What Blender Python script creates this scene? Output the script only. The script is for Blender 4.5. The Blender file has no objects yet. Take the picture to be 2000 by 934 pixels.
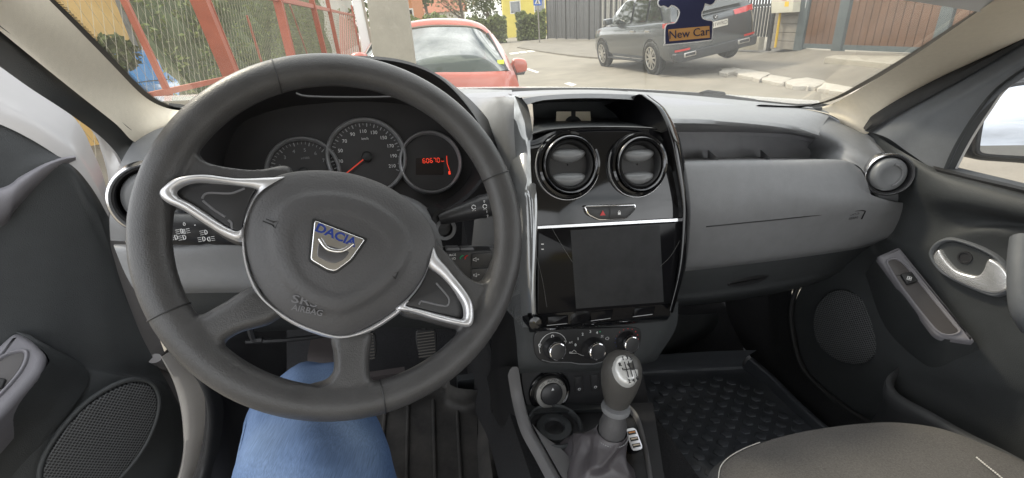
import bpy, math, random
import numpy as np
from mathutils import Matrix, Vector
random.seed(7); rng = np.random.default_rng(7)
sin, cos, pi, rad = math.sin, math.cos, math.pi, math.radians
V = lambda *a: np.array(a, float)
def unit(v): v = np.asarray(v, float); return v/np.linalg.norm(v)

# ---------------------------------------------------------------- camera and the two frames
FOC, CX, CY, EYE = 900.0, 1000.0, 467.0, 1.35
def rotm(yaw, pitch, roll):
    y, p, r = map(rad, (yaw, pitch, roll))
    f = V(sin(y)*cos(p), cos(y)*cos(p), -sin(p)); rt = V(cos(y), -sin(y), 0); up = np.cross(rt, f)
    return np.stack([rt*cos(r)-up*sin(r), up*cos(r)+rt*sin(r), f])
MC = rotm(16, 24.6, -2)       # camera axes in the frame of the car the photo is taken in
MW = rotm(0, 24.8, 4.5)       # camera axes in the street frame (the car stands tilted on the kerb)
CW = MW.T @ MC
T0 = V(0, 0, EYE)
def W(p): return CW @ np.asarray(p, float) + T0            # car frame -> world
def WD(d): return CW @ np.asarray(d, float)
def rayc(x, y): return V((x-CX)/FOC, -(y-CY)/FOC, 1) @ MC
def rayw(x, y): return V((x-CX)/FOC, -(y-CY)/FOC, 1) @ MW
def cX(x, y, k): r = rayc(x, y); return r*(k/r[0])
def cY(x, y, k): r = rayc(x, y); return r*(k/r[1])
def cZ(x, y, k): r = rayc(x, y); return r*(k/r[2])
def cD(x, y, k): return rayc(x, y)*k
def G(x, y, z=0.0): r = rayw(x, y); return r*((z-EYE)/r[2]) + T0
def D(x, y, d): return rayw(x, y)*d + T0
def wY(x, y, k): r = rayw(x, y); return r*(k/r[1]) + T0
class Plane:
    """A plane frame: origin o, normal n (towards the viewer), v up, u right."""
    def __init__(s, o, n, up=(0, 0, 1), world=False):
        s.o = np.asarray(o, float); s.n = unit(n); s.w = world
        up = np.asarray(up, float); s.v = unit(up - up.dot(s.n)*s.n); s.u = np.cross(s.v, s.n)
    def px(s, x, y, w=0.0):
        r = rayw(x, y) if s.w else rayc(x, y); b = T0 if s.w else V(0, 0, 0)
        t = (s.o + s.n*w - b).dot(s.n)/r.dot(s.n); p = b + r*t - s.o
        return (p.dot(s.u), p.dot(s.v))
    def pxs(s, pts, w=0.0): return [s.px(x, y, w) for x, y in pts]
    def at(s, u, v, w=0.0): return s.o + s.u*u + s.v*v + s.n*w
    def P(s, x, y, w=0.0): return s.at(*s.px(x, y, w), w)
    def sub(s, u, v, w=0.0, tilt=None):
        return Plane(s.at(u, v, w), s.n if tilt is None else tilt, s.v, s.w)

# ---------------------------------------------------------------- curves
def cr(pts, n, closed=False):
    """Catmull-Rom through pts, n samples spread by chord length."""
    P = np.array(pts, float)
    if closed: Q = np.vstack([P[-1], P, P[0], P[1]]); m = len(P)
    else: Q = np.vstack([2*P[0]-P[1], P, 2*P[-1]-P[-2]]); m = len(P)-1
    seg = np.array([np.linalg.norm(Q[i+2]-Q[i+1]) for i in range(m)]); cum = np.concatenate([[0], np.cumsum(seg)])
    ts = np.linspace(0, cum[-1], n, endpoint=not closed); out = []
    for t in ts:
        i = min(max(int(np.searchsorted(cum, t, 'right'))-1, 0), m-1)
        a = (t-cum[i])/max(seg[i], 1e-9); p0, p1, p2, p3 = Q[i], Q[i+1], Q[i+2], Q[i+3]
        out.append(.5*((2*p1)+(p2-p0)*a+(2*p0-5*p1+4*p2-p3)*a*a+(3*p1-p0-3*p2+p3)*a**3))
    return np.array(out)
def lin(pts, n):
    P = np.array(pts, float); d = np.concatenate([[0], np.cumsum(np.linalg.norm(np.diff(P, axis=0), axis=1))])
    t = np.linspace(0, d[-1], n); return np.stack([np.interp(t, d, P[:, k]) for k in range(P.shape[1])], 1)
def rounded(pts, r, k=4):
    """Closed polygon with rounded corners (2D)."""
    P = [np.array(p, float) for p in pts]; out = []; n = len(P)
    for i in range(n):
        a, b, c = P[i-1], P[i], P[(i+1) % n]
        d1, d2 = a-b, c-b; l1, l2 = np.linalg.norm(d1), np.linalg.norm(d2)
        q = min(r, l1*.48, l2*.48); s, e = b+d1/l1*q, b+d2/l2*q
        for j in range(k+1):
            t = j/k; out.append((1-t)**2*s+2*t*(1-t)*b+t*t*e)
    return out
def circle(r, n=48, cx=0, cy=0, ry=None):
    return [(cx+r*cos(2*pi*i/n), cy+(ry or r)*sin(2*pi*i/n)) for i in range(n)]

# ---------------------------------------------------------------- mesh builder
COL = bpy.context.scene.collection
class MB:
    def __init__(s, world=False): s.v, s.f, s.world = [], [], world
    def add(s, p): s.v.append(np.asarray(p, float)); return len(s.v)-1
    def grid(s, g, cu=False, cv=False, flip=False):
        g = np.asarray(g); nv, nu = g.shape[:2]; b = len(s.v); s.v.extend(g.reshape(-1, 3))
        for j in range(nv if cv else nv-1):
            for i in range(nu if cu else nu-1):
                q = [b+j*nu+i, b+j*nu+(i+1) % nu, b+((j+1) % nv)*nu+(i+1) % nu, b+((j+1) % nv)*nu+i]
                s.f.append(q[::-1] if flip else q)
        return s
    def loft(s, rows, nu=24, nv=None, sharp=False, flip=False, cu=False):
        nv = nv or (len(rows)-1)*6+1
        R = [cr(r, nu, cu) if len(r) > 2 else lin(r, nu) for r in rows]
        if len(R) == 2: g = [R[0]*(1-t)+R[1]*t for t in np.linspace(0, 1, nv)]
        elif sharp: g = R
        else: g = np.stack([cr([r[i] for r in R], nv) for i in range(nu)], 1)
        return s.grid(np.array(g), flip=flip, cu=cu)
    def poly(s, pts): b = len(s.v); s.v.extend(np.asarray(p, float) for p in pts); s.f.append(list(range(b, b+len(pts)))); return s
    def box(s, c, size, ax=None, bev=0.0):
        ax = np.eye(3) if ax is None else np.asarray(ax); h = np.array(size, float)/2
        pl = Plane(c, ax[2], ax[1]); 
        o = [(-h[0], -h[1]), (h[0], -h[1]), (h[0], h[1]), (-h[0], h[1])]
        return s.prism(pl, o, -h[2], h[2], bev)
    def seg(s, a, b, w, t=None, up=(0, 0, 1)):
        """square bar from a to b"""
        a, b = np.asarray(a, float), np.asarray(b, float); d = unit(b-a); up = np.asarray(up, float)
        if abs(d.dot(unit(up))) > .95: up = V(1, 0, 0) if abs(d[0]) < .9 else V(0, 1, 0)
        x = unit(np.cross(up, d)); y = np.cross(d, x); t = t or w
        q = [(-1, -1), (1, -1), (1, 1), (-1, 1)]
        g = [[p+x*i*w/2+y*j*t/2 for i, j in q] for p in (a, b)]; i0 = len(s.v); s.grid(np.array(g), cu=True)
        s.f.append([i0+3, i0+2, i0+1, i0]); s.f.append([i0+4, i0+5, i0+6, i0+7]); return s
    def tube(s, path, r, n=10, closed=False, flat=1.0, up=(0, 0, 1), caps=True):
        P = np.array(path, float); m = len(P); R = np.full(m, r) if np.isscalar(r) else np.asarray(r, float)
        T = np.array([unit((P[(i+1) % m]-P[i-1]) if closed or 0 < i < m-1 else (P[1]-P[0] if i == 0 else P[-1]-P[-2])) for i in range(m)])
        up = np.asarray(up, float); N = []; pr = None
        for i in range(m):
            x = (up if pr is None else pr); x = x-x.dot(T[i])*T[i]
            if np.linalg.norm(x) < 1e-6: x = V(1, 0, 0)-T[i][0]*T[i]
            pr = unit(x); N.append(pr)
        g = []
        for i in range(m):
            b = np.cross(T[i], N[i]); g.append([P[i]+R[i]*(cos(2*pi*k/n)*b+flat*sin(2*pi*k/n)*N[i]) for k in range(n)])
        i0 = len(s.v); s.grid(np.array(g), cu=True, cv=closed)
        if caps and not closed:
            s.f.append([i0+k for k in range(n)][::-1]); s.f.append([i0+(m-1)*n+k for k in range(n)])
        return s
    def lathe(s, pl, prof, n=40, c=(0, 0), sx=1.0, sy=1.0, cap0=False, cap1=True):
        """prof: list of (radius, height along n)"""
        g = [[pl.at(c[0]+sx*r*cos(2*pi*k/n), c[1]+sy*r*sin(2*pi*k/n), w) for k in range(n)] for r, w in prof]
        i0 = len(s.v); s.grid(np.array(g), cu=True)
        if cap1: s.f.append([i0+(len(prof)-1)*n+k for k in range(n)])
        if cap0: s.f.append([i0+k for k in range(n)][::-1])
        return s
    @staticmethod
    def inset(pts, d):
        P = np.array(pts, float); n = len(P)
        area = sum(P[i-1][0]*P[i][1]-P[i][0]*P[i-1][1] for i in range(n)); sg = 1 if area > 0 else -1; out = []
        for i in range(n):
            a, b, c = P[i-1], P[i], P[(i+1) % n]; e1, e2 = b-a, c-b
            n1 = V(-e1[1], e1[0])/max(np.linalg.norm(e1), 1e-9); n2 = V(-e2[1], e2[0])/max(np.linalg.norm(e2), 1e-9)
            m = n1+n2; l = m.dot(m); m = n1 if l < 1e-6 else m*2/l
            L = np.linalg.norm(m); m = m/L*min(L, 1.6)
            out.append(b+sg*m*d)
        return [tuple(p) for p in out]
    def prism(s, pl, pts, w0, w1, bev=0.0, k=3, dome=0.0):
        area = sum(pts[i-1][0]*pts[i][1]-pts[i][0]*pts[i-1][1] for i in range(len(pts)))
        if area < 0: pts = pts[::-1]
        rings = [(pts, w0)]
        if bev > 0:
            rings.append((pts, w1-bev))
            for j in range(1, k+1):
                a = pi/2*j/k; rings.append((s.inset(pts, bev*(1-cos(a))), w1-bev+bev*sin(a)))
        else: rings.append((pts, w1))
        if dome:
            c = np.mean(np.array(rings[-1][0]), 0); base = np.array(rings[-1][0])
            for t in (.85, .65, .4, .15): rings.append(([tuple(c+(p-c)*t) for p in base], w1+dome*(1-t*t)))
        i0 = len(s.v); n = len(pts)
        s.grid(np.array([[pl.at(u, v, w) for u, v in r] for r, w in rings]), cu=True)
        s.f.append([i0+(len(rings)-1)*n+k2 for k2 in range(n)]); s.f.append([i0+k2 for k2 in range(n)][::-1]); return s
    def band(s, pl, A, B, w0, w1, n=6):
        """domed strip between two outlines (open or closed lists of equal length)"""
        A, B = np.array(A), np.array(B); g = []
        for t in np.linspace(0, 1, n):
            h = w0+(w1-w0)*max(sin(pi*t), 0)**.6; g.append([pl.at(*(a*(1-t)+b*t), h) for a, b in zip(A, B)])
        return s.grid(np.array(g), cu=False)
    def build(s, name, m, parent=None, smooth=40, flipcheck=None):
        if not s.v: s.v = [V(0, 0, 0)]
        vs = np.array(s.v)
        if not s.world: vs = vs @ CW.T + T0
        o0 = vs.mean(0)
        if parent is not None: base = np.array(wloc(parent)); loc = o0-base
        else: base = V(0, 0, 0); loc = o0
        me = bpy.data.meshes.new(name); me.from_pydata((vs-o0).tolist(), [], s.f); me.update()
        if m is not None: me.materials.append(m)
        if smooth:
            me.shade_smooth(); me.set_sharp_from_angle(angle=rad(smooth))
        o = bpy.data.objects.new(name, me); COL.objects.link(o); o.location = loc
        if parent is not None: o.parent = parent
        return o
def wloc(o):
    l = Vector((0, 0, 0))
    while o is not None: l = l+o.location; o = o.parent
    return l
def tag(o, label, cat, group=None, kind=None):
    if label: o['label'] = label
    if cat: o['category'] = cat
    if group: o['group'] = group
    if kind: o['kind'] = kind
    return o
def thing(name, label, cat, at=(0, 0, 0), world=False, group=None):
    o = bpy.data.objects.new(name, None); COL.objects.link(o); o.empty_display_size = .05
    o.location = Vector(tuple(at if world else W(at))); return tag(o, label, cat, group)
def text(body, name, pl, u, v, size, w, m, parent, rot=0.0, bold=0.0, ext=0.0004, sx=1.0):
    cu = bpy.data.curves.new(name, 'FONT'); cu.body = body; cu.size = size; cu.align_x = 'CENTER'; cu.align_y = 'CENTER'
    cu.extrude = ext; cu.offset = bold; cu.resolution_u = 3
    t = bpy.data.objects.new(name+'_src', cu); COL.objects.link(t)
    me = bpy.data.meshes.new_from_object(t.evaluated_get(bpy.context.evaluated_depsgraph_get())); bpy.data.objects.remove(t); bpy.data.curves.remove(cu)
    mb = MB(pl.w); c, sn = cos(rot), sin(rot)
    for q in me.vertices:
        x, y, z = q.co; x *= sx; mb.v.append(pl.at(u+x*c-y*sn, v+x*sn+y*c, w+z))
    mb.f = [list(p.vertices) for p in me.polygons]; bpy.data.meshes.remove(me)
    return mb if name is None else mb.build(name, m, parent, 0)
def textmb(mb, body, pl, u, v, size, w, rot=0.0, bold=0.0, ext=0.0003, sx=1.0):
    cu = bpy.data.curves.new('t', 'FONT'); cu.body = body; cu.size = size; cu.align_x = 'CENTER'; cu.align_y = 'CENTER'
    cu.extrude = ext; cu.offset = bold; cu.resolution_u = 3
    t = bpy.data.objects.new('t_src', cu); COL.objects.link(t)
    me = bpy.data.meshes.new_from_object(t.evaluated_get(bpy.context.evaluated_depsgraph_get())); bpy.data.objects.remove(t); bpy.data.curves.remove(cu)
    c, sn = cos(rot), sin(rot); b = len(mb.v)
    for q in me.vertices:
        x, y, z = q.co; x *= sx; mb.v.append(pl.at(u+x*c-y*sn, v+x*sn+y*c, w+z))
    mb.f += [[b+i for i in p.vertices] for p in me.polygons]; bpy.data.meshes.remove(me); return mb

# ---------------------------------------------------------------- materials
MATS = {}
def mat(name, col, rough=.5, metal=0.0, spec=.5, var=None, bump=None, coat=0.0, emit=None, alpha=None, bump2=None, col2=None, rvar=None):
    """var=(scale, amount) mottles the colour (towards col2 if given); bump=(kind, scale, distance, strength)."""
    m = bpy.data.materials.new(name); m.use_nodes = True; nt = m.node_tree; N, L = nt.nodes, nt.links
    b = N['Principled BSDF']; c4 = (*col, 1)
    b.inputs['Base Color'].default_value = c4; b.inputs['Roughness'].default_value = rough; b.inputs['Metallic'].default_value = metal
    b.inputs['Specular IOR Level'].default_value = spec; b.inputs['Coat Weight'].default_value = coat
    tc = N.new('ShaderNodeTexCoord')
    if var:
        n = N.new('ShaderNodeTexNoise'); n.inputs['Scale'].default_value = var[0]; n.inputs['Detail'].default_value = 6; n.inputs['Roughness'].default_value = .65
        L.new(tc.outputs['Object'], n.inputs['Vector']); mp = N.new('ShaderNodeMapRange')
        mp.inputs[1].default_value = .3; mp.inputs[2].default_value = .7; L.new(n.outputs['Fac'], mp.inputs[0])
        mx = N.new('ShaderNodeMix'); mx.data_type = 'RGBA'; L.new(mp.outputs[0], mx.inputs[0])
        a = var[1]; d = col2 or tuple(x*(1+a) for x in col); e = tuple(x*(1-a) for x in col) if not col2 else col
        mx.inputs[6].default_value = (*e, 1); mx.inputs[7].default_value = (*d, 1); L.new(mx.outputs[2], b.inputs['Base Color'])
        if rvar:
            mr = N.new('ShaderNodeMapRange'); mr.inputs[3].default_value = rough-rvar; mr.inputs[4].default_value = rough+rvar
            L.new(mp.outputs[0], mr.inputs[0]); L.new(mr.outputs[0], b.inputs['Roughness'])
    prev = None
    for bp in (bump, bump2):
        if not bp: continue
        kind, sc, dist, stg = bp
        if kind == 'noise':
            t = N.new('ShaderNodeTexNoise'); t.inputs['Scale'].default_value = sc; t.inputs['Detail'].default_value = 4; out = t.outputs['Fac']
        elif kind == 'leather':
            t = N.new('ShaderNodeTexVoronoi'); t.feature = 'SMOOTH_F1'; t.inputs['Scale'].default_value = sc; out = t.outputs['Distance']
        else:
            t = N.new('ShaderNodeTexWave'); t.inputs['Scale'].default_value = sc; t.inputs['Distortion'].default_value = 1.5; t.inputs['Detail'].default_value = 2; out = t.outputs['Fac']
        L.new(tc.outputs['Object'], t.inputs['Vector']); bn = N.new('ShaderNodeBump'); bn.inputs['Distance'].default_value = dist; bn.inputs['Strength'].default_value = stg
        if kind == 'leather': bn.invert = True
        L.new(out, bn.inputs['Height'])
        if prev: L.new(prev, bn.inputs['Normal'])
        prev = bn.outputs['Normal']
    if prev: L.new(prev, b.inputs['Normal'])
    if emit: b.inputs['Emission Color'].default_value = (*emit[0], 1); b.inputs['Emission Strength'].default_value = emit[1]
    if alpha is not None: b.inputs['Alpha'].default_value = alpha
    MATS[name] = m; return m
def glass(name, haze=.04, hcol=(.8, .82, .8), gl=1.0, tint=(1, 1, 1), dusty=None):
    """A thin pane: mostly clear, a Fresnel reflection, and a film of dust that scatters a little light."""
    m = bpy.data.materials.new(name); m.use_nodes = True; nt = m.node_tree; N, L = nt.nodes, nt.links; N.clear()
    out = N.new('ShaderNodeOutputMaterial'); tr = N.new('ShaderNodeBsdfTransparent'); tr.inputs[0].default_value = (*tint, 1)
    df = N.new('ShaderNodeBsdfDiffuse'); df.inputs[0].default_value = (*hcol, 1); dt = N.new('ShaderNodeBsdfTranslucent'); dt.inputs[0].default_value = (*hcol, 1)
    add = N.new('ShaderNodeMixShader'); add.inputs[0].default_value = .6; L.new(df.outputs[0], add.inputs[1]); L.new(dt.outputs[0], add.inputs[2])
    mx = N.new('ShaderNodeMixShader'); mx.inputs[0].default_value = haze; L.new(tr.outputs[0], mx.inputs[1]); L.new(add.outputs[0], mx.inputs[2])
    if dusty:
        tc = N.new('ShaderNodeTexCoord'); n = N.new('ShaderNodeTexNoise'); n.inputs['Scale'].default_value = dusty[0]; n.inputs['Detail'].default_value = 5
        L.new(tc.outputs['Object'], n.inputs['Vector']); mp = N.new('ShaderNodeMapRange'); mp.inputs[1].default_value = .35; mp.inputs[2].default_value = .75
        mp.inputs[3].default_value = haze; mp.inputs[4].default_value = haze+dusty[1]; L.new(n.outputs['Fac'], mp.inputs[0]); L.new(mp.outputs[0], mx.inputs[0])
    gs = N.new('ShaderNodeBsdfGlossy'); gs.inputs['Roughness'].default_value = .02; fr = N.new('ShaderNodeFresnel'); fr.inputs[0].default_value = 1.45
    mu = N.new('ShaderNodeMath'); mu.operation = 'MULTIPLY'; mu.inputs[1].default_value = gl; L.new(fr.outputs[0], mu.inputs[0])
    m2 = N.new('ShaderNodeMixShader'); L.new(mu.outputs[0], m2.inputs[0]); L.new(mx.outputs[0], m2.inputs[1]); L.new(gs.outputs[0], m2.inputs[2]); L.new(m2.outputs[0], out.inputs[0])
    MATS[name] = m; return m
def lv(*c): return tuple(((x/255)/12.92 if x/255 <= .04045 else ((x/255+.055)/1.055)**2.4) for x in c)

M_dash = mat('dash_plastic', (.205, .209, .217), .55, var=(60, .05), bump=('noise', 900, .0006, .5), spec=.35)
M_dash2 = mat('lower_dash_plastic', (.180, .183, .190), .55, var=(40, .06), bump=('noise', 900, .0006, .5), spec=.35)
M_recess_lit = mat('recess_plastic_lit', (.30, .30, .31), .6, var=(40, .05), bump=('noise', 900, .0006, .5), spec=.3)  # dash plastic made paler: light on the shelf's back wall, in the colour
M_dark = mat('dark_plastic', (.022, .022, .024), .55, var=(30, .12), bump=('noise', 700, .0006, .5), spec=.35)
M_black = mat('black_plastic', (.012, .012, .013), .5, var=(25, .2))
M_wheel = mat('wheel_leather', (.056, .055, .056), .38, spec=.5, var=(26, .16), bump=('leather', 900, .0004, .6), rvar=.07)
M_pad = mat('airbag_cover_plastic', (.076, .075, .078), .44, spec=.4, var=(14, .08), bump=('leather', 520, .0008, .35))
M_gloss = mat('gloss_black_trim', (.005, .005, .006), .05, spec=.55, coat=.0, var=(9, .3))
M_silver = mat('satin_silver_trim', (.70, .70, .72), .34, metal=.7, bump=('noise', 1500, .0003, .15))
M_chrome = mat('chrome', (.86, .86, .88), .05, metal=1.0)
M_bezel = mat('brushed_bezel', (.42, .42, .43), .38, metal=.55, bump=('noise', 900, .0003, .2))
M_insert = mat('spoke_insert_plastic', (.028, .028, .030), .38, spec=.5, var=(20, .1), bump=('noise', 1200, .0003, .2))
M_screen = mat('screen_glass', (.006, .006, .007), .10, spec=.14)
M_rail = mat('piano_black_rail', (.24, .245, .25), .07, metal=.5, var=(6, .15))
M_lcd = mat('screen_panel_dusty', (.017, .0175, .019), .38, spec=.22, var=(26, .35), bump=('noise', 1600, .0002, .2))
M_beige = mat('pillar_beige_fabric', (.62, .56, .46), .85, var=(120, .04), bump=('noise', 1200, .0008, .35))
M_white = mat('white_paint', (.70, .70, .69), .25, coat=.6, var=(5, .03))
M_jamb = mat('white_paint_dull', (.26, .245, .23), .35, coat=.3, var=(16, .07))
M_rub = mat('black_rubber', (.016, .016, .017), .7, var=(50, .25), bump=('noise', 300, .001, .3))
M_mat = mat('rubber_mat', (.056, .062, .072), .42, var=(22, .4), bump=('noise', 240, .001, .35), rvar=.12, col2=(.075, .080, .090))
M_dustmat = mat('dusty_rubber_mat', (.014, .014, .015), .65, var=(11, .5), col2=(.062, .058, .054), bump=('noise', 300, .001, .4))
M_carpet = mat('carpet', (.013, .013, .015), .95, var=(260, .45), bump=('noise', 800, .003, .8))
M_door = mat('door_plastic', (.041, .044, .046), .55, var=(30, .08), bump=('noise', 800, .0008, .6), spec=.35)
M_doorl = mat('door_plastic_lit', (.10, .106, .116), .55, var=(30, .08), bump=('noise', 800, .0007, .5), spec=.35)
M_pod = mat('armrest_plastic', (.17, .165, .18), .5, var=(30, .06), bump=('noise', 800, .0005, .4), spec=.35)
M_podin = mat('switch_panel_plastic', (.055, .050, .050), .4, var=(30, .06))
M_white_ink = mat('white_ink', (.72, .72, .72), .5)
M_grey_ink = mat('grey_ink', (.30, .30, .31), .5)
M_red_ink = mat('red_ink', (.5, .03, .03), .4)
M_green_ink = mat('green_ink', (.03, .35, .15), .4)
M_redled = mat('red_display', (.4, .02, .01), .5, emit=((1, .07, .03), 1.0))
M_needle = mat('red_needle', (.65, .06, .03), .4, emit=((1, .08, .04), .25))
M_blue_ink = mat('navy_letters', (.02, .045, .24), .3)
M_dial = mat('gauge_face', (.030, .028, .029), .55, var=(30, .1))
M_wsglass = glass('windscreen_glass', .03, (.86, .85, .79), .6, (.98, .985, .95), dusty=(3.0, .055))
M_sideglass = glass('door_window_glass', .02, (.8, .82, .8), .8)
M_frit = mat('frit_black', (.010, .010, .011), .5)
M_stitch = mat('white_thread', (.62, .60, .56), .7)
M_denim = mat('blue_denim', (.10, .15, .255), .88, bump=('noise', 1400, .0006, .35), spec=.12)
def denim_nodes(m):
    nt = m.node_tree; N, L = nt.nodes, nt.links; b = N['Principled BSDF']; tc = N.new('ShaderNodeTexCoord')
    mp = N.new('ShaderNodeMapping'); mp.inputs['Scale'].default_value = (1100, 60, 900); mp.inputs['Rotation'].default_value = (0, 0, .1); L.new(tc.outputs['Object'], mp.inputs[0])
    n1 = N.new('ShaderNodeTexNoise'); n1.inputs['Scale'].default_value = 1; n1.inputs['Detail'].default_value = 3; L.new(mp.outputs[0], n1.inputs['Vector'])
    n2 = N.new('ShaderNodeTexNoise'); n2.inputs['Scale'].default_value = 11; n2.inputs['Detail'].default_value = 4; L.new(tc.outputs['Object'], n2.inputs['Vector'])
    sx = N.new('ShaderNodeSeparateXYZ'); ge = N.new('ShaderNodeNewGeometry'); L.new(ge.outputs['Normal'], sx.inputs[0])
    up = N.new('ShaderNodeMapRange'); up.inputs[1].default_value = .25; up.inputs[2].default_value = 1.0; L.new(sx.outputs['Z'], up.inputs[0])   # worn pale on the top of the thigh
    m1 = N.new('ShaderNodeMath'); m1.operation = 'MULTIPLY'; L.new(up.outputs[0], m1.inputs[0]); L.new(n2.outputs['Fac'], m1.inputs[1])
    mr = N.new('ShaderNodeMapRange'); mr.inputs[1].default_value = .3; mr.inputs[2].default_value = .7; L.new(n1.outputs['Fac'], mr.inputs[0])
    c1 = N.new('ShaderNodeMix'); c1.data_type = 'RGBA'; c1.inputs[6].default_value = (.058, .100, .200, 1); c1.inputs[7].default_value = (.165, .230, .35, 1); L.new(m1.outputs[0], c1.inputs[0])
    c2 = N.new('ShaderNodeMix'); c2.data_type = 'RGBA'; c2.blend_type = 'MULTIPLY'; c2.inputs[0].default_value = 1; L.new(c1.outputs[2], c2.inputs[6])
    g = N.new('ShaderNodeMapRange'); g.inputs[3].default_value = .80; g.inputs[4].default_value = 1.22; L.new(mr.outputs[0], g.inputs[0]); L.new(g.outputs[0], c2.inputs[7]); L.new(c2.outputs[2], b.inputs['Base Color'])
denim_nodes(M_denim)
M_grille = mat('speaker_mesh', (.085, .087, .088), .5, spec=.4)
def mesh_holes(m, scale):
    nt = m.node_tree; N, L = nt.nodes, nt.links; b = N['Principled BSDF']; tc = N.new('ShaderNodeTexCoord'); mp = N.new('ShaderNodeMapping'); mp.inputs['Scale'].default_value = (scale,)*3
    L.new(tc.outputs['UV'], mp.inputs[0]); w1 = N.new('ShaderNodeVectorMath'); 
    vo = N.new('ShaderNodeTexVoronoi'); vo.inputs['Randomness'].default_value = .0; vo.inputs['Scale'].default_value = 1.0; vo.voronoi_dimensions = '2D'; L.new(mp.outputs[0], vo.inputs['Vector'])
    mr = N.new('ShaderNodeMapRange'); mr.inputs[1].default_value = .30; mr.inputs[2].default_value = .42; L.new(vo.outputs['Distance'], mr.inputs[0])
    mx = N.new('ShaderNodeMix'); mx.data_type = 'RGBA'; mx.inputs[6].default_value = (.006, .006, .007, 1); mx.inputs[7].default_value = (.085, .088, .092, 1); L.new(mr.outputs[0], mx.inputs[0]); L.new(mx.outputs[2], b.inputs['Base Color'])
    bn = N.new('ShaderNodeBump'); bn.inputs['Distance'].default_value = .001; L.new(mr.outputs[0], bn.inputs['Height']); L.new(bn.outputs['Normal'], b.inputs['Normal'])
mesh_holes(M_grille, 1.0)
M_door2 = mat('door_pocket_plastic', (.060, .062, .066), .5, bump=('noise', 800, .0007, .5))
M_leverchrome = mat('lever_chrome', (.84, .84, .85), .27, metal=.75)
M_mirror = mat('mirror_silver', (.36, .38, .41), .0, metal=1.0)
CLOUD, SKY_S, SUN_S = 22.5, .15, 3.0
# ================================================================ STEERING WHEEL
WC, WN = V(-.038, .465, -.1965), unit(V(.145, -.856, .497))
WP = Plane(WC, WN)
sw = thing('steering_wheel', 'black grained steering wheel with silver spoke trims, turned slightly, before the gauges', 'steering wheel', WC)
RC, RT = .1730, .0170
def rimpt(a, k=1.0): return WP.at(RC*k*cos(a), RC*k*sin(a))
m = MB(); path = [rimpt(2*pi*i/96) for i in range(96)]
m.tube(path, RT, 20, closed=True, up=WN, flat=.88)
def spoke(pts, w0, w1, bev):
    o = [tuple(p) for p in cr(WP.pxs(pts, (w0+w1)/2), 60, True)]
    m.prism(WP, o, w0, w1, bev, 4)
# lower left spoke, bottom spoke, upper left spoke, right lower spoke
spoke([(318, 668), (300, 610), (350, 592), (372, 612), (392, 616), (440, 590), (500, 560), (560, 600), (530, 632), (470, 650), (438, 670), (436, 692), (452, 720), (380, 730)], -.016, .008, .010)
spoke([(560, 765), (610, 752), (640, 742), (652, 725), (651, 690), (648, 655), (690, 640), (726, 650), (722, 690), (722, 730), (732, 748), (752, 752), (790, 740), (770, 790), (660, 800)], -.016, .008, .010)
spoke([(300, 420), (300, 330), (352, 260), (388, 300), (400, 316), (430, 326), (500, 334), (570, 330), (560, 420), (480, 480), (400, 440), (345, 405)], -.020, .004, .009)
spoke([(830, 455), (852, 475), (880, 505), (910, 540), (935, 551), (950, 540), (975, 490), (985, 560), (950, 640), (900, 645), (830, 628), (780, 612), (790, 560)], -.020, .004, .009)
tmp = m.build('rim_tmp', None, None, 0)
rm = tmp.modifiers.new('r', 'REMESH'); rm.mode = 'VOXEL'; rm.voxel_size = .0019
sm = tmp.modifiers.new('s', 'SMOOTH'); sm.factor = .5; sm.iterations = 9
me = bpy.data.meshes.new_from_object(tmp.evaluated_get(bpy.context.evaluated_depsgraph_get()))
me.materials.clear(); me.materials.append(M_wheel); me.shade_smooth(); me.name = 'rim'
loc = tmp.location.copy(); bpy.data.objects.remove(tmp)
rim = bpy.data.objects.new('rim', me); COL.objects.link(rim); rim.parent = sw; rim.location = loc-sw.location
# seams where the leather sections of the rim meet
def seam(px, py, tilt=0):
    u, v = WP.px(px, py); a = math.atan2(v, u); c = rimpt(a); t = unit(-WP.u*sin(a)+WP.v*cos(a)); rdir = unit(c-WC)
    t = unit(t+rdir*tilt); b = unit(np.cross(t, WN)); MB().tube([c+(RT+.0001)*(cos(x)*b+.885*sin(x)*WN) for x in np.linspace(0, 2*pi, 40, endpoint=False)], .0007, 6, closed=True, up=t).build('seam', M_black, rim)
seam(315, 617); seam(968, 345); seam(748, 782); seam(538, 145, .15)
# airbag cover: a domed pad with a raised shield around the emblem
PADPX = [(478, 470), (474, 430), (482, 400), (502, 370), (538, 345), (590, 334), (650, 334), (705, 344), (760, 366), (810, 402), (842, 440), (852, 480), (842, 520), (815, 565), (770, 607), (715, 640), (668, 657), (620, 648), (570, 625), (525, 588), (498, 545), (484, 505)]
pad = np.array(cr(WP.pxs(PADPX, .006), 96, True)); pc = np.array(WP.px(656, 500, .012)); ec = np.array(WP.px(656, 487, .02))
rings = []
for t in (1.0, 1.0, .985, .96, .92, .86, .8, .75, .72, .69, .66, .6, .54, .50, .47, .44, .36, .26, .15, .05):
    w = -.012 if not rings else (.006+.018*(1-t**2.2)**.75 + .0028/(1+math.exp((t-.705)/.016)) - .0022/(1+math.exp((t-.49)/.014)))
    rings.append([WP.at(*(pc+(p-pc)*t), w) for p in pad])
mp_ = MB(); mp_.grid(np.array(rings), cu=True); n_ = len(mp_.v); mp_.f.append(list(range(n_-96, n_)))
padob = mp_.build('airbag_cover', M_pad, sw, 60)
def padw(x, y): return .0235
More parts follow.
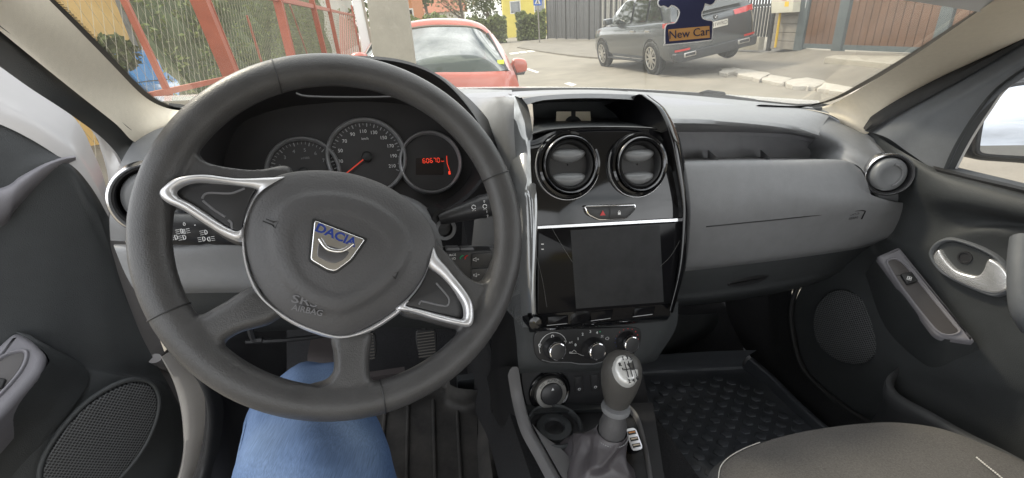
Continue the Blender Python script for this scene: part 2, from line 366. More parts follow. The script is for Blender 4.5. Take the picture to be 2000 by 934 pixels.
# silver line round the lower edge of the pad
edge = [(470, 462), (474, 505), (486, 548), (510, 590), (560, 628), (612, 652), (667, 664), (722, 650), (772, 620), (800, 594)]
E1 = cr(WP.pxs(edge, .006), 60); E2 = cr(WP.pxs([(478, 455), (483, 505), (496, 546), (520, 582), (566, 618), (616, 641), (667, 653), (717, 639), (766, 608), (795, 583)], .008), 60)
mt = MB(); mt.band(WP, E1, E2, .000, .0085); mt.build('pad_trim', M_silver, sw, 60)
def ring2(pl, outer, inner, wa, wb, n=90):
    # closed trim frame between two pixel outlines that start at the same corner
    a = np.array(cr(pl.pxs(outer, wb), n, True)); b = np.array(cr(pl.pxs(inner, wb), n, True)); a = np.vstack([a, a[:1]]); b = np.vstack([b, b[:1]])
    q = MB(); g = []
    for t in np.linspace(0, 1, 9):
        row = []
        for x, y in zip(a, b):
            p = x*(1-t)+y*t; r = np.linalg.norm(p); e = min(max((r-.112)/.035, 0), 1); e = e*e*(3-2*e)*.0085
            row.append(pl.at(*p, wa+e+(wb-wa)*max(sin(pi*t), 0)**.32))
        g.append(row)
    q.grid(np.array(g)); return q
LO = [(312, 380), (322, 366), (348, 349), (400, 342), (470, 346), (535, 343), (562, 341), (535, 352), (512, 368), (492, 400), (478, 440), (472, 470), (440, 462), (400, 438), (360, 412), (326, 396)]
LI = [(346, 378), (352, 369), (372, 360), (400, 357), (450, 361), (485, 366), (500, 370), (498, 374), (492, 384), (482, 410), (474, 436), (469, 455), (446, 444), (412, 422), (378, 400), (354, 388)]
ring2(WP, LO, LI, .004, .0125).build('spoke_trim', M_silver, sw, 60)
MB().prism(WP, [tuple(p) for p in cr(WP.pxs(LI, .008), 70, True)], .0, .0088, .0015).build('spoke_insert', M_insert, sw)
RO = [(849, 478), (858, 500), (880, 526), (906, 562), (921, 592), (924, 622), (917, 638), (895, 636), (850, 625), (800, 610), (772, 604), (795, 585), (815, 562), (834, 530), (844, 500)]
RI = [(838, 524), (842, 527), (862, 541), (885, 566), (901, 592), (905, 612), (902, 623), (888, 621), (850, 611), (815, 602), (792, 596), (800, 586), (815, 568), (828, 546), (834, 530)]
ring2(WP, RO, RI, .004, .0125).build('spoke_trim', M_silver, sw, 60)
MB().prism(WP, [tuple(p) for p in cr(WP.pxs(RI, .008), 70, True)], .0, .0088, .0015).build('spoke_insert', M_insert, sw)
# pressed relief lines on the inserts
for pts in ([(395, 388), (400, 380), (412, 377), (448, 378), (464, 374), (478, 368)], [(446, 430), (452, 436), (453, 448)], [(396, 392), (418, 410), (440, 424)]):
    MB().tube([WP.at(u, v, .009) for u, v in cr(WP.pxs(pts, .009), 24)], .0011, 6, up=WN).build('relief_line', mat('relief_grey', (.16, .16, .17), .35) if 'relief_grey' not in MATS else MATS['relief_grey'], sw)
for pts in ([(852, 553), (858, 560), (876, 582), (875, 596), (862, 597), (822, 588)], [(822, 588), (818, 595)]):
    MB().tube([WP.at(u, v, .009) for u, v in cr(WP.pxs(pts, .009), 24)], .0010, 6, up=WN).build('relief_line', MATS['relief_grey'], sw)
# emblem: chrome shield with dished centre
EW = .0255; EP = Plane(WP.at(ec[0], ec[1], EW), WN)
EO = [(614, 431), (628, 434), (660, 446), (712, 468), (705, 482), (688, 505), (668, 523), (650, 529), (628, 520), (609, 508), (608, 490), (611, 460)]
eo = rounded(EP.pxs([(614, 430), (714, 468), (686, 508), (655, 531), (640, 528), (606, 508)]), .003, 4)
em = MB().prism(EP, eo, -.006, .0008, .0012).build('emblem', M_chrome, sw)
MB().prism(EP, [(u*1.10, v*1.10) for u, v in eo], -.007, -.0008, .0005).build('emblem_recess', M_black, em)
MB().prism(EP, rounded(EP.pxs([(622, 474), (684, 492), (672, 507), (655, 515), (640, 512), (619, 501)]), .003, 4), .0003, .0013, .0004).build('emblem_shield', mat('emblem_grey', (.16, .16, .17), .3, metal=.8), em)
arc = cr(EP.pxs([(624, 466), (640, 486), (668, 490), (690, 476)]), 24)
MB().tube([EP.at(u, v, .0011) for u, v in arc], .0018, 8, up=WN, flat=.5).build('emblem_ridge', M_chrome, em)
a0, a1 = np.array(EP.px(622, 446)), np.array(EP.px(690, 474)); ang = math.atan2(*(a1-a0)[::-1]); ctr = (a0+a1)/2
text('DACIA', 'lettering', EP, ctr[0], ctr[1], .0116, .0011, M_blue_ink, em, rot=ang, bold=.00035, sx=1.12)
# horn marks and airbag lettering pressed into the pad
def padmark(px, py, w=.0225): return np.array(WP.px(px, py, w))
for px, py in ((528, 434), (764, 534)):
    q = padmark(px, py, .0205); hm = MB()
    for pts in ([(-11, -3), (4, -3), (11, -7), (11, 7), (4, 2), (-8, 2)],):
        hm.tube([WP.at(q[0]+(x*cos(ang)-y*sin(ang))*.00055, q[1]+(x*sin(ang)+y*cos(ang))*.00055, .0208) for x, y in pts], .0006, 5, up=WN)
    hm.build('horn_symbol', M_black, padob)
q = padmark(597, 598, .0165)
lm = MB(); textmb(lm, 'SRS', WP, q[0], q[1]+.0045, .0105, .0194, rot=ang*.75, bold=.0001, ext=.0004, sx=1.5); textmb(lm, 'AIRBAG', WP, q[0]+.001, q[1]-.0045, .0080, .0186, rot=ang*.75, bold=.0001, ext=.0004)
lm.build('lettering', MATS['relief_grey'], padob, 0)
# ================================================================ DASHBOARD
db = thing('dashboard', 'grey plastic dashboard with gauge hood, round vents, glossy black centre panel and dark touchscreen', 'dashboard', (.30, .72, -.45))
def rows(spec, fn=cY): return [[fn(x, y, k) for x, y, k in r] for r in spec]
# passenger side: top pad running from the windscreen to the lip of the shelf
MB().loft(rows([
  [(1225, 178, 1.02), (1330, 185, 1.0), (1450, 196, .965), (1530, 204, .92), (1600, 211, .865)],
  [(1250, 192, .90), (1345, 200, .88), (1460, 207, .86), (1540, 214, .84), (1620, 222, .82)],
  [(1275, 214, .74), (1350, 216, .75), (1460, 220, .76), (1550, 228, .765), (1610, 240, .77)],
  [(1290, 234, .67), (1350, 233, .685), (1460, 237, .705), (1545, 245, .715), (1600, 259, .72)],
  [(1295, 243, .665), (1350, 241, .68), (1460, 245, .70), (1545, 253, .71), (1602, 266, .715)],
  [(1297, 247, .675), (1350, 245, .69), (1460, 249, .71), (1545, 257, .72), (1602, 270, .725)]]), 40, 50).build('upper_panel', M_dash, db, 60)
# shelf recess: ceiling, back wall, floor
MB().loft(rows([
  [(1297, 245, .675), (1350, 243, .69), (1460, 247, .71), (1545, 256, .72), (1600, 268, .725)],
  [(1300, 258, .80), (1350, 258, .81), (1460, 259, .82), (1545, 263, .82), (1600, 275, .79)],
  [(1300, 266, .80), (1350, 264, .81), (1460, 265, .82), (1545, 270, .82), (1600, 282, .79)],
  [(1300, 309, .78), (1350, 309, .79), (1460, 307, .79), (1545, 307, .79), (1600, 310, .765)],
  [(1300, 320, .66), (1350, 318, .66), (1460, 316, .665), (1545, 316, .665), (1660, 318, .66)]]), 30, sharp=True).build('storage_recess', M_recess_lit, db, 35)
for x in (1382, 1485):
    MB().loft([[cY(x, 293, .785), cY(x+4, 295, .76), cY(x+16, 306, .70), cY(x+21, 313, .675)], [cY(x, 312, .785), cY(x+4, 312, .76), cY(x+16, 312, .70), cY(x+21, 314, .675)]], 10, 3).build('recess_fin', M_dash, db)
# surround of the passenger end vent
MB().loft(rows([
  [(1596, 209, .868), (1625, 228, .83), (1665, 248, .79), (1712, 272, .745), (1768, 304, .70)],
  [(1601, 236, .78), (1635, 248, .765), (1680, 268, .73), (1725, 290, .705), (1772, 318, .675)],
  [(1599, 262, .722), (1640, 276, .71), (1680, 297, .68), (1722, 320, .655), (1774, 340, .65)],
  [(1575, 290, .80), (1650, 302, .69), (1690, 330, .655), (1720, 350, .645), (1776, 368, .64)],
  [(1568, 312, .79), (1662, 318, .662), (1697, 350, .645), (1722, 385, .635), (1778, 396, .63)],
  [(1568, 318, .79), (1668, 322, .668), (1703, 372, .645), (1726, 400, .64), (1779, 402, .635)]]), 36, 40).build('vent_surround', M_dash, db, 60)
# airbag panel, its pressed line, and the tapered end under the vent
ap = MB().loft(rows([
  [(1318, 320, .69), (1400, 318, .69), (1540, 316, .69), (1640, 316, .685), (1672, 326, .68)],
  [(1320, 315, .665), (1400, 313, .665), (1540, 312, .665), (1645, 313, .655), (1680, 330, .65)],
  [(1322, 325, .645), (1400, 323, .645), (1540, 321, .645), (1650, 324, .64), (1692, 352, .635)],
  [(1325, 380, .625), (1400, 376, .625), (1540, 368, .62), (1660, 362, .615), (1712, 393, .615)],
  [(1328, 430, .618), (1400, 424, .616), (1540, 412, .61), (1670, 400, .60), (1776, 399, .62)],
  [(1329, 480, .622), (1400, 474, .62), (1540, 458, .615), (1680, 440, .61), (1762, 432, .615)],
  [(1329, 520, .634), (1400, 513, .632), (1540, 497, .628), (1680, 476, .625), (1735, 462, .62)],
  [(1328, 531, .655), (1400, 523, .653), (1540, 506, .65), (1680, 485, .645), (1730, 468, .64)]]), 44, 60).build('airbag_panel', M_dash2, db, 60)
MB().loft(rows([[(1674, 326, .653), (1700, 380, .63), (1716, 396, .62), (1778, 400, .62)], [(1674, 330, .72), (1700, 385, .72), (1716, 402, .72), (1790, 405, .72)]]), 20, 3).build('panel_ledge', M_dash2, db)
pt = [cY(x, y, k-.0015) for x, y, k in ((1380, 443, .617), (1440, 437, .615), (1540, 427, .611), (1620, 418, .606), (1685, 411, .603), (1688, 416, .604), (1683, 428, .606))]
MB().tube(cr(pt, 40), .0011, 6, up=(0, -1, 0)).build('panel_groove', M_black, ap)
AP = Plane(cY(1668, 420, .603), V(-.05, -1, .1))
lm = MB(); textmb(lm, 'SRS', AP, 0, .003, .009, .001, rot=.1, sx=1.5); textmb(lm, 'AIRBAG', AP, 0, -.006, .006, .001, rot=.1); lm.build('lettering', MATS.get('emboss') or mat('emboss', (.06, .06, .062), .5), ap, 0)
# glove box under the panel
gb = MB().loft(rows([
  [(1327, 529, .66), (1400, 521, .66), (1540, 504, .655), (1680, 483, .65), (1732, 466, .64)],
  [(1327, 545, .662), (1400, 538, .66), (1540, 520, .66), (1680, 492, .66), (1735, 474, .65)],
  [(1322, 575, .672), (1400, 566, .67), (1540, 545, .675), (1660, 515, .68), (1735, 482, .68)],
  [(1316, 592, .69), (1400, 583, .69), (1540, 562, .70), (1640, 535, .71), (1735, 488, .72)],
  [(1310, 600, .84), (1400, 592, .85), (1540, 570, .86), (1640, 545, .86), (1735, 495, .86)]]), 36, 40).build('glove_box', M_door, db, 60)
GP = Plane(cY(1465, 545, .668), V(0, -1, -.05)); go = [tuple(p) for p in cr(GP.pxs([(1420, 552), (1440, 540), (1475, 530), (1497, 532), (1500, 540), (1480, 552), (1450, 558), (1425, 559)]), 40, True)]
MB().prism(GP, go, -.004, .0035, .003).build('glove_box_handle', M_dark, gb); MB().prism(GP, MB.inset(go, .006), .0, .0042, .0008).build('handle_recess', M_black, gb)

# ---------------------------------------------------------------- vents
def vent(o, n, r, parent, tilt_up=(0, 0, 1), vanes=2, ring=M_bezel, vroll=0.0, housing=True):
    pl = Plane(o, n, tilt_up); c, s_ = cos(vroll), sin(vroll); u, v = pl.u*c+pl.v*s_, pl.v*c-pl.u*s_; pl.u, pl.v = u, v
    vr = MB().lathe(pl, [(r*1.0, -.012), (r*1.0, .004), (r*.985, .0075), (r*.95, .009), (r*.90, .0075), (r*.86, .002), (r*.84, -.02)], 56, cap1=False).build('air_vent', ring, parent, 50)
    MB().lathe(pl, [(r*.86, .0035), (r*.80, .0062), (r*.75, .0035), (r*.73, -.002), (r*.70, -.0060), (.001, -.0065)], 48, cap1=False).build('vent_barrel', M_black, vr, 50)
    for k in range(vanes):
        vy = (.40-.84*k)*r if vanes == 2 else 0
        hw = r*.66; g = []
        for a in np.linspace(0, 1, 9):
            row = []
            for x in np.linspace(-1, 1, 25):
                hgt = r*.25*math.sqrt(max(1-x*x, 0.0))+.0006
                sag = -r*.18*(1-x*x)
                ang = pi*a
                row.append(pl.at(x*hw*.985, vy+sag*.5+hgt*cos(ang)*.95, -.007+.013*math.sqrt(max(1-x*x*.9, 0))*sin(ang)))
            g.append(row)
        MB().grid(np.array(g), flip=True).build('vent_vane', M_vane, vr, 60)
    MB().box(pl.at(0, .0, -.018), (.003, r*1.2, .012), [pl.u, pl.v, pl.n]).build('vent_rib', M_black, vr)
    return vr
M_vane = mat('vent_vane_plastic', (.17, .175, .182), .34, spec=.5, bump=('noise', 900, .0003, .3))
M_ringlit = mat('vent_ring_silver', (.58, .58, .59), .22, metal=1.0)
rv = cY(1735, 341, .628); nv_ = unit(V(-.58, -.80, .17))
pl = Plane(rv, nv_)
vr = MB().lathe(pl, [(.0405, -.02), (.0405, .003), (.0395, .007), (.0375, .0085), (.0360, .006), (.0345, -.0), (.034, -.02)], 56, cap1=False).build('air_vent', M_ringlit, db, 50)
MB().lathe(pl, [(.0360, .003), (.034, .0035), (.0325, -.002), (.031, -.03), (.001, -.032)], 48, cap1=False).build('vent_barrel', M_dark, vr, 50)
# swivelling round flap
fl = pl.sub(0, 0, .002, unit(nv_+V(.32, 0, -.1)))
MB().lathe(fl, [(.0315, -.006), (.0315, .000), (.0300, .005), (.025, .0075), (.016, .005), (.004, .003), (.0005, .003)], 48).build('vent_flap', M_vane, vr, 60)
MB().tube([fl.at(.020*cos(a), .020*sin(a), .0072) for a in np.linspace(-1.2, 1.6, 20)], .0022, 8, up=fl.n).build('flap_rib', M_dash2, vr)
# driver's end vent, half hidden by the rim
lvp = Plane(cY(302, 388, .612), unit(V(.35, -.92, .15)))
lr = MB().lathe(lvp, [(.0445, -.02), (.0445, .003), (.0435, .007), (.0415, .0085), (.0395, .006), (.0375, -.0), (.037, -.02)], 56, cap1=False).build('air_vent', M_ringlit, db, 50)
MB().lathe(lvp, [(.0395, .003), (.037, .0035), (.0355, -.002), (.034, -.03), (.001, -.032)], 48, cap1=False).build('vent_barrel', M_dark, lr, 50)
MB().lathe(lvp.sub(0, 0, .001, unit(V(.1, -.95, .1))), [(.033, -.006), (.033, .0), (.031, .005), (.025, .008), (.0005, .004)], 48).build('vent_flap', M_vane, lr, 60)
# ---------------------------------------------------------------- driver's side skin
MB().loft(rows([
  [(300, 232, .80), (345, 213, .863), (420, 190, .92), (520, 178, .98)],
  [(262, 275, .735), (320, 252, .76), (400, 235, .80), (460, 225, .83)],
  [(236, 318, .69), (290, 300, .69), (380, 285, .69), (430, 285, .72)],
  [(224, 350, .665), (270, 340, .655), (360, 335, .66), (430, 335, .70)],
  [(217, 392, .655), (262, 392, .63), (345, 392, .645), (430, 400, .68)],
  [(214, 432, .652), (262, 436, .635), (340, 440, .645), (430, 445, .68)],
  [(216, 470, .66), (262, 472, .65), (340, 474, .655), (430, 480, .68)]]), 40, 50).build('driver_panel', M_dash2, db, 60)
MB().loft(rows([
  [(520, 176, 1.02), (760, 172, 1.04), (920, 174, 1.05), (1000, 176, 1.05)],
  [(520, 190, .92), (760, 178, .93), (915, 190, .86), (1000, 188, .84)]]), 30, 8).build('upper_panel', M_dash, db, 60)
MB().loft(rows([
  [(870, 186, .87), (920, 190, .85), (960, 190, .80), (985, 189, .72), (1004, 190, .70)],
  [(900, 210, .80), (940, 212, .78), (968, 206, .74), (985, 204, .69), (1004, 202, .66)],
  [(930, 262, .76), (955, 260, .72), (975, 250, .69), (990, 246, .665), (1004, 250, .655)],
  [(940, 330, .74), (968, 330, .70), (984, 330, .67), (996, 325, .65), (1008, 320, .64)],
  [(930, 400, .72), (968, 400, .68), (985, 400, .66), (998, 400, .65), (1012, 400, .64)],
  [(920, 490, .72), (968, 490, .68), (990, 490, .66), (1000, 490, .65), (1016, 480, .64)]]), 30, 36).build('side_cheek', M_dash, db, 60)
MB().loft(rows([
  [(222, 478, .67), (262, 478, .66), (340, 477, .655), (480, 470, .655), (700, 480, .66), (960, 480, .66), (1012, 470, .64)],
  [(224, 485, .64), (262, 485, .625), (340, 484, .62), (480, 478, .62), (700, 490, .63), (960, 490, .65), (1012, 480, .64)],
  [(240, 525, .64), (270, 525, .625), (340, 523, .62), (480, 520, .62), (700, 525, .63), (960, 525, .66), (1018, 520, .64)],
  [(258, 560, .645), (285, 562, .632), (340, 562, .63), (480, 560, .63), (700, 560, .64), (960, 570, .67), (1022, 570, .65)],
  [(268, 572, .68), (300, 574, .68), (340, 574, .68), (480, 572, .68), (700, 575, .69), (960, 590, .69), (1022, 590, .66)]]), 50, 40).build('lower_panel', M_dash, db, 60)
MB().loft(rows([
  [(268, 570, .678), (340, 573, .678), (480, 571, .678), (700, 575, .69), (960, 590, .69), (1030, 590, .66)],
  [(285, 610, .70), (350, 615, .70), (480, 610, .71), (700, 610, .72), (960, 630, .72), (1030, 640, .70)],
  [(305, 655, .80), (360, 655, .80), (480, 650, .80), (700, 640, .80), (960, 650, .80), (1030, 690, .74)]]), 40, 20).build('knee_panel', M_door, db, 60)
MB().loft([[cY(x, y, .619) for x, y in ((409, 485), (476, 484))], [cY(x, y, .619) for x, y in ((409, 491), (476, 490))]], 4, 3).build('panel_groove', M_dark, db)
# ---------------------------------------------------------------- instrument hood and gauges
CN = unit(V(.06, -.90, .40)); CP = Plane(cD(717, 307, .705), CN)
LIP = [(392, 330, .60), (398, 270, .61), (430, 205, .625), (520, 150, .635), (620, 126, .64), (720, 120, .64), (800, 131, .635), (862, 160, .625), (915, 215, .61), (948, 275, .60), (955, 330, .595), (900, 400, .60), (800, 440, .61), (640, 440, .61), (470, 420, .60)]
lip = [cY(*p) for p in LIP]
BOWL = [(440, 335), (446, 285), (474, 240), (540, 214), (630, 202), (720, 199), (790, 205), (850, 222), (895, 255), (920, 295), (920, 340), (880, 385), (800, 410), (640, 410), (490, 385)]
bowl = [CP.P(x, y, -.004) for x, y in BOWL]
back = [cY(385, 340, .70), cY(388, 262, .76), cY(425, 192, .86), cY(520, 150, .90), cY(620, 132, .90), cY(730, 122, .90), cY(842, 140, .88), cY(902, 180, .80), cY(952, 232, .74), cY(980, 290, .70), cY(984, 345, .68), cY(920, 410, .70), cY(800, 450, .72), cY(640, 450, .72), cY(460, 430, .70)]
def cl(r, n=90): return cr(r, n, True)
lipo = [p+V(0, .004, .006) for p in lip]
hood = MB().grid(np.array([cl(back), cl(lipo)]), cu=True).grid(np.array([cl(lipo), cl([p+V(0, -.003, .003) for p in lip]), cl(lip)]), cu=True)
hd = hood.build('instrument_hood', M_dark, db, 40)
MB().grid(np.array([cl(lip), cl([a*.5+b*.5 for a, b in zip(lip, bowl)]), cl(bowl)]), cu=True).build('hood_lining', M_dialhood if 'M_dialhood' in globals() else M_dial, hd, 50)
MB().poly(cl(bowl)).build('cluster_face', M_dial, db, 0)
seamp = [cY(x, y, .632) for x, y in ((578, 182), (600, 188), (680, 190), (760, 189), (790, 186))]
MB().tube(cr(seamp, 30), .0013, 6).build('hood_seam', M_pad, hd)
def gauge(x, y, rx, face_extra=None):
    c = CP.px(x, y, .004); e = CP.px(x+rx, y, .004); r = math.hypot(e[0]-c[0], e[1]-c[1]); p2 = CP.sub(c[0], c[1], .004)
    g = MB().lathe(p2, [(r, -.01), (r, .006), (r*.985, .0095), (r*.95, .0105), (r*.915, .0085), (r*.90, .003), (r*.895, -.004)], 72, cap1=False).build('gauge', M_bezel, db, 50)
    MB().lathe(p2, [(r*.91, .0005), (.0005, .0005)], 64, cap1=False).build('dial', M_dial, g, 0)
    return g, p2, r
g1, p1, r1 = gauge(594, 337, 73); g3, p3, r3 = gauge(841, 318, 60); g2, p2, r2 = gauge(717, 307, 77)
def ticks(p, r, a0, a1, n, big, g, ri=.80, ro=.875):
    mk = MB()
    for i in range(n+1):
        a = rad(a0+(a1-a0)*i/n); l = ri if i % big == 0 else ri+.035; w = .0007 if i % big == 0 else .0004
        d, t = (cos(a), sin(a)), (-sin(a), cos(a))
        mk.poly([p.at(d[0]*q*r+t[0]*s*w, d[1]*q*r+t[1]*s*w, .0016) for q, s in ((l, -1), (l, 1), (ro, 1), (ro, -1))])
    mk.build('tick_marks', M_grey_ink, g, 0)
    return mk
# speedometer 10..210, in steps of 20 from 30
A0, A1 = 222, -28
ticks(p2, r2, A0, A1, 40, 2, g2, .78, .87)
nm = MB()
for i, k in enumerate(range(10, 211, 20)):
    a = rad(A0+(A1-A0)*(k-0)/213.0)
    if k >= 30: textmb(nm, str(k), p2, cos(a)*r2*.66, sin(a)*r2*.66, .0072, .0016)
textmb(nm, 'km/h', p2, 0, r2*.47, .0052, .0016); nm.build('numerals', M_white_ink, g2, 0)
na = rad(216); MB().seg(p2.at(0, 0, .006), p2.at(cos(na)*r2*.74, sin(na)*r2*.74, .006), .0015, .0012, p2.n).build('needle', M_needle, g2)
MB().lathe(p2, [(.0075, .001), (.0075, .0075), (.0055, .009), (.0005, .0092)], 28).build('needle_hub', M_black, g2)
ticks(p1, r1, 215, 18, 28, 4, g1, .76, .87)
nm = MB()
for k in range(1, 8):
    a = rad(215+(18-215)*(k)/7.4); textmb(nm, str(k), p1, cos(a)*r1*.63, sin(a)*r1*.63, .0072, .0016)
textmb(nm, 'x1000', p1, .004, r1*.40, .0046, .0016); nm.build('numerals', M_grey_ink, g1, 0)
MB().lathe(p1, [(.007, .001), (.007, .0075), (.005, .009), (.0005, .0092)], 28).build('needle_hub', M_black, g1)
MB().prism(p3, rounded([p3.px(x, y) for x, y in ((812, 309), (866, 309), (866, 342), (812, 342))], .002), .0004, .0012).build('odometer_window', mat('lcd_window', (.022, .016, .015), .25), g3)
# odometer: seven-segment figures
SEG = {'6': 'acdefg', '0': 'abcdef', '7': 'abc'}
od = MB()
def sevenseg(mb, ch, p, x, y, w, h, t, z):
    S = {'a': ((0, h), (w, h)), 'g': ((0, h/2), (w, h/2)), 'd': ((0, 0), (w, 0)), 'f': ((0, h/2), (0, h)), 'b': ((w, h/2), (w, h)), 'e': ((0, 0), (0, h/2)), 'c': ((w, 0), (w, h/2))}
    for k in SEG[ch]:
        (xa, ya), (xb, yb) = S[k]; dx, dy = xb-xa, yb-ya; L = math.hypot(dx, dy); ex, ey = dx/L, dy/L; g = t*.55
        a, b = (x+xa+ex*g, y+ya+ey*g), (x+xb-ex*g, y+yb-ey*g)
        mb.poly([p.at(a[0]-ey*t/2, a[1]+ex*t/2, z), p.at(b[0]-ey*t/2, b[1]+ex*t/2, z), p.at(b[0]+ey*t/2, b[1]-ex*t/2, z), p.at(a[0]+ey*t/2, a[1]-ex*t/2, z)][::-1])
o0 = p3.px(826, 319)
for i, ch in enumerate('60670'): sevenseg(od, ch, p3, o0[0]+i*.0057, o0[1], .0036, .0066, .0009, .0018)
textmb(od, 'km', p3, o0[0]+.0315, o0[1]+.0012, .0032, .0018)
fb = [p3.px(x, y) for x, y in ((872, 305), (873, 320), (878, 334))]
od.tube([p3.at(u, v, .0018) for u, v in fb], .00045, 5, up=p3.n)
f0 = p3.px(878, 338); od.poly([p3.at(f0[0]+a, f0[1]+b, .0018) for a, b in ((-.002, -.0026), (.0012, -.0026), (.0012, .0026), (-.002, .0026))])
od.build('odometer_figures', M_redled, g3, 0)
# ================================================================ CENTRE STACK (part of the dashboard)
SN = unit(V(0, -1, .30)); SP = Plane(cY(1190, 515, .55), SN)
# black face panel behind the vents
MB().loft([[SP.P(x, y, w) for x, y, w in r] for r in [
  [(1036, 262, -.02), (1110, 252, -.006), (1190, 249, -.004), (1250, 249, -.006), (1312, 262, -.02)],
  [(1036, 300, -.004), (1110, 300, .0), (1190, 300, .0), (1250, 300, .0), (1318, 300, -.004)],
  [(1040, 380, .0), (1110, 380, .002), (1190, 380, .002), (1250, 380, .002), (1326, 375, .0)],
  [(1045, 442, .0), (1110, 438, .002), (1190, 434, .002), (1250, 431, .002), (1334, 428, .0)]]], 30, 24).build('vent_panel', M_gloss, db, 60)
# glossy side rails, bulging outwards
def rail(L, Rr, name, wmid, wl, wr, bend, kb, m=None):
    A = cr(L, 60); B = cr(Rr, 60); g = []; off = [-bend*max(0, 1-k/kb)**1.6 for k in range(60)]
    for t in np.linspace(0, 1, 11):
        h = wl*(1-t)+wr*t+wmid*sin(pi*t)**.7
        g.append([SP.P(*(a*(1-t)+b*t), h+o) for a, b, o in zip(A, B, off)])
    g = [[p-SP.n*.12 for p in g[0]]]+g+[[p-SP.n*.12 for p in g[-1]]]
    return MB().grid(np.array(g)).build(name, m or M_rail, db, 50)
rail([(981, 190), (985, 208), (992, 250), (1000, 320), (1010, 400), (1014, 470), (1016, 560), (1020, 640)], [(1012, 184), (1030, 205), (1040, 255), (1043, 320), (1049, 400), (1049, 470), (1046, 560), (1048, 640)], 'side_rail', .008, -.020, .004, .17, 26)
rail([(1248, 184), (1282, 212), (1304, 262), (1315, 320), (1326, 380), (1330, 430), (1324, 520), (1306, 605)], [(1266, 186), (1300, 214), (1325, 262), (1338, 320), (1347, 380), (1349, 430), (1340, 520), (1314, 612)], 'side_rail', .012, .006, -.002, .05, 16, M_gloss)
# open binnacle above the vents with a paper card lying in it
bt = [(1020, 192), (1060, 186), (1130, 182), (1200, 183), (1255, 188), (1284, 216)]
MB().loft([[cY(x, y, .70) for x, y in bt], [cY(x, y+1, .69) for x, y in bt], [cY(1030, 205, .685), cY(1060, 196, .685), cY(1130, 192, .685), cY(1200, 193, .685), cY(1250, 200, .685), cY(1290, 235, .685)]], 30, sharp=True).build('binnacle_brow', M_dash, db)
MB().loft([[cY(x, y, 1.03) for x, y in ((985, 180), (1080, 176), (1180, 176), (1262, 182))], [cY(x, y, .70) for x, y in ((1015, 191), (1080, 185), (1180, 183), (1262, 189))]], 24, 3).build('upper_panel', M_dash, db)
MB().loft([
  [cY(1030, 200, .69), cY(1070, 194, .69), cY(1130, 191, .69), cY(1200, 192, .69), cY(1250, 198, .69), cY(1292, 240, .66)],
  [cY(1040, 204, .80), cY(1075, 200, .80), cY(1130, 199, .80), cY(1200, 199, .80), cY(1238, 204, .80), cY(1280, 240, .72)],
  [cY(1042, 232, .80), cY(1075, 232, .80), cY(1130, 232, .80), cY(1200, 232, .80), cY(1244, 232, .80), cY(1284, 248, .70)],
  [cY(1040, 262, .615), cY(1075, 256, .615), cY(1130, 252, .615), cY(1200, 252, .615), cY(1250, 252, .615), cY(1302, 260, .615)]], 40, sharp=True).build('binnacle', M_door, db, 30)
MB().tube(cr([SP.P(x, y, w) for x, y, w in ((1042, 262, .002), (1075, 254, .004), (1130, 250, .006), (1190, 249, .006), (1250, 250, .004), (1283, 252, .002))], 40), .0016, 8).build('binnacle_edge', M_gloss, db)
# paper card
pc_ = thing('paper_card', 'cream paper card with a dark round logo lying in the open tray above the vents', 'card', cY(1121, 238, .72))
KP = Plane(cY(1121, 234, .755), V(0, -.9, .45))
MB().prism(KP, KP.pxs([(1087, 218), (1153, 218), (1155, 249), (1085, 249)]), -.0008, .0, 0).build('card_sheet', mat('card_paper', (.62, .56, .44), .6, var=(60, .05)), pc_, 0)
MB().prism(KP, KP.pxs([(1115.5, 217), (1124, 217), (1124, 236), (1115.5, 236)]), .0001, .0008, 0).build('card_stripe', M_dark, pc_, 0)
c = KP.px(1120, 245); MB().lathe(KP, [(.0165, .0002), (.0165, .0012), (.0005, .0013)], 36, c=c).build('card_disc', M_dark, pc_); c = KP.px(1120, 249); MB().lathe(KP, [(.009, .0012), (.0085, .0018), (.0005, .0019)], 36, c=c, sy=.6).build('card_mark', M_white_ink, pc_)
# two vents
for (x, y, rr) in ((1112, 322, .0405), (1249, 321, .0395)):
    o = SP.P(x, y, .010)
    hp = Plane(o, SN); MB().lathe(hp, [(rr*1.16, -.014), (rr*1.17, -.004), (rr*1.12, .003), (rr*1.04, .004), (rr*1.0, -.002)], 56, cap1=False).build('vent_surround', M_gloss, db, 50)
    MB().lathe(hp.sub(0, -.0015, -.004), [(rr*1.185, -.004), (rr*1.185, .0005), (rr*1.165, .0005)], 56, cap1=False).build('vent_outline', M_bezel, db, 0)
    vent(o, SN, rr, db, ring=mat('vent_ring_dark', (.10, .10, .105), .22, metal=1.0) if 'vent_ring_dark' not in MATS else MATS['vent_ring_dark'])
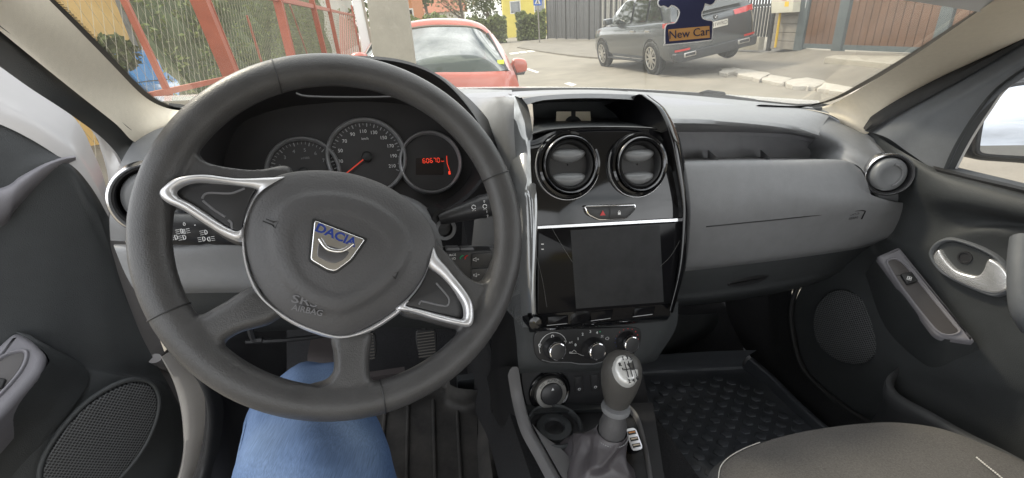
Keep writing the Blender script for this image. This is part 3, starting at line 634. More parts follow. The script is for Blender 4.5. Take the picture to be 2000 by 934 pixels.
# hazard / lock switch pod
HP = Plane(SP.P(1190, 415, .004), SN)
ho = rounded(HP.pxs([(1138, 402), (1240, 398), (1240, 408), (1222, 428), (1168, 431), (1146, 420)]), .005, 5)
hz = MB().prism(HP, ho, -.004, .0035, .0012).build('switch_pod', M_chrome, db)
hi = MB.inset(ho, .0014); MB().prism(HP, hi, -.002, .0040, .0014, dome=.001).build('switch_cap', M_insert, hz)
MB().seg(HP.P(1192, 401, .0062), HP.P(1192, 429, .0062), .0006, .0006, SN).build('switch_gap', M_black, hz)
def tri(mb, p, u, v, s, w):
    mb.poly([p.at(u+a*s, v+b*s, w) for a, b in ((-.6, -.45), (.6, -.45), (0, .6))])
tq = HP.px(1174, 416); tm = MB(); tri(tm, HP, tq[0], tq[1], .0072, .0056); tm.build('hazard_symbol', M_red_ink, hz, 0)
lq = HP.px(1206, 415); lm = MB(); lm.poly([HP.at(lq[0]+a, lq[1]+b, .0056) for a, b in ((-.0022, -.003), (.0022, -.003), (.0022, .0006), (-.0022, .0006))])
lm.tube([HP.at(lq[0]+.0014*cos(a), lq[1]+.0008+.002*sin(a), .0056) for a in np.linspace(0, pi, 8)], .0004, 5, up=SN); lm.build('lock_symbol', M_white_ink, hz, 0)
# chrome strip and the touchscreen
MB().loft([[SP.P(x, y, w) for x, y, w in r] for r in [[(1050, 441, .002), (1333, 425, .002)], [(1050, 442, .006), (1333, 426.5, .006)], [(1050, 447, .006), (1333, 432, .006)], [(1050, 449, .001), (1333, 434, .001)]]], 2, sharp=True).build('chrome_strip', M_ringlit, db, 40)
so = rounded(SP.pxs([(1048, 449), (1331, 432), (1309, 592), (1047, 613)]), .004)
sc = MB().prism(SP, so, -.008, .006, .0015).build('touchscreen', M_screen, db)
MB().prism(SP, rounded(SP.pxs([(1111, 449), (1284, 439), (1292, 588), (1122, 601)]), .001), .0055, .0063, 0).build('display_area', M_lcd, sc)
mk = MB()
for y in (476, 486): mk.poly([SP.P(a, b, .0065) for a, b in ((1057, y), (1062, y), (1062, y+2), (1057, y+2))])
mk.build('screen_marks', M_white_ink, sc, 0)
# fingerprints: faint smear lines on the glass
for pts in (((1078, 446), (1098, 480), (1118, 512)), ((1048, 500), (1060, 550), (1068, 600)), ((1328, 470), (1310, 500), (1290, 520))):
    MB().tube(cr([SP.P(x, y, .00635) for x, y in pts], 16), .00022, 4).build('scratch', mat('scratch_grey', (.12, .12, .12), .5) if 'scratch_grey' not in MATS else MATS['scratch_grey'], sc, 0)
# button row under the screen
MB().loft([[SP.P(x, y, w) for x, y, w in r] for r in [[(1030, 612, .004), (1311, 590, .004)], [(1032, 640, .0), (1309, 616, .0)], [(1034, 648, -.01), (1304, 624, -.01)], [(1036, 650, -.06), (1300, 628, -.06)]]], 2, sharp=True).build('lower_trim', M_gloss, db, 30)
for q in ([(1068, 617), (1108, 614), (1108, 632), (1068, 636)], [(1150, 608), (1196, 603), (1192, 622), (1154, 627)], [(1237, 601), (1278, 597), (1274, 614), (1236, 619)]):
    b = MB().prism(SP, rounded(SP.pxs(q), .001), -.004, .004, .001).build('blank_button', M_screen, db)
    MB().tube([SP.P(x, y, .0042) for x, y in (q[3], q[2])], .0005, 5).build('button_edge', M_bezel, b)
kn = SP.P(1042, 628, .004); MB().lathe(Plane(kn, SN), [(.011, -.02), (.011, .004), (.009, .008), (.0005, .009)], 30).build('volume_knob', M_gloss, db)
gl = MB(); g = [[SP.P(1310, 592, .002), SP.P(1314, 590, -.002)], [SP.P(1306, 606, .002), SP.P(1310, 606, -.002)]]; 
# climate panel below the screen
LN = unit(V(0, -1, .28)); LP = Plane(cY(1155, 675, .562), LN)
MB().loft([[LP.P(x, y, w) for x, y, w in r] for r in [
  [(1000, 600, -.01), (1036, 630, .0), (1160, 628, .0), (1290, 600, .0), (1325, 590, -.02)],
  [(1008, 660, -.01), (1038, 660, .0), (1160, 660, .0), (1285, 640, .0), (1320, 640, -.02)],
  [(1012, 712, -.01), (1040, 712, .0), (1160, 712, .0), (1255, 700, .0), (1290, 690, -.02)],
  [(1016, 730, -.03), (1040, 728, -.02), (1160, 726, -.02), (1245, 714, -.02), (1280, 705, -.04)]]], 30, 24).build('stack_lower', M_door, db, 60)
co = [tuple(p) for p in cr(LP.pxs([(1044, 650), (1070, 642), (1160, 640), (1235, 638), (1250, 648), (1248, 672), (1236, 690), (1205, 700), (1160, 710), (1120, 708), (1070, 708), (1050, 700), (1042, 680)]), 70, True)]
cp = MB().prism(LP, co, -.002, .0035, .0015).build('climate_panel', M_black, db)
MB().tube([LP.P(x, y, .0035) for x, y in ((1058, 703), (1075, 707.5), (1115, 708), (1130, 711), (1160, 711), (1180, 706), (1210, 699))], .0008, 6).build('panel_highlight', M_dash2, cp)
for x, y, r in ((1082, 680, .0155), (1158, 680, .0155), (1224, 667, .0150)):
    kp = Plane(LP.P(x, y, .0035), unit(LN+V(0, 0, .06)))
    k = MB().lathe(kp, [(r*1.25, -.002), (r*1.22, .004), (r*1.0, .007), (r*.97, .013)], 44, cap1=False).build('climate_knob', M_insert, cp, 50)
    MB().lathe(kp, [(r*.95, .012), (r*.95, .0165), (r*.90, .019), (r*.82, .0195), (r*.80, .0185)], 44, cap1=False).build('knob_ring', M_chrome, k, 50)
    MB().lathe(kp, [(r*.81, .0187), (r*.5, .0192), (.0004, .0193)], 40).build('knob_cap', M_insert, k, 50)
ink = MB(); C1 = LP.px(1080, 677, .0037)
ink.tube([LP.at(C1[0]+.0235*cos(a), C1[1]+.0235*sin(a), .0038) for a in np.linspace(rad(10), rad(200), 24)], .0005, 4, up=LN)
for x, y in ((1079, 657), (1054, 674), (1102, 669)): 
    q = LP.px(x, y, .0037); ink.tube([LP.at(q[0]+.0022*cos(a), q[1]+.0022*sin(a), .004) for a in np.linspace(0, 2*pi, 10, endpoint=False)], .0006, 4, closed=True, up=LN); ink.poly([LP.at(q[0]+a*.0016, q[1]+b*.0016-.004, .004) for a, b in ((-1, 0), (1, 0), (0, 1.2))])
for t, x, y in (('0', 1124, 674), ('1', 1129, 662), ('2', 1138, 653), ('3', 1153, 648), ('4', 1166, 650)):
    q = LP.px(x, y, .0037); textmb(ink, t, LP, q[0], q[1], .0062, .0038, bold=.0001)
q = LP.px(1115, 669, .0037); textmb(ink, 'A/C', LP, q[0], q[1], .0042, .0038)
q = LP.px(1176, 657, .0037)
for k in range(4):
    a = rad(45+90*k); ink.poly([LP.at(q[0]+c_*cos(a+b_), q[1]+c_*sin(a+b_), .0039) for c_, b_ in ((.0002, 0), (.0026, -.35), (.0026, .35))])
q = LP.px(1186, 661, .0037); ink.tube([LP.at(q[0]+.003*cos(a), q[1]+.0022*sin(a), .0039) for a in np.linspace(0, 2*pi, 12, endpoint=False)], .0005, 4, closed=True, up=LN)
ca = [LP.px(x, y, .0037) for x, y in ((1112, 688), (1117, 688), (1121, 684), (1125, 687), (1126, 690), (1112, 690))]
ink.tube([LP.at(u, v, .0039) for u, v in ca], .0005, 4, closed=True, up=LN)
ink.tube(cr([LP.P(x, y, .0038) for x, y in ((1127, 690), (1136, 694), (1144, 695))], 10), .0004, 4)
ink.build('climate_symbols', M_white_ink, cp, 0)
rd = MB()
for i, a in enumerate(np.linspace(rad(150), rad(-5), 8)):
    q = LP.px(1224, 664, .0037); rd.lathe(LP, [(.0006+.0001*i, .0036), (.0006+.0001*i, .0039), (.0001, .004)], 10, c=(q[0]+.0215*cos(a), q[1]+.0195*sin(a)))
rd.build('temperature_dots', M_red_ink, cp, 0)
bd = MB()
for a in np.linspace(rad(165), rad(205), 3):
    q = LP.px(1224, 664, .0037); bd.lathe(LP, [(.0008, .0036), (.0008, .0039), (.0001, .004)], 10, c=(q[0]+.0215*cos(a), q[1]+.0195*sin(a)))
bd.build('temperature_dots', M_blue_ink, cp, 0)
q = LP.px(1172, 648, .0037); MB().lathe(LP, [(.0012, .0036), (.0012, .004), (.0001, .004)], 10, c=q).build('indicator_lamp', M_green_ink, cp, 0)

# ================================================================ CENTRE CONSOLE
cc = thing('centre_console', 'black centre console with drive mode dial, switches and cup holder around the gear lever', 'console', (.30, .55, -.85))
KN = unit(V(0, -1, .30)); KPn = Plane(cY(1100, 760, .585), KN)
MB().loft([[KPn.P(x, y, 0) for x, y in r] for r in [[(1018, 724), (1250, 706)], [(1022, 760), (1262, 760)], [(1030, 796), (1270, 800)]]], 16, 8).build('switch_panel', M_dark, cc)
dk = KPn.sub(*KPn.px(1073, 764)); 
d = MB().lathe(dk, [(.039, -.004), (.0385, .003), (.036, .0055), (.031, .004), (.030, .002)], 52, cap1=False).build('drive_mode_dial', M_gloss, cc, 50)
MB().lathe(dk, [(.0285, .0), (.0285, .009), (.0275, .011), (.0205, .0112), (.020, .009)], 48, cap1=False).build('dial_ring', M_bezel2 if 'M_bezel2' in globals() else mat('dial_ring_silver', (.50, .49, .47), .35, metal=.9), d, 50)
MB().lathe(dk, [(.0200, .009), (.0195, .014), (.017, .0155), (.0004, .016)], 40).build('dial_cap', M_insert, d, 50)
im = MB(); textmb(im, 'AUTO', dk, .0015, .0242, .0062, .0115, rot=0); textmb(im, '2WD', dk, -.0165, .0175, .0050, .0115, rot=.75); textmb(im, 'LOCK', dk, .0185, .0165, .0050, .0115, rot=-.8)
im.build('dial_lettering', M_dark, d, 0); im = MB(); tri(im, dk, .001, .0105, .0045, .0158); im.build('dial_pointer', M_white_ink, d, 0)
for q in ([(1122, 736), (1136, 734), (1138, 764), (1124, 766)], [(1153, 732), (1167, 730), (1170, 760), (1156, 762)]):
    o = rounded(KPn.pxs(q), .0015); b = MB().prism(KPn, o, -.002, .003, .001).build('console_switch', M_insert, cc)
    MB().prism(KPn, [(u*1.0+0, v) for u, v in MB.inset(o, -.0016)], -.002, .0008, .0004).build('switch_frame', M_black, b)
    c = np.mean(np.array(o), 0); im = MB(); im.tube([KPn.at(c[0]+.0024*cos(a), c[1]-.0085+.002*sin(a), .0032) for a in np.linspace(0, 2*pi, 10, endpoint=False)], .0005, 4, closed=True, up=KN); im.build('switch_symbol', M_white_ink, b, 0)
# tray floor with cup holder
ZT = -.612
def zp(x, y, z=ZT): return cZ(x, y, z)
TP = Plane(V(.3, .5, ZT), (0, 0, 1), (0, 1, 0))
to = [zp(1034, 800), zp(1275, 790), zp(1275, 905), zp(1100, 905), zp(1050, 850)]
tf = MB().loft([[zp(1020, 796), zp(1150, 790), zp(1275, 786)], [zp(1040, 860), zp(1150, 860), zp(1285, 850)], [zp(1075, 935), zp(1150, 960), zp(1300, 950)]], 16, 10).build('console_tray', M_dark, cc)
MB().loft([[KPn.P(1026, 792, .001), KPn.P(1150, 788, .001), KPn.P(1230, 786, .001)], [zp(1036, 806, ZT+.014), zp(1150, 800, ZT+.014), zp(1230, 797, ZT+.014)], [zp(1037, 812, ZT+.002), zp(1150, 806, ZT+.002), zp(1230, 803, ZT+.002)]], 16, sharp=True).build('tray_lip', M_door, cc)
cpn = Plane(zp(1082, 838, ZT+.002), (0, 0, 1), (0, 1, 0))
ch = MB().lathe(cpn, [(.047, .0), (.0475, .010), (.045, .013), (.042, .011), (.041, .003), (.0405, .001)], 56, cap1=False).build('cup_holder', M_door, cc, 50)
MB().lathe(cpn, [(.041, .0035), (.036, .003), (.034, .0012), (.0004, .0010)], 48).build('holder_floor', M_dark, ch, 50)
MB().lathe(cpn, [(.030, .001), (.029, .0065), (.026, .008), (.018, .007), (.016, .0022)], 44, cap1=False).build('holder_ring', M_door, ch, 50)
MB().lathe(cpn.sub(.002, -.006), [(.014, .0012), (.0004, .0022)], 30).build('holder_hole', M_black, ch, 0)
# raised sides of the console: a light edge left and right
def side(edge_px, out_dx, name, w=.018, flip=1):
    e = [zp(x, y, z) for x, y, z in edge_px]; a = cr(e, 40); g = []
    for off, dz in ((0, -.03), (.0, -.004), (.003, .0), (w*.7, .001), (w, -.004), (w+.003, -.015)):
        g.append([p+V(out_dx*off, 0, dz) for p in a])
    return MB().grid(np.array(g)).build(name, M_pod2, cc, 50)
M_pod2 = mat('console_edge_plastic', (.13, .128, .132), .48, bump=('noise', 900, .0004, .4))
side([(1013, 716, -.505), (1022, 770, -.555), (1038, 826, -.585), (1068, 880, -.600), (1105, 945, -.606), (1140, 1000, -.606)], -1, 'console_side', .015)
MB().loft([[zp(1038, 826, -.583), zp(1068, 880, -.598), zp(1105, 945, -.604), zp(1140, 1000, -.606)], [zp(1058, 850, -.596), zp(1090, 872, -.600), zp(1122, 905, -.603), zp(1180, 990, -.606)]], 20, 4).build('console_deck', M_pod2, cc)
side([(1222, 790, -.600), (1240, 812, -.604), (1252, 850, -.606), (1262, 900, -.606), (1272, 970, -.606)], 1, 'console_side', .008)

# ================================================================ GEAR LEVER
gl_ = thing('gear_lever', 'gear lever with dark egg-shaped knob, silver shift pattern and leather gaiter on the console', 'gear lever', cX(1165, 925, .30))
kc = cX(1212, 738, .30); ax = unit(cX(1213, 700, .303)-cX(1193, 815, .30)); ax = unit(V(.06, .10, .99))
KP2 = Plane(kc, ax, (0, 1, 0)); 
M_knob = mat('gear_knob_plastic', (.070, .067, .063), .42, var=(30, .08), bump=('leather', 800, .0005, .35))
kb = MB().lathe(KP2, [(.013, -.047), (.0175, -.042), (.0215, -.030), (.0255, -.015), (.0280, .000), (.0285, .010), (.0272, .020), (.0235, .029), (.018, .035), (.010, .0385), (.0004, .0395)], 48, sx=1.0, sy=1.02).build('gear_knob', M_knob, gl_, 60)
tn = unit(V(.03, -.62, .78)); tp = Plane(kc+ax*.006+tn*.0285, tn, (0, 1, .5))
tc_ = np.array(tp.px(1224, 723)); tp2 = tp.sub(tc_[0], tc_[1], 0)
bz = MB().lathe(tp2, [(.0200, -.0070), (.0185, -.001), (.0168, .0022), (.0115, .0042), (.0004, .0050)], 48, sx=.92, sy=1.12).build('shift_plate', mat('shift_plate_silver', (.60, .60, .59), .32, metal=.35), kb, 60)
sp_ = MB()
def sl(a, b): sp_.seg(tp2.at(*a, .0058), tp2.at(*b, .0058), .0009, .0012, tp2.n)
for x in (-.003, .003, .009): sl((x, .0105), (x, -.0105))
sl((-.0085, .0), (.009, .0)); sl((-.0085, .0), (-.0085, .003))
for t, x, y in (('R', -.0105, .0078), ('1', -.0035, .0152), ('3', .0028, .0152), ('5', .0085, .0135), ('2', -.0035, -.0158), ('4', .0028, -.0158), ('6', .0095, -.0135)): textmb(sp_, t, tp2, x, y, .0068, .0056, bold=.0001, ext=.0008)
sp_.build('shift_pattern', M_dark, kb, 0)
colr = Plane(kc-ax*.052, ax, (0, 1, 0))
MB().lathe(colr, [(.0145, -.006), (.0205, -.004), (.0215, .000), (.0205, .004), (.0145, .006), (.013, .012)], 40, cap1=False).build('lift_collar', M_dash2, gl_, 50)
MB().lathe(colr, [(.020, -.045), (.0205, -.030), (.018, -.020), (.0145, -.005)], 36, cap1=False).build('lever_sleeve', M_pad, gl_, 50)
# gaiter: a folded cone from the sleeve down to the console frame
bc = zp(1160, 930, -.640)+V(0, -.01, 0); top = kc-ax*.093; g = []
for j in range(46):
    t = j/45; row = []
    c = top*(1-t)+bc*t+V(-.010*sin(pi*t), 0, 0)
    for k in range(72):
        a = 2*pi*k/72; rx = .022+.052*t**1.15; ry = .022+.070*t**1.1
        fold = .0125*sin(pi*min(t*1.2, 1))*(.45-abs(sin(2*a+.7*sin(5*t)+3.2*t)))+.009*sin(pi*t)*(.45-abs(sin(1.5*a-5.5*t+1+.5*sin(2*a))))*(1 if True else 0)+.011*(.5-abs(sin(6.5*t+1.2*sin(a+.5)+.5*sin(3*a))))*t*(1-t)*3.0
        sq = (abs(cos(a))**3+abs(sin(a))**3)**(-1/3.); sq = 1+(sq-1)*t
        row.append(c+V((rx*sq+fold)*cos(a), (ry*sq+fold)*sin(a), .0))
    g.append(row)
M_boot = mat('gaiter_leatherette', (.070, .064, .070), .34, spec=.5, bump=('leather', 700, .0004, .25), var=(25, .08))
MB().grid(np.array(g)[::-1], cu=True).build('gaiter', M_boot, gl_, 70)
st = MB()
for k in range(44):
    a0 = 2*pi*k/44; st.seg(top+ax*-.006+V(.0245*cos(a0), .0245*sin(a0), 0), top+ax*-.006+V(.0245*cos(a0+.09), .0245*sin(a0+.09), 0), .0011)
st.build('stitching', M_grey_ink, gl_, 0)
fr = [bc+V(.074*sg*(abs(cos(a))**.6)*np.sign(cos(a))*1, .098*np.sign(sin(a))*abs(sin(a))**.6, .012) for sg in (1,) for a in np.linspace(0, 2*pi, 64, endpoint=False)]
MB().tube(fr, .006, 8, closed=True, flat=.7).build('gaiter_frame', M_pod2, gl_, 60)

# ================================================================ USB CHARGER in the console socket
uc = zp(1238, 858, -.575); un = unit(V(.05, -.45, .9)); UP = Plane(uc, un, (0, 1, .4))
us = thing('usb_charger', 'small black and gold usb car charger with three ports plugged in beside the gear lever', 'charger', uc-un*.03)
MB().lathe(UP, [(.012, -.045), (.0125, -.030), (.0140, -.026), (.0140, -.020), (.012, -.017)], 32, cap1=False).build('gold_collar', mat('gold_metal', (.75, .52, .22), .2, metal=1.0), us, 50)
uo = rounded([(-.0105, -.0175), (.0105, -.0175), (.0105, .0175), (-.0105, .0175)], .008, 6)
MB().prism(UP, uo, -.016, .0, .002).build('charger_body', M_gloss, us); MB().prism(UP, MB.inset(uo, .0008), -.001, .0012, .0008).build('charger_face', M_silver, us)
for k, c in enumerate(((.55, .22, .05), (.5, .42, .32), (.5, .42, .32))):
    y = .0095-.0095*k; b = MB().prism(UP, [(-.0068, y-.0028), (.0068, y-.0028), (.0068, y+.0028), (-.0068, y+.0028)], .0010, .0016, 0).build('usb_port', M_black, us, 0)
    MB().prism(UP, [(-.0055, y-.0004), (.0055, y-.0004), (.0055, y+.0016), (-.0055, y+.0016)], .0016, .0020, 0).build('port_tongue', mat('port_tongue', c, .4) if k != 2 else MATS['port_tongue'], b, 0)
# ================================================================ STEERING COLUMN
sc_ = thing('steering_column', 'dark grey steering column cover with light switch, wiper stalk and audio remote behind the wheel', 'column', cY(760, 440, .60))
MB().loft(rows([
  [(640, 372, .66), (700, 370, .655), (760, 374, .65), (815, 392, .645), (850, 420, .64)],
  [(640, 380, .59), (700, 376, .585), (760, 382, .58), (818, 402, .58), (850, 432, .585)],
  [(640, 440, .56), (700, 440, .56), (770, 440, .56), (830, 450, .565), (862, 470, .575)],
  [(640, 520, .57), (700, 520, .57), (770, 520, .57), (830, 515, .575), (868, 500, .585)],
  [(640, 600, .61), (700, 600, .61), (770, 590, .61), (830, 560, .61), (874, 520, .62)]]), 30, 36).build('column_cover', M_dash2, sc_, 60)
ip = Plane(cY(868, 447, .585), unit(V(.25, -.95, .1))); 
ig = MB().lathe(ip, [(.016, -.02), (.016, .004), (.0145, .006), (.0105, .004)], 32, cap1=False).build('ignition_lock', M_dash2, sc_, 50); MB().lathe(ip, [(.0108, .004), (.0095, -.001), (.0004, -.002)], 24).build('lock_barrel', M_black, ig)
MB().lathe(ip.sub(-.004, .016), [(.015, -.02), (.014, .004), (.0004, .002)], 28).build('stalk_boot', M_black, sc_, 50)
a, b = cY(858, 428, .585), cY(962, 398, .585)
t_ = np.linspace(0, 1, 16); MB().tube([a*(1-t)+b*t for t in t_], [.0075+.0075*min(1, t*1.25)+(.001 if .78 < t < .82 else 0) for t in t_], 18, up=(0, 0, 1), flat=1.1).build('wiper_stalk', M_insert, sc_, 60)
dirs = unit(b-a); nn = unit(np.cross(dirs, np.cross(V(0, -1, .3), dirs))); WPn = Plane(a*.35+b*.65, nn, np.cross(nn, dirs)); WPn.u = dirs; WPn.v = np.cross(nn, dirs)
WPn = Plane(a*.3+b*.7, nn, (0, 0, 1)); ws = MB()
for i, (tx, ty) in enumerate(((-.006, .003), (.009, .0035))):
    ws.tube([WPn.at(tx+.0026*cos(q), ty+.0028*sin(q), .0164) for q in np.linspace(.2, 6, 9)], .0005, 4, up=nn)
    for k in range(3): ws.poly([WPn.at(tx-.002+k*.002+c_, ty-.0045+d_, .0164) for c_, d_ in ((-.0004, -.0004), (.0004, -.0004), (.0004, .0005), (-.0004, .0005))])
textmb(ws, '0', WPn, .0085, .010, .0045, .0158); textmb(ws, '1', WPn, .0115, -.004, .0045, .0164); textmb(ws, '2', WPn, .0125, -.010, .0045, .0156); ws.build('stalk_symbols', M_white_ink, sc_, 0)
# light switch barrel on the left
a, b = cY(318, 446, .565), cY(472, 452, .585); t_ = np.linspace(0, 1, 12)
MB().tube([a*(1-t)+b*t for t in t_], [.0185 if t < .46 else (.0165 if t < .56 else .0175) for t in t_], 24, up=(0, 0, 1), flat=1.0).build('light_switch', M_black2 if 'M_black2' in globals() else M_insert, sc_, 40)
d_ = unit(b-a); nn = unit(V(0, -1, .25)-V(0, -1, .25).dot(d_)*d_); LS = Plane((a+b)/2, nn, (0, 0, 1)); li = MB()
def lamp(px, py, flip=1, beams=3):
    q = LS.px(px, py, .0186); li.tube([LS.at(q[0]+flip*(.0024*cos(x)), q[1]+.0026*sin(x), .0186) for x in np.linspace(-pi/2, pi/2, 7)], .0005, 4, closed=True, up=nn)
    for k in range(beams): li.seg(LS.at(q[0]-flip*.0012, q[1]-.0022+.0022*k, .0186), LS.at(q[0]-flip*.0048, q[1]-.0022+.0022*k, .0186), .0005)
for a_ in ((353, 452, 1), (361, 452, -1), (342, 464, 1), (358, 464, 1), (400, 454, 1), (396, 467, 1), (410, 467, -1)): lamp(*a_)
q = LS.px(360, 438, .0175); textmb(li, '0', LS, q[0], q[1], .0055, .0180); q = LS.px(381, 440, .0175); li.lathe(LS, [(.0008, .0175), (.0002, .0182)], 8, c=q)
li.build('switch_symbols', M_white_ink, sc_, 0)
# audio remote
RN = unit(V(0, -1, .12)); RP = Plane(cY(910, 520, .572), RN)
ar = MB().prism(RP, rounded(RP.pxs([(858, 492), (962, 490), (958, 560), (862, 562)]), .003), -.02, .0, .002).build('audio_remote', M_insert, sc_)
MB().prism(RP, RP.pxs([(921, 495), (960, 493), (959, 520), (920, 521)]), -.001, .0022, .001).build('volume_button', M_insert, ar)
MB().prism(RP, RP.pxs([(920, 524), (959, 523), (956, 552), (920, 550)]), -.001, .0022, .001).build('volume_button', M_insert, ar)
for x in (886, 914): MB().prism(RP, rounded(RP.pxs([(x-14, 487), (x+12, 486), (x+14, 492), (x-14, 493)]), .002), -.016, -.004, .001).build('remote_button', M_dash2, ar)
ri = MB()
for (x, y, s) in ((928, 507, '+'), (929, 537, '-')):
    q = RP.px(x, y, .0023); k = .0022
    ri.tube([RP.at(q[0]+a*k, q[1]+b*k, .0026) for a, b in ((-1.3, -.6), (-.5, -.6), (.6, -1.4), (.6, 1.4), (-.5, .6), (-1.3, .6))], .0004, 4, closed=True, up=RN)
    ri.seg(RP.at(q[0]+k*1.3, q[1], .0026), RP.at(q[0]+k*2.5, q[1], .0026), .0006)
    if s == '+': ri.seg(RP.at(q[0]+k*1.9, q[1]-k*.6, .0026), RP.at(q[0]+k*1.9, q[1]+k*.6, .0026), .0006)
q = RP.px(878, 499, .0003); textmb(ri, 'SOURCE', RP, q[0], q[1], .0048, .0003); q = RP.px(880, 506, .0003); textmb(ri, 'RADIO', RP, q[0], q[1], .0048, .0003); ri.build('remote_symbols', M_white_ink, ar, 0)
for x, mm in ((902, M_green_ink), (911, M_red_ink)):
    q = RP.px(x, 502, .0003); MB().tube([RP.at(q[0]+a*.0022, q[1]+b*.0022, .0006) for a, b in ((-1, -1.3), (-1, -.2), (0, .7), (1, 1))], .0008, 5, up=RN).build('phone_symbol', mm, ar, 0)
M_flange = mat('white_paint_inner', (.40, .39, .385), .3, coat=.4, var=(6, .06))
M_dedge = mat('door_edge_grey', (.21, .20, .20), .5)
# ================================================================ CAR BODY AROUND THE CABIN
cb = thing('car_body', 'white car shell around the cabin with beige windscreen pillars, bonnet edge and open driver doorway', 'car', (.30, .9, -1.0))
# windscreen plane through the two lower corners and the upper pillar points
q1, q2, q3, q4 = V(-.32, .862, -.139), V(.952, .862, -.139), V(-.261, .521, .020), V(.861, .521, .047)
wn = unit(np.cross(q2-q1, (q3+q4)/2-(q1+q2)/2)); wn = wn if wn[1] < 0 else -wn
WS = Plane((q1+q2)/2, wn)
# glass edge (dark frit) and pillar outlines in the windscreen plane
Lin = [(86, -12), (156, 55), (221, 121), (282, 181), (318, 203), (352, 213), (430, 213)]
Rin = [(1965, -14), (1790, 100), (1690, 160), (1620, 196), (1560, 208), (1480, 206)]
gp = [WS.P(x, y, -.004) for x, y in [(40, -60), (84, -12), (154, 55), (219, 123), (280, 183), (318, 207), (352, 217), (420, 218), (620, 200), (1000, 178), (1250, 184), (1480, 210), (1560, 213), (1625, 200), (1700, 158), (1790, 105), (1965, -10), (2060, -70)]]
top = [WS.P(-60, -420, -.004), WS.P(2230, -420, -.004)]
gm = MB(); gm.poly(gp[:]+[top[1], top[0]]); gm.build('windscreen', M_wsglass, cb, 0)
def strip(pts, wid, w=-.001, inner=1):
    a = np.array(cr([WS.px(x, y, w) for x, y in pts], 60)); t = np.gradient(a, axis=0); n = np.stack([-t[:, 1], t[:, 0]], 1); n /= np.linalg.norm(n, axis=1)[:, None]
    return a, n*inner
for pts, sg in ((Lin, 1), (Rin, -1)):
    fb = MB(); a, n = strip(pts, .01, inner=sg); fr_n = 0
    fb.grid(np.array([[WS.at(*(p-q*.014), -.0015) for p, q in zip(a, n)], [WS.at(*(p+q*.0030), -.0015) for p, q in zip(a, n)]]))
    d = np.concatenate([[0], np.cumsum(np.linalg.norm(np.diff(a, axis=0), axis=1))]); L = d[-1]
    for k, s in enumerate(np.arange(0, L, .0030)):
        p = V(np.interp(s, d, a[:, 0]), np.interp(s, d, a[:, 1])); q = V(np.interp(s, d, n[:, 0]), np.interp(s, d, n[:, 1])); tt = V(q[1], -q[0])
        b0, b1 = p+q*.0028, p+q*(.0056 if k % 2 else .0064); fb.poly([WS.at(*(b0-tt*.0009), -.0015), WS.at(*(b0+tt*.0009), -.0015), WS.at(*(b1+tt*.0006), -.0015), WS.at(*(b1-tt*.0006), -.0015)])
    fb.build('windscreen_border', M_frit, cb, 0)
# black cowl along the bottom of the glass
cw = [(330, 205, .875), (380, 210, .88), (450, 208, .93), (600, 190, 1.00), (800, 180, 1.04), (1000, 176, 1.06), (1160, 176, 1.06), (1300, 182, 1.04), (1450, 196, 1.0), (1560, 207, .90), (1606, 204, .87)]
MB().loft([[cY(x, y-4, k+.0) for x, y, k in cw], [cY(x, y+3, k-.005) for x, y, k in cw], [cY(x, y+10, k-.03) for x, y, k in cw]], 60, sharp=True).build('windscreen_cowl', M_rub, cb)
# bonnet seen over the cowl
bn = [(300, 190), (600, 176), (900, 172), (1080, 171), (1260, 176), (1450, 188), (1600, 198)]
MB().loft([[cY(x, y+9, 1.10) for x, y in bn], [cY(x, y+3, 1.25) for x, y in bn], [cY(x, y, 1.40) for x, y in bn], [cY(x, y+.5, 1.52) for x, y in bn], [cY(x, y+20, 1.75) for x, y in bn]], 40, 24).build('bonnet', M_white, cb, 60)
# wipers parked on the glass
def wiper(pts, r, n, head=None):
    w = MB().tube(cr([cY(x, y, k) for x, y, k in pts], 30), r, 8, flat=.7); ob = w.build('wiper', M_rub, cb)
    if head: MB().prism(*head, .0, .010, .003).build('wiper_head', M_dark, ob)
hp1 = Plane(cY(930, 182, 1.08), V(0, -1, .4))
wiper([(560, 178, 1.07), (760, 182, 1.08), (950, 184, 1.08)], .006, 8, (hp1, rounded(hp1.pxs([(916, 177), (940, 175), (951, 181), (950, 186), (920, 187)]), .003)))
hp2 = Plane(cY(1380, 186, 1.04), V(0, -1, .4))
wiper([(1180, 177, 1.07), (1300, 181, 1.06), (1400, 187, 1.04), (1475, 197, 1.0)], .006, 8, (hp2, rounded(hp2.pxs([(1364, 181), (1378, 177), (1411, 181), (1414, 187), (1405, 191), (1372, 190)]), .003)))
# pillar trims, beige cloth over a rounded section
def pillar(inner, outer, name, m, bulge, wi=.0, wo=-.0, Y0=None):
    a = cr([np.array(p) for p in inner], 50); b = cr([np.array(p) for p in outer], 50); g = []
    nrm = unit(V(0, -1, .25))
    for t in np.linspace(0, 1, 13): g.append(a*(1-t)+b*t+nrm*bulge*sin(pi*t)**.8)
    return MB().grid(np.array(g)).build(name, m, cb, 60)
Pl = [WS.P(x, y, .004) for x, y in [(84, -12), (150, 55), (215, 122), (276, 184), (314, 207), (352, 216), (400, 214)]]
Plo = [cY(-20, 44, .42), cY(58, 108, .52), cY(150, 182, .62), cY(226, 242, .69), cY(268, 279, .735), cY(320, 262, .78)]
pillar(Pl, Plo, 'pillar_trim', M_beige, .028)
Pr = [WS.P(x, y, .004) for x, y in [(1960, -12), (1792, 104), (1692, 166), (1632, 200), (1590, 212), (1560, 212)]]
Pro = [cY(2110, 30, .50), cY(1916, 117, .60), cY(1830, 159, .66), cY(1746, 204, .715), cY(1710, 232, .74), cY(1692, 262, .755), cY(1640, 242, .80)]
pillar(Pr, Pro, 'pillar_trim', M_beige, .028)
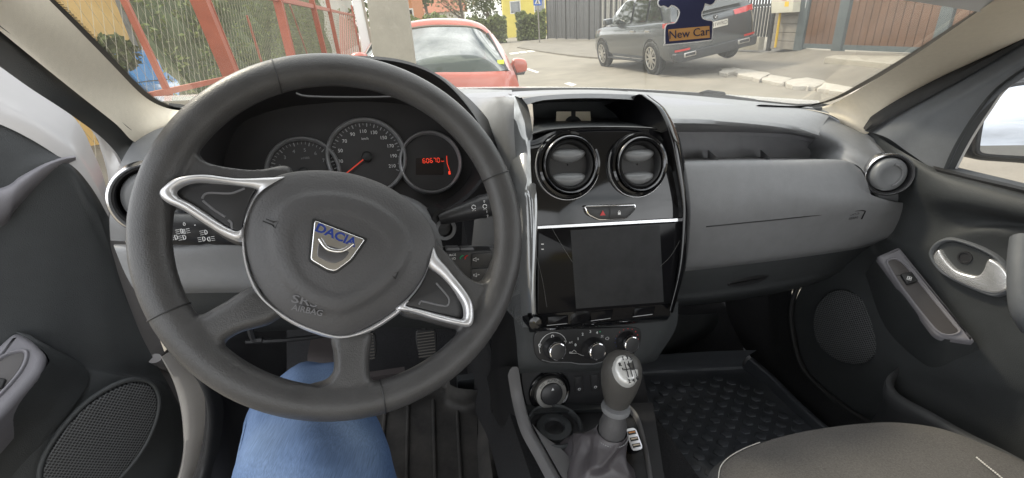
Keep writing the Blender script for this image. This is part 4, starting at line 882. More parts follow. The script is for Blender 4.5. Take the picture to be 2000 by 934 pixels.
# dark door seal beside the left pillar
def stripc(a, b, name, m, bulge=.01, n=40):
    a = cr([np.array(p) for p in a], n); b = cr([np.array(p) for p in b], n); nrm = unit(V(.2, -1, .1))
    return MB().grid(np.array([a*(1-t)+b*t+nrm*bulge*sin(pi*t) for t in np.linspace(0, 1, 9)])).build(name, m, cb, 60)
stripc([cY(-25, 30, .43), cY(58, 96, .53), cY(150, 170, .63), cY(230, 232, .70), cY(278, 272, .745), cY(292, 288, .73)],
       [cY(-25, 112, .44), cY(60, 173, .54), cY(132, 220, .64), cY(195, 266, .71), cY(228, 300, .745), cY(240, 322, .735)], 'door_seal', M_door, .012)
# white outer pillar seen past the seal
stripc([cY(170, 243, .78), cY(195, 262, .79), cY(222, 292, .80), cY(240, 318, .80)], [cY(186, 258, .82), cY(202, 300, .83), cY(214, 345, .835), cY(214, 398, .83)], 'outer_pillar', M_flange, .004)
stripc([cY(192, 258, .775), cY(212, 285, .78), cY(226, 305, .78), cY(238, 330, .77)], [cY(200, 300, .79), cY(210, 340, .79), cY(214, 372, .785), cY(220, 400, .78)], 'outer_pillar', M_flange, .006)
# door jamb, sill and rubber seal on the driver's side
LJ = [(336, 672, .715), (350, 712, .715), (361, 760, .71), (369, 805, .70), (373, 850, .69), (364, 900, .67), (338, 965, .63)]
RJ = [(350, 672, .705), (384, 722, .70), (399, 768, .69), (400, 828, .675), (390, 888, .66), (366, 965, .63)]
g = []; A_ = cr([cY(*p) for p in LJ], 50); B_ = cr([cY(*p) for p in RJ], 50)
for t in np.linspace(0, 1, 8): g.append(A_*(1-t)+B_*t+V(-.01, -.03, 0)*sin(pi*t))
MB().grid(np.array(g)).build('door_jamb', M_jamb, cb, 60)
sl_ = [(352, 700, .70), (384, 725, .695), (405, 770, .685), (406, 830, .67), (396, 890, .655), (374, 960, .62)]; sr_ = [(400, 700, .68), (424, 740, .68), (436, 790, .67), (434, 840, .655), (424, 895, .64), (406, 960, .61)]
g = []; A_ = cr([cY(*p) for p in sl_], 40); B_ = cr([cY(*p) for p in sr_], 40)
for t in np.linspace(0, 1, 9): g.append(A_*(1-t)+B_*t+V(.0, -.03, .01)*sin(pi*t))
MB().grid(np.array(g)).build('sill_seal', M_rub, cb, 60)
MB().loft([[cY(*p) for p in ((340, 640, .76), (400, 640, .76), (470, 640, .78), (560, 640, .84))], [cY(*p) for p in ((400, 740, .69), (440, 750, .72), (480, 750, .75), (560, 740, .86))], [cY(*p) for p in ((425, 830, .66), (460, 840, .70), (500, 850, .74), (560, 840, .84))], [cY(*p) for p in ((405, 960, .61), (440, 960, .62), (490, 970, .64), (560, 970, .7))]], 16, 20).build('kick_panel', M_dark, cb, 60)
# headlining above the seats and the dark trim between dashboard end and door
MB().loft([[V(x, .50, .035+.02*(1-((x-.3)/.55)**2)) for x in (-.24, 0, .3, .6, .84)], [V(x, .30, .125+.03*(1-((x-.3)/.6)**2)) for x in (-.30, 0, .3, .6, .90)], [V(x, -.1, .165+.03*(1-((x-.3)/.6)**2)) for x in (-.33, 0, .3, .6, .93)], [V(x, -1.7, .165+.03*(1-((x-.3)/.6)**2)) for x in (-.33, 0, .3, .6, .93)]], 20, 16).build('headlining', mat('headlining_grey', (.55, .555, .56), .9, bump=('noise', 900, .001, .4)), cb, 60)  # unseen; added to cut the flat skylight from above
MB().loft([[cX(1600, 200, 1.02), cX(1720, 230, 1.0), cX(1860, 300, .985)], [cX(1660, 300, 1.02), cX(1760, 320, 1.0), cX(1850, 345, .985)], [cX(1690, 430, 1.02), cX(1780, 430, 1.0), cX(1850, 430, .985)]], 14, 8).build('door_aperture', M_door, cb, 60)
# floor, bulkhead, tunnel
fl = thing('cabin_floor', 'black carpeted footwell floor and bulkhead under the dashboard', 'carpet', (.3, .6, -.9))
MB().loft([[V(x, -.4, -.88) for x in (-.46, 0, .3, .6, 1.02)], [V(x, .72, -.88) for x in (-.46, 0, .3, .6, 1.02)], [V(x, .90, -.86) for x in (-.46, 0, .3, .6, 1.02)], [V(x, 1.08, -.68) for x in (-.46, 0, .3, .6, 1.02)], [V(x, 1.12, -.3) for x in (-.46, 0, .3, .6, 1.02)]], 20, 30).build('floor_carpet', M_carpet, fl, 60)
MB().loft([[V(.16, y, -.88) for y in (-.3, .5, .8, 1.1)], [V(.18, y, z) for y, z in ((-.3, -.62), (.5, -.64), (.8, -.60), (1.1, -.45))], [V(.44, y, z) for y, z in ((-.3, -.62), (.5, -.64), (.8, -.60), (1.1, -.45))], [V(.46, y, -.88) for y in (-.3, .5, .8, 1.1)]], 20, sharp=True).build('centre_tunnel', M_carpet, fl, 50)
# console flanks under the dash
MB().loft([[cY(1012, 590, .66), cY(1008, 660, .64), cY(1014, 730, .62)], [cY(975, 600, .74), cY(966, 680, .72), cY(962, 800, .70)], [cY(962, 610, .85), cY(950, 700, .85), cY(944, 830, .80)]], 12, 10).build('tunnel_flank', M_black, fl, 50)
MB().loft([[cY(1012, 715, .60), cY(1030, 800, .575), cY(1100, 945, .52)], [cY(970, 720, .66), cY(985, 830, .62), cY(1060, 960, .54)], [cY(946, 740, .80), cY(962, 850, .74), cY(1010, 990, .6)]], 16, 10).build('tunnel_flank', M_black, fl, 50)
MB().loft([[cY(1318, 600, .66), cY(1290, 645, .62), cY(1248, 706, .60)], [cY(1330, 615, .80), cY(1320, 660, .84), cY(1252, 712, .88)], [cY(1400, 612, .98), cY(1420, 660, 1.0), cY(1440, 702, .98)]], 14, 12).build('tunnel_flank', M_door, fl, 50)
MB().loft([[cX(1560, 470, .97), cX(1545, 600, .97), cX(1560, 700, .97), cX(1640, 790, .96), cX(1720, 840, .95)], [V(1.0, 1.05, -.35), V(1.0, 1.05, -.55), V(1.0, 1.0, -.8), V(1.0, .8, -.88), V(.98, .5, -.88)]], 20, 6).build('side_carpet', M_carpet, fl, 50)
# ---------------------------------------------------------------- mats
pm = thing('passenger_floor_mat', 'black rubber floor mat with raised hexagon studs in the passenger footwell', 'floor mat', (.65, .7, -.85))
MZ = -.845
def mz(x, y, z=MZ): return cZ(x, y, z)
ctr_edge = [(1240, 712), (1300, 707), (1380, 703), (1452, 700)]
e_far = [mz(x, y, -.80) for x, y in ctr_edge]
MBm = MB().loft([[mz(1205, 700, -.76), mz(1300, 692, -.76), mz(1400, 686, -.76), mz(1478, 684, -.76)], [mz(1228, 712, -.80), mz(1300, 707, -.80), mz(1385, 703, -.80), mz(1455, 701, -.80)],
   [mz(1240, 730), mz(1310, 726), mz(1390, 723), mz(1452, 720)], [mz(1250, 760), mz(1320, 757), mz(1420, 752), mz(1490, 748)], [mz(1275, 860), mz(1380, 855), mz(1500, 846), mz(1590, 838)], [mz(1300, 960), mz(1420, 965), mz(1560, 960), mz(1690, 950)]], 30, 40)
MBm.loft([[mz(1450, 718), mz(1492, 750), mz(1545, 800), mz(1600, 850), mz(1690, 940)], [mz(1462, 702, -.80), mz(1508, 740, -.81), mz(1562, 795, -.815), mz(1625, 850, -.815), mz(1720, 940, -.82)], [mz(1470, 698, -.80), mz(1516, 738, -.81), mz(1572, 794, -.815), mz(1636, 850, -.815), mz(1732, 940, -.82)]], 24, 12)
MBm.loft([[mz(1240, 728), mz(1256, 790), mz(1276, 860), mz(1310, 960)], [mz(1222, 712, -.79), mz(1238, 790, -.80), mz(1262, 860, -.80), mz(1290, 970, -.8)]], 20, 6)
o1, o2 = mz(1256, 738), mz(1450, 728); du = unit(o2-o1); dv = unit(np.cross(V(0, 0, 1), du)); dv = dv if dv[1] < 0 else -dv
ang_ = rad(14)
hexp = [(.0125*cos(rad(60*k)), .0125*sin(rad(60*k))) for k in range(6)]
MPn = Plane(o1+V(0, 0, .0008), (0, 0, 1), dv*-1)
n_st = 0
quad = [np.array(MPn.px(*p)) for p in ((1246, 735), (1448, 725), (1640, 870), (1690, 950), (1300, 960))]
def inside(p, poly):
    c = False
    for i in range(len(poly)):
        a, b = poly[i-1], poly[i]
        if (a[1] > p[1]) != (b[1] > p[1]) and p[0] < (b[0]-a[0])*(p[1]-a[1])/(b[1]-a[1])+a[0]: c = not c
    return c
for i in range(-30, 40):
    for j in range(-40, 20):
        p = V((i+.5*(j % 2))*.050, j*.0215); 
        p = V(p[0]*cos(.12)-p[1]*sin(.12), p[0]*sin(.12)+p[1]*cos(.12))
        if inside(p, [MB.inset(quad, .02)[k] for k in range(5)]):
            MBm.prism(MPn, [(p[0]+a*1.05, p[1]+b*.85) for a, b in hexp], .0, .0038, .0012, 2); n_st += 1
MBm.build('mat_sheet', M_mat, pm, 35)
dm = thing('driver_floor_mat', 'dusty black rubber floor mat with long ridges in the driver footwell', 'floor mat', (.1, .75, -.85))
dmb = MB().loft([[mz(690, 742, -.78), mz(860, 738, -.78), mz(880, 752, -.78), mz(905, 760, -.78), mz(962, 762, -.78)], [mz(690, 760, -.81), mz(850, 755, -.81), mz(878, 772, -.81), mz(905, 780, -.81), mz(945, 772, -.81)],
   [mz(680, 775), mz(845, 768), mz(872, 790), mz(900, 802), mz(935, 795)], [mz(670, 860), mz(800, 860), mz(870, 858), mz(905, 856), mz(932, 850)], [mz(660, 990), mz(800, 990), mz(860, 990), mz(900, 985), mz(935, 980)]], 40, 40)
dmb.loft([[mz(934, 792), mz(934, 840), mz(932, 870), mz(936, 960)], [mz(948, 772, -.81), mz(954, 840, -.81), mz(956, 880, -.81), mz(968, 970, -.81)], [mz(962, 770, -.815), mz(966, 850, -.82), mz(968, 890, -.82), mz(985, 980, -.83)]], 20, 8)
for (xa, ya, xb, yb) in ((797, 788, 794, 960), (846, 782, 851, 960), (893, 804, 902, 960), (752, 800, 742, 960)):
    a, b = mz(xa, ya, MZ+.003), mz(xb, yb, MZ+.003); dmb.tube(lin([a, b], 12), .0042, 8, flat=.9)
dmb.build('mat_sheet', M_dustmat, dm, 45)
# ---------------------------------------------------------------- pedals
def pedal(px, name, label, Yk, pad=None):
    t = thing(name, label, 'pedal', cY(*px[0], Yk))
    pl = Plane(cY(*px[0], Yk), unit(V(0, -.85, .5)))
    o = rounded(pl.pxs(px), .010, 5); pb = MB().prism(pl, o, -.012, .004, .003).build('pedal_pad', M_rub, t)
    c = np.mean(np.array(o), 0); us_ = np.array(o); h = us_[:, 1].max()-us_[:, 1].min(); w = us_[:, 0].max()-us_[:, 0].min(); r_ = MB()
    for k in range(9):
        y = us_[:, 1].min()+h*(.12+.76*k/8); r_.seg(pl.at(c[0]-w*.40, y, .0045), pl.at(c[0]+w*.40, y, .0045), .0022, .002, pl.n)
    r_.build('grip_ribs', mat('worn_rubber', (.10, .09, .08), .55) if 'worn_rubber' not in MATS else MATS['worn_rubber'], pb, 0)
    MB().tube(cr([pl.at(c[0], c[1]+h*.3, -.01), pl.at(c[0]+.005, c[1]+.10, -.01), pl.at(c[0]+.01, c[1]+.24, .06)], 12), .008, 8).build('pedal_arm', M_black, t)
pedal([(688, 648), (734, 650), (736, 690), (728, 708), (700, 708), (690, 690)], 'brake_pedal', 'ribbed pedal partly hidden by the lower spoke of the steering wheel', .86)
pedal([(812, 644), (853, 644), (853, 690), (843, 702), (822, 700), (812, 670)], 'accelerator_pedal', 'ribbed pedal clear of the spokes, seen through the lower right gap of the wheel', .88)
# steel bracket and harness under the column
MB().loft([[cY(x, y, .86) for x, y in ((610, 650), (655, 650))], [cY(x, y, .86) for x, y in ((600, 700), (655, 706))], [cY(x, y, .84) for x, y in ((604, 730), (655, 740))]], 6, 6).build('column_bracket', mat('bracket_steel', (.075, .065, .066), .5, metal=.4) , fl)
br = MB(); br.tube(cr([cY(488, 640, .70), cY(492, 655, .70), cY(498, 664, .70), cY(512, 664, .70)], 10), .005, 6); br.tube(cr([cY(480, 668, .74), cY(560, 664, .74), cY(640, 655, .76)], 12), .004, 6); br.build('bonnet_release', M_dark, fl)
MB().box(cY(915, 751, .88), (.055, .02, .05)).build('foot_block', mat('foot_block_grey', (.035, .038, .042), .6), fl)
MB().box(cY(745, 740, .90), (.11, .02, .035)).build('foot_block', MATS['bracket_steel'], fl)
# ---------------------------------------------------------------- passenger seat
ps = thing('passenger_seating', 'grey brown cloth passenger seat cushion with white stitching, in the lower right corner', 'seat', (.68, .1, -.8))
M_cloth = mat('seat_cloth', (.108, .102, .098), .92, var=(500, .28), bump=('noise', 900, .0014, .7), bump2=('noise', 16, .010, .35), spec=.2)
M_cloth2 = mat('seat_side_cloth', (.080, .080, .082), .9, var=(400, .25), bump=('wave', 260, .0010, .5), spec=.2)
edge = [(1404, 945), (1412, 908), (1450, 880), (1520, 855), (1600, 838), (1690, 827), (1760, 826), (1840, 838), (1920, 868), (1975, 900), (2040, 950)]
f0 = [mz(x, y, -.515) for x, y in edge]
c0 = V(.62, .02, -.50); fe = cr(f0, 60); top_ = []
for t, dz in ((0, 0), (.06, .012), (.16, .021), (.34, .030), (.7, .026), (1, .01)):
    top_.append([p*(1-t)+(V(p[0]*.85+.62*.15, -.22, -.515))*t+V(0, 0, dz) for p in fe])
MB().grid(np.array(top_)).build('cushion_top', M_cloth, ps, 80)
front = [[p+V(0, .0, 0) for p in fe], [p+(p-c0)*.03+V(0, 0, -.02) for p in fe], [p+(p-c0)*.02+V(0, 0, -.10) for p in fe], [p-(p-c0)*.05+V(0, 0, -.20) for p in fe]]
MB().grid(np.array(front)[::-1]).build('cushion_side', M_cloth2, ps, 80)
st = MB()
for i in range(0, 13):
    a, b = fe[i]+(fe[i]-c0)*.0+V(0, 0, .001), fe[i+1]+V(0, 0, .001)
    for t in np.arange(0, 1, .25): p, q = a*(1-t)+b*t, a*(1-t-.14)+b*(t+.14); st.seg(p+V(-.002, .0, .001), q+V(-.002, .0, .001), .0010)
sm_ = [(1907, 893), (1925, 908), (1950, 928), (1975, 950)]
sa = cr([mz(x, y, -.487) for x, y in sm_], 18)
st.build('stitching', M_stitch, ps, 0); st = MB()
for i in range(0, 17): st.seg(sa[i], sa[i]*.35+sa[i+1]*.65, .0013)
st.build('side_stitching', M_stitch, ps, 0)
# ---------------------------------------------------------------- air freshener hanging from above, near the lens
fp = Plane(cD(1346, 40, .52), unit(V(-.25, -.95, .2)))
af = thing('air_freshener', 'dark blue tree shaped air freshener with an orange New Car label hanging by the windscreen', 'air freshener', fp.o)
TO = [(1299, 52), (1306, 46), (1318, 44), (1324, 34), (1326, 22), (1318, 14), (1310, 12), (1306, 18), (1297, 13), (1288, 14), (1284, 4), (1292, -6), (1310, -16), (1300, -30), (1322, -52), (1334, -80), (1344, -80), (1358, -54), (1388, -34), (1378, -20), (1398, -8), (1396, 6), (1386, 12), (1378, 9), (1376, 18), (1372, 24), (1372, 34), (1380, 38), (1392, 40), (1393, 48), (1391, 76), (1384, 80), (1304, 88), (1298, 84)]
# build with a white border and a blue face
to_ = [tuple(p) for p in cr(fp.pxs(TO), 110, True)]
MB().prism(fp, to_, -.0008, .0, 0).build('card_edge', M_white_ink, af, 0)
MB().prism(fp, MB.inset(to_, .0011), -.0002, .0004, 0).build('card_face', mat('navy_card', (.016, .020, .070), .55), af, 0)
lb = MB().prism(fp, fp.pxs([(1305, 58), (1385, 51), (1386, 74), (1307, 81)]), .0003, .0007, 0).build('label', mat('orange_label', (.52, .28, .10), .6), af, 0)
q = fp.px(1345, 66); q2_ = fp.px(1385, 62); text('New Car', 'lettering', fp, q[0], q[1], .0122, .0009, mat('label_ink', (.03, .03, .07), .5), lb, rot=math.atan2(q2_[1]-q[1], q2_[0]-q[0]))
MB().tube([fp.P(1340, -78, .0), fp.P(1338, -200, .0), fp.P(1336, -340, .0)], .0008, 5).build('string', M_white_ink, af)
# ---------------------------------------------------------------- person: jeans leg under the wheel
pe = thing('person', 'person in blue jeans on the driver side, thigh and knee under the wheel', 'person', (-.12, .2, -.7))
bones = [  # position, radius : hip to shoe
  (cD(612, 1150, .44), .088), (cD(622, 1040, .465), .084), (cD(620, 965, .495), .080), (cD(614, 895, .535), .076), (cD(610, 840, .575), .070), (cD(607, 812, .612), .062)]
knee = bones[-1][0]
bones += [(knee+V(.004, .045, -.03), .060), (knee+V(.004, .075, -.10), .055), (knee+V(.01, .10, -.20), .050), (knee+V(.02, .115, -.30), .046), (knee+V(.03, .12, -.37), .042)]
P_ = cr([b[0] for b in bones], 90); R_ = cr([[b[1], 0] for b in bones], 90)[:, 0]
mbp = MB(); Tn = np.gradient(P_, axis=0); g = []
for i in range(90):
    t = unit(Tn[i]); x = unit(np.cross(t, V(0, 0, 1)) if abs(t[2]) < .97 else V(1, 0, 0)); 
    x = unit(V(1, .1, 0)-V(1, .1, 0).dot(t)*t); y = np.cross(x, t); ring = []
    for k in range(56):
        a = 2*pi*k/56; s = i/89
        fold = .0052*sin(5*a+16*s)*sin(24*s+2*sin(a*2))+.008*math.exp(-((s-.52)/.07)**2)*sin(70*s+3*sin(a))+.0034*sin(3*a+34*s)+.0035*math.exp(-((s-.12)/.14)**2)*sin(46*s+2.2*sin(a+.6))
        fold *= .30+.70*max(sin(a), 0) if y[2] > 0 else .30+.70*max(-sin(a), 0)   # folds sit on the upper side of the thigh
        ring.append(P_[i]+(R_[i]+fold)*(cos(a)*x*1.0+sin(a)*y*.94))
    g.append(ring)
mbp.grid(np.array(g), cu=True); n0 = len(mbp.v); mbp.f.append(list(range(n0-56, n0))); mbp.f.append(list(range(0, 56))[::-1])
leg = mbp.build('jeans', M_denim, pe, 80)
# side seam of the jeans
MB().tube([P_[i]+(R_[i]+.0008)*(cos(2.75)*unit(V(1, .1, 0)-V(1, .1, 0).dot(unit(Tn[i]))*unit(Tn[i]))+sin(2.75)*np.cross(unit(V(1, .1, 0)-V(1, .1, 0).dot(unit(Tn[i]))*unit(Tn[i])), unit(Tn[i]))*.94) for i in range(2, 50, 2)], .0016, 6).build('seam', M_denim, leg)
ankle = P_[-1]; shp = Plane(ankle+V(.0, .06, -.085), (0, 0, 1), (0, 1, 0))
so_ = [tuple(p) for p in cr([(-.045, -.11), (0, -.125), (.045, -.11), (.048, 0), (.05, .09), (.03, .15), (0, .165), (-.032, .15), (-.05, .09), (-.046, 0)], 40, True)]
MB().prism(shp, so_, -.025, .045, .03, 5).build('shoe', M_rub, pe, 60)
# ================================================================ PASSENGER DOOR (closed, right)
pd = thing('passenger_door', 'closed dark grey passenger door with chrome inner handle, switch armrest and outside mirror', 'door', (.98, .3, -.9))
def rX(spec):
    out = [[cX(x, y, k) for x, y, k in r] for r in spec]
    for r in out:
        if spec[0][-1][0] > 2140: r += [V(r[-1][0], -.15, r[-1][2]+.01), V(r[-1][0], -.75, r[-1][2]+.02)]   # the door runs on beside the seat
    return out
MB().loft(rX([
  [(1700, 258, .985), (1768, 300, .965), (1825, 328, .955), (1910, 350, .955), (2010, 376, .955), (2150, 412, .955)],
  [(1720, 300, .985), (1774, 325, .955), (1828, 345, .935), (1910, 366, .93), (2010, 392, .93), (2150, 430, .93)],
  [(1740, 360, .985), (1780, 372, .955), (1834, 388, .93), (1910, 402, .925), (2010, 424, .925), (2150, 462, .925)],
  [(1738, 410, .985), (1782, 418, .965), (1836, 430, .957), (1900, 428, .958), (2010, 440, .958), (2150, 475, .945)],
  [(1700, 460, .985), (1770, 470, .965), (1830, 470, .955), (1900, 452, .948), (2010, 456, .946), (2150, 482, .95)],
  [(1640, 500, .985), (1730, 500, .965), (1815, 500, .955), (1900, 490, .953), (2010, 500, .953), (2150, 540, .953)],
  [(1570, 556, .985), (1690, 560, .965), (1800, 570, .957), (1900, 590, .955), (2010, 625, .955), (2150, 670, .955)],
  [(1548, 620, .985), (1680, 630, .965), (1790, 645, .957), (1900, 680, .957), (2010, 715, .957), (2150, 760, .957)],
  [(1558, 700, .985), (1690, 706, .965), (1790, 715, .957), (1900, 740, .96), (2010, 762, .965), (2150, 800, .965)],
  [(1610, 768, .98), (1720, 770, .965), (1800, 772, .965), (1900, 790, .975), (2010, 810, .98), (2150, 850, .98)],
  [(1720, 840, .975), (1790, 850, .965), (1860, 860, .965), (1920, 870, .975), (2010, 890, .98), (2150, 920, .98)],
  [(1850, 960, .97), (1900, 965, .965), (1950, 970, .965), (2000, 975, .975), (2060, 985, .98), (2200, 1000, .98)]]), 60, 90).build('door_card', M_door, pd, 60)
# lit upper arch of the card
DP = Plane(V(.945, .4, -.3), V(-1, -.03, .04))
# window ledge and black seal at the foot of the glass
MB().loft(rX([[(1822, 324, .955), (1900, 343, .955), (2010, 368, .955), (2160, 406, .955)], [(1826, 330, .943), (1900, 349, .943), (2010, 374, .943), (2160, 412, .943)], [(1832, 338, .945), (1900, 355, .945), (2010, 380, .945), (2160, 418, .945)]]), 24, sharp=True).build('window_seal', M_rub, pd, 50)
MB().loft(rX([[(1866, 326, .985), (1910, 337, .985), (2010, 360, .985), (2160, 396, .985)], [(1845, 330, .955), (1905, 344, .955), (2010, 369, .955), (2160, 407, .955)]]), 16, 4).build('glass_channel', M_door, pd)
# triangular mirror panel in the corner of the window, with its frame
MB().loft(rX([
  [(1688, 256, .99), (1748, 212, .99), (1818, 172, .99), (1900, 124, .99), (2010, 60, .99)],
  [(1730, 268, .962), (1782, 234, .962), (1845, 198, .962), (1920, 156, .962), (2025, 92, .962)],
  [(1770, 295, .962), (1810, 262, .962), (1862, 215, .962), (1930, 168, .962), (2035, 104, .962)],
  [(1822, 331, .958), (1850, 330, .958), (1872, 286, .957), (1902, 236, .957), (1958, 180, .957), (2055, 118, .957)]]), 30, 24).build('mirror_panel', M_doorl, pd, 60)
fr_ = cr([cX(x, y, .952) for x, y in ((1836, 346), (1858, 295), (1885, 248), (1915, 205), (1945, 172), (1990, 138), (2060, 96))], 40)
fi_ = cr([cX(x, y, .975) for x, y in ((1862, 340), (1884, 296), (1908, 254), (1936, 212), (1962, 176), (2005, 144), (2070, 106))], 40)
MB().grid(np.array([fr_+V(-.0, 0, 0), fr_*.6+fi_*.4+V(-.008, 0, 0), fi_])).build('window_frame', M_door, pd, 60)
MB().tube(fi_, .0022, 6).build('window_trim', M_bezel, pd)
stripp = cr([cX(x, y, .968) for x, y in ((1694, 256), (1760, 219), (1830, 181), (1910, 137), (2030, 66))], 40); sto = cr([cX(x, y, .985) for x, y in ((1686, 250), (1706, 222), (1740, 196), (1824, 150), (1910, 107), (2030, 50))], 40)
MB().grid(np.array([stripp, stripp*.5+sto*.5+V(-.012, -.01, 0), sto])).build('frame_seal', M_rub, pd, 60)
# door glass
MB().poly([cX(x, y, .985) for x, y in ((1862, 330), (1888, 284), (1930, 214), (1962, 172), (2080, 90), (2900, 20), (2900, 590), (2010, 366))]).build('door_glass', M_sideglass, pd, 0)
# handle: bezel, dish, chrome lever
HPn = Plane(cX(1900, 525, .951), unit(V(-1, -.05, .06)))
hb = [(1816, 500), (1822, 480), (1842, 466), (1870, 464), (1915, 478), (1955, 500), (1978, 528), (1982, 555), (1970, 574), (1945, 581), (1915, 572), (1870, 552), (1835, 530)]
ho_ = [tuple(p) for p in cr(HPn.pxs(hb), 80, True)]; hin = MB.inset(ho_, .009)
A_, B_ = np.array(ho_+ho_[:1]), np.array(hin+hin[:1])
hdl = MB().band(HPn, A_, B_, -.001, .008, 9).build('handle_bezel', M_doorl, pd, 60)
MB().prism(HPn, hin, -.004, .0015, .001, dome=-.001).build('handle_dish', M_door, hdl, 60)
lev = [(1826, 496), (1836, 488), (1850, 508), (1870, 528), (1895, 537), (1912, 538), (1922, 528), (1928, 512), (1936, 506), (1960, 520), (1973, 540), (1973, 560), (1960, 571), (1935, 573), (1895, 560), (1858, 542), (1834, 522), (1825, 508)]
lo_ = [tuple(p) for p in cr(HPn.pxs(lev, .006), 90, True)]
MB().prism(HPn, lo_, .0, .010, .004, 5).build('handle_lever', M_leverchrome, hdl, 60)
lc = HPn.px(1885, 503); MB().lathe(HPn, [(.011, .0005), (.0105, .0025), (.008, .0025), (.0075, .0012), (.0004, .0012)], 30, c=lc).build('lock_knob', M_dark, hdl)
# armrest pod with window switch
AZ = unit(V(-.50, -.35, .80)); APn = Plane(cX(1800, 580, .905), AZ)
po = rounded(APn.pxs([(1713, 500), (1757, 481), (1908, 668), (1838, 658), (1826, 650)]), .006, 5)
pod = MB().prism(APn, po, -.016, .0, .006).build('armrest', M_pod, pd, 60)
MB().loft([[APn.P(1713, 499, -.006), APn.P(1770, 580, -.006), APn.P(1830, 654, -.006), APn.P(1870, 664, -.006), APn.P(1907, 668, -.006)], [APn.P(1708, 510, -.03), APn.P(1764, 596, -.03), APn.P(1828, 668, -.03), APn.P(1872, 674, -.03), APn.P(1908, 673, -.02)], [cX(1690, 535, .962), cX(1730, 640, .960), cX(1810, 715, .957), cX(1872, 700, .957), cX(1912, 682, .957)]], 30, 16).build('armrest_side', M_door, pd, 60)
sw_ = [(1729, 512), (1736, 505), (1752, 504), (1768, 514), (1784, 532), (1830, 588), (1866, 632), (1878, 646), (1870, 655), (1848, 657), (1828, 648), (1800, 616), (1760, 564), (1738, 530)]
so1 = [tuple(p) for p in cr(APn.pxs(sw_), 80, True)]; sin_ = MB.inset(so1, .0045)
rb = MB().band(APn, np.array(so1+so1[:1]), np.array(sin_+sin_[:1]), -.001, .003, 7).build('switch_bezel', M_pod, pod, 60)
MB().prism(APn, sin_, -.004, .0004, .0003).build('switch_panel', M_podin, pod)
wb = MB().prism(APn, rounded(APn.pxs([(1757, 538), (1779, 533), (1792, 551), (1770, 558)]), .002), -.001, .006, .002).build('window_switch', M_black, pod)
q = APn.px(1776, 544, .006); im = MB(); im.tube([APn.at(q[0]+a*.0028, q[1]+b*.0034, .0063) for a, b in ((-1, -1), (1, -1), (1, 1), (-1, 1))], .0007, 4, closed=True, up=AZ); im.seg(APn.at(q[0]-.0028, q[1], .0063), APn.at(q[0]+.0028, q[1], .0063), .0008); im.seg(APn.at(q[0], q[1]-.0034, .0063), APn.at(q[0], q[1]+.0034, .0063), .0008); im.build('window_symbol', M_white_ink, wb, 0)
MB().seg(APn.P(1750, 539, .0006), APn.P(1762, 537, .0006), .0008).build('panel_gap', M_black, pod)
# speaker grille
def grille(pl, outline_px, name, parent, m, w=.004, pitch=.0042, hole=.0013, msx=None):
    o = [tuple(p) for p in cr(pl.pxs(outline_px), 90, True)]
    b = MB(pl.w).prism(pl, o, -.004, w, .003, dome=.004).build(name, m, parent, 60)
    uv = b.data.uv_layers.new(name='uv'); off = np.array(wloc(b)); mat_ = CW
    for lp in b.data.loops:
        p = CW.T @ (np.array(b.data.vertices[lp.vertex_index].co)+off-T0)-pl.o
        x, y = p.dot(pl.u)/pitch, p.dot(pl.v)/pitch; uv.data[lp.index].uv = (x+.5*y, y*.866+x*.0) if False else ((x-y)*.7071, (x+y)*.7071)
    return b
SPn = Plane(cX(1645, 640, .957), unit(V(-1, -.10, .12)))
grille(SPn, [(1590, 640), (1596, 600), (1620, 572), (1650, 567), (1682, 582), (1706, 615), (1716, 655), (1710, 690), (1692, 708), (1665, 711), (1630, 700), (1602, 675)], 'speaker_grille', pd, M_grille)
# door pocket: bulged lip and front
lipc = [(1748, 722, .95), (1732, 738, .925), (1736, 762, .91), (1762, 784, .90), (1810, 810, .895), (1880, 850, .89), (1960, 890, .885), (2060, 945, .88)]
lc1 = cr([cX(*p) for p in lipc], 50)
g = [lc1+V(.045, .0, -.06), lc1+V(.018, 0, -.002), lc1+V(.006, 0, .005), lc1+V(-.004, -.002, .0), lc1+V(-.002, -.002, -.02), lc1+V(.02, .0, -.07), lc1+V(.05, .02, -.16), lc1+V(.06, .05, -.26)]
gg = [cr([g[j][i] for j in range(len(g))], 30) for i in range(50)]
MB().grid(np.array(gg)).build('door_pocket', M_doorl if False else M_door2, pd, 70)
MB().tube(cr([cX(x, y, .968) for x, y in ((1562, 548), (1546, 600), (1550, 660), (1566, 715), (1600, 755), (1650, 795), (1720, 840), (1790, 880))], 50), .007, 8, flat=.8).build('door_edge_seal', M_rub, pd, 60)
# grab pull at the right edge of the picture
MB().tube(cr([cX(2000, 468, .93), cX(1996, 520, .90), cX(2000, 600, .88), cX(2020, 640, .90)], 20), [.016]*20, 14).build('grab_handle', M_doorl, pd, 60)
# outside mirror
mo = cX(1975, 245, 1.21)
view = unit(mo); want = unit(CW.T @ (CW @ V(.07, -1, 0)*V(1, 1, 0)+V(0, 0, .026))); wdir = want
mn = unit(wdir-view); mpn = Plane(mo, mn)
mg = [(1921, 200), (1932, 178), (1965, 165), (2010, 158), (2090, 155), (2170, 170), (2180, 290), (2120, 322), (2000, 312), (1925, 307), (1905, 300), (1903, 285), (1910, 240)]
om = [tuple(p) for p in cr(mpn.pxs(mg), 80, True)]
mi = MB().prism(mpn, om, -.01, .004, .003).build('door_mirror', M_black, pd, 50)
big = [tuple(p) for p in cr(mpn.pxs([(1919, 200), (1930, 172), (1965, 158), (2010, 150), (2090, 146), (2180, 162), (2190, 300), (2120, 330), (2000, 321), (1922, 315), (1898, 304), (1897, 285), (1906, 240)]), 80, True)]
MB().prism(mpn, big, -.09, .000, .02, 5).build('mirror_shell', M_black, mi, 60)
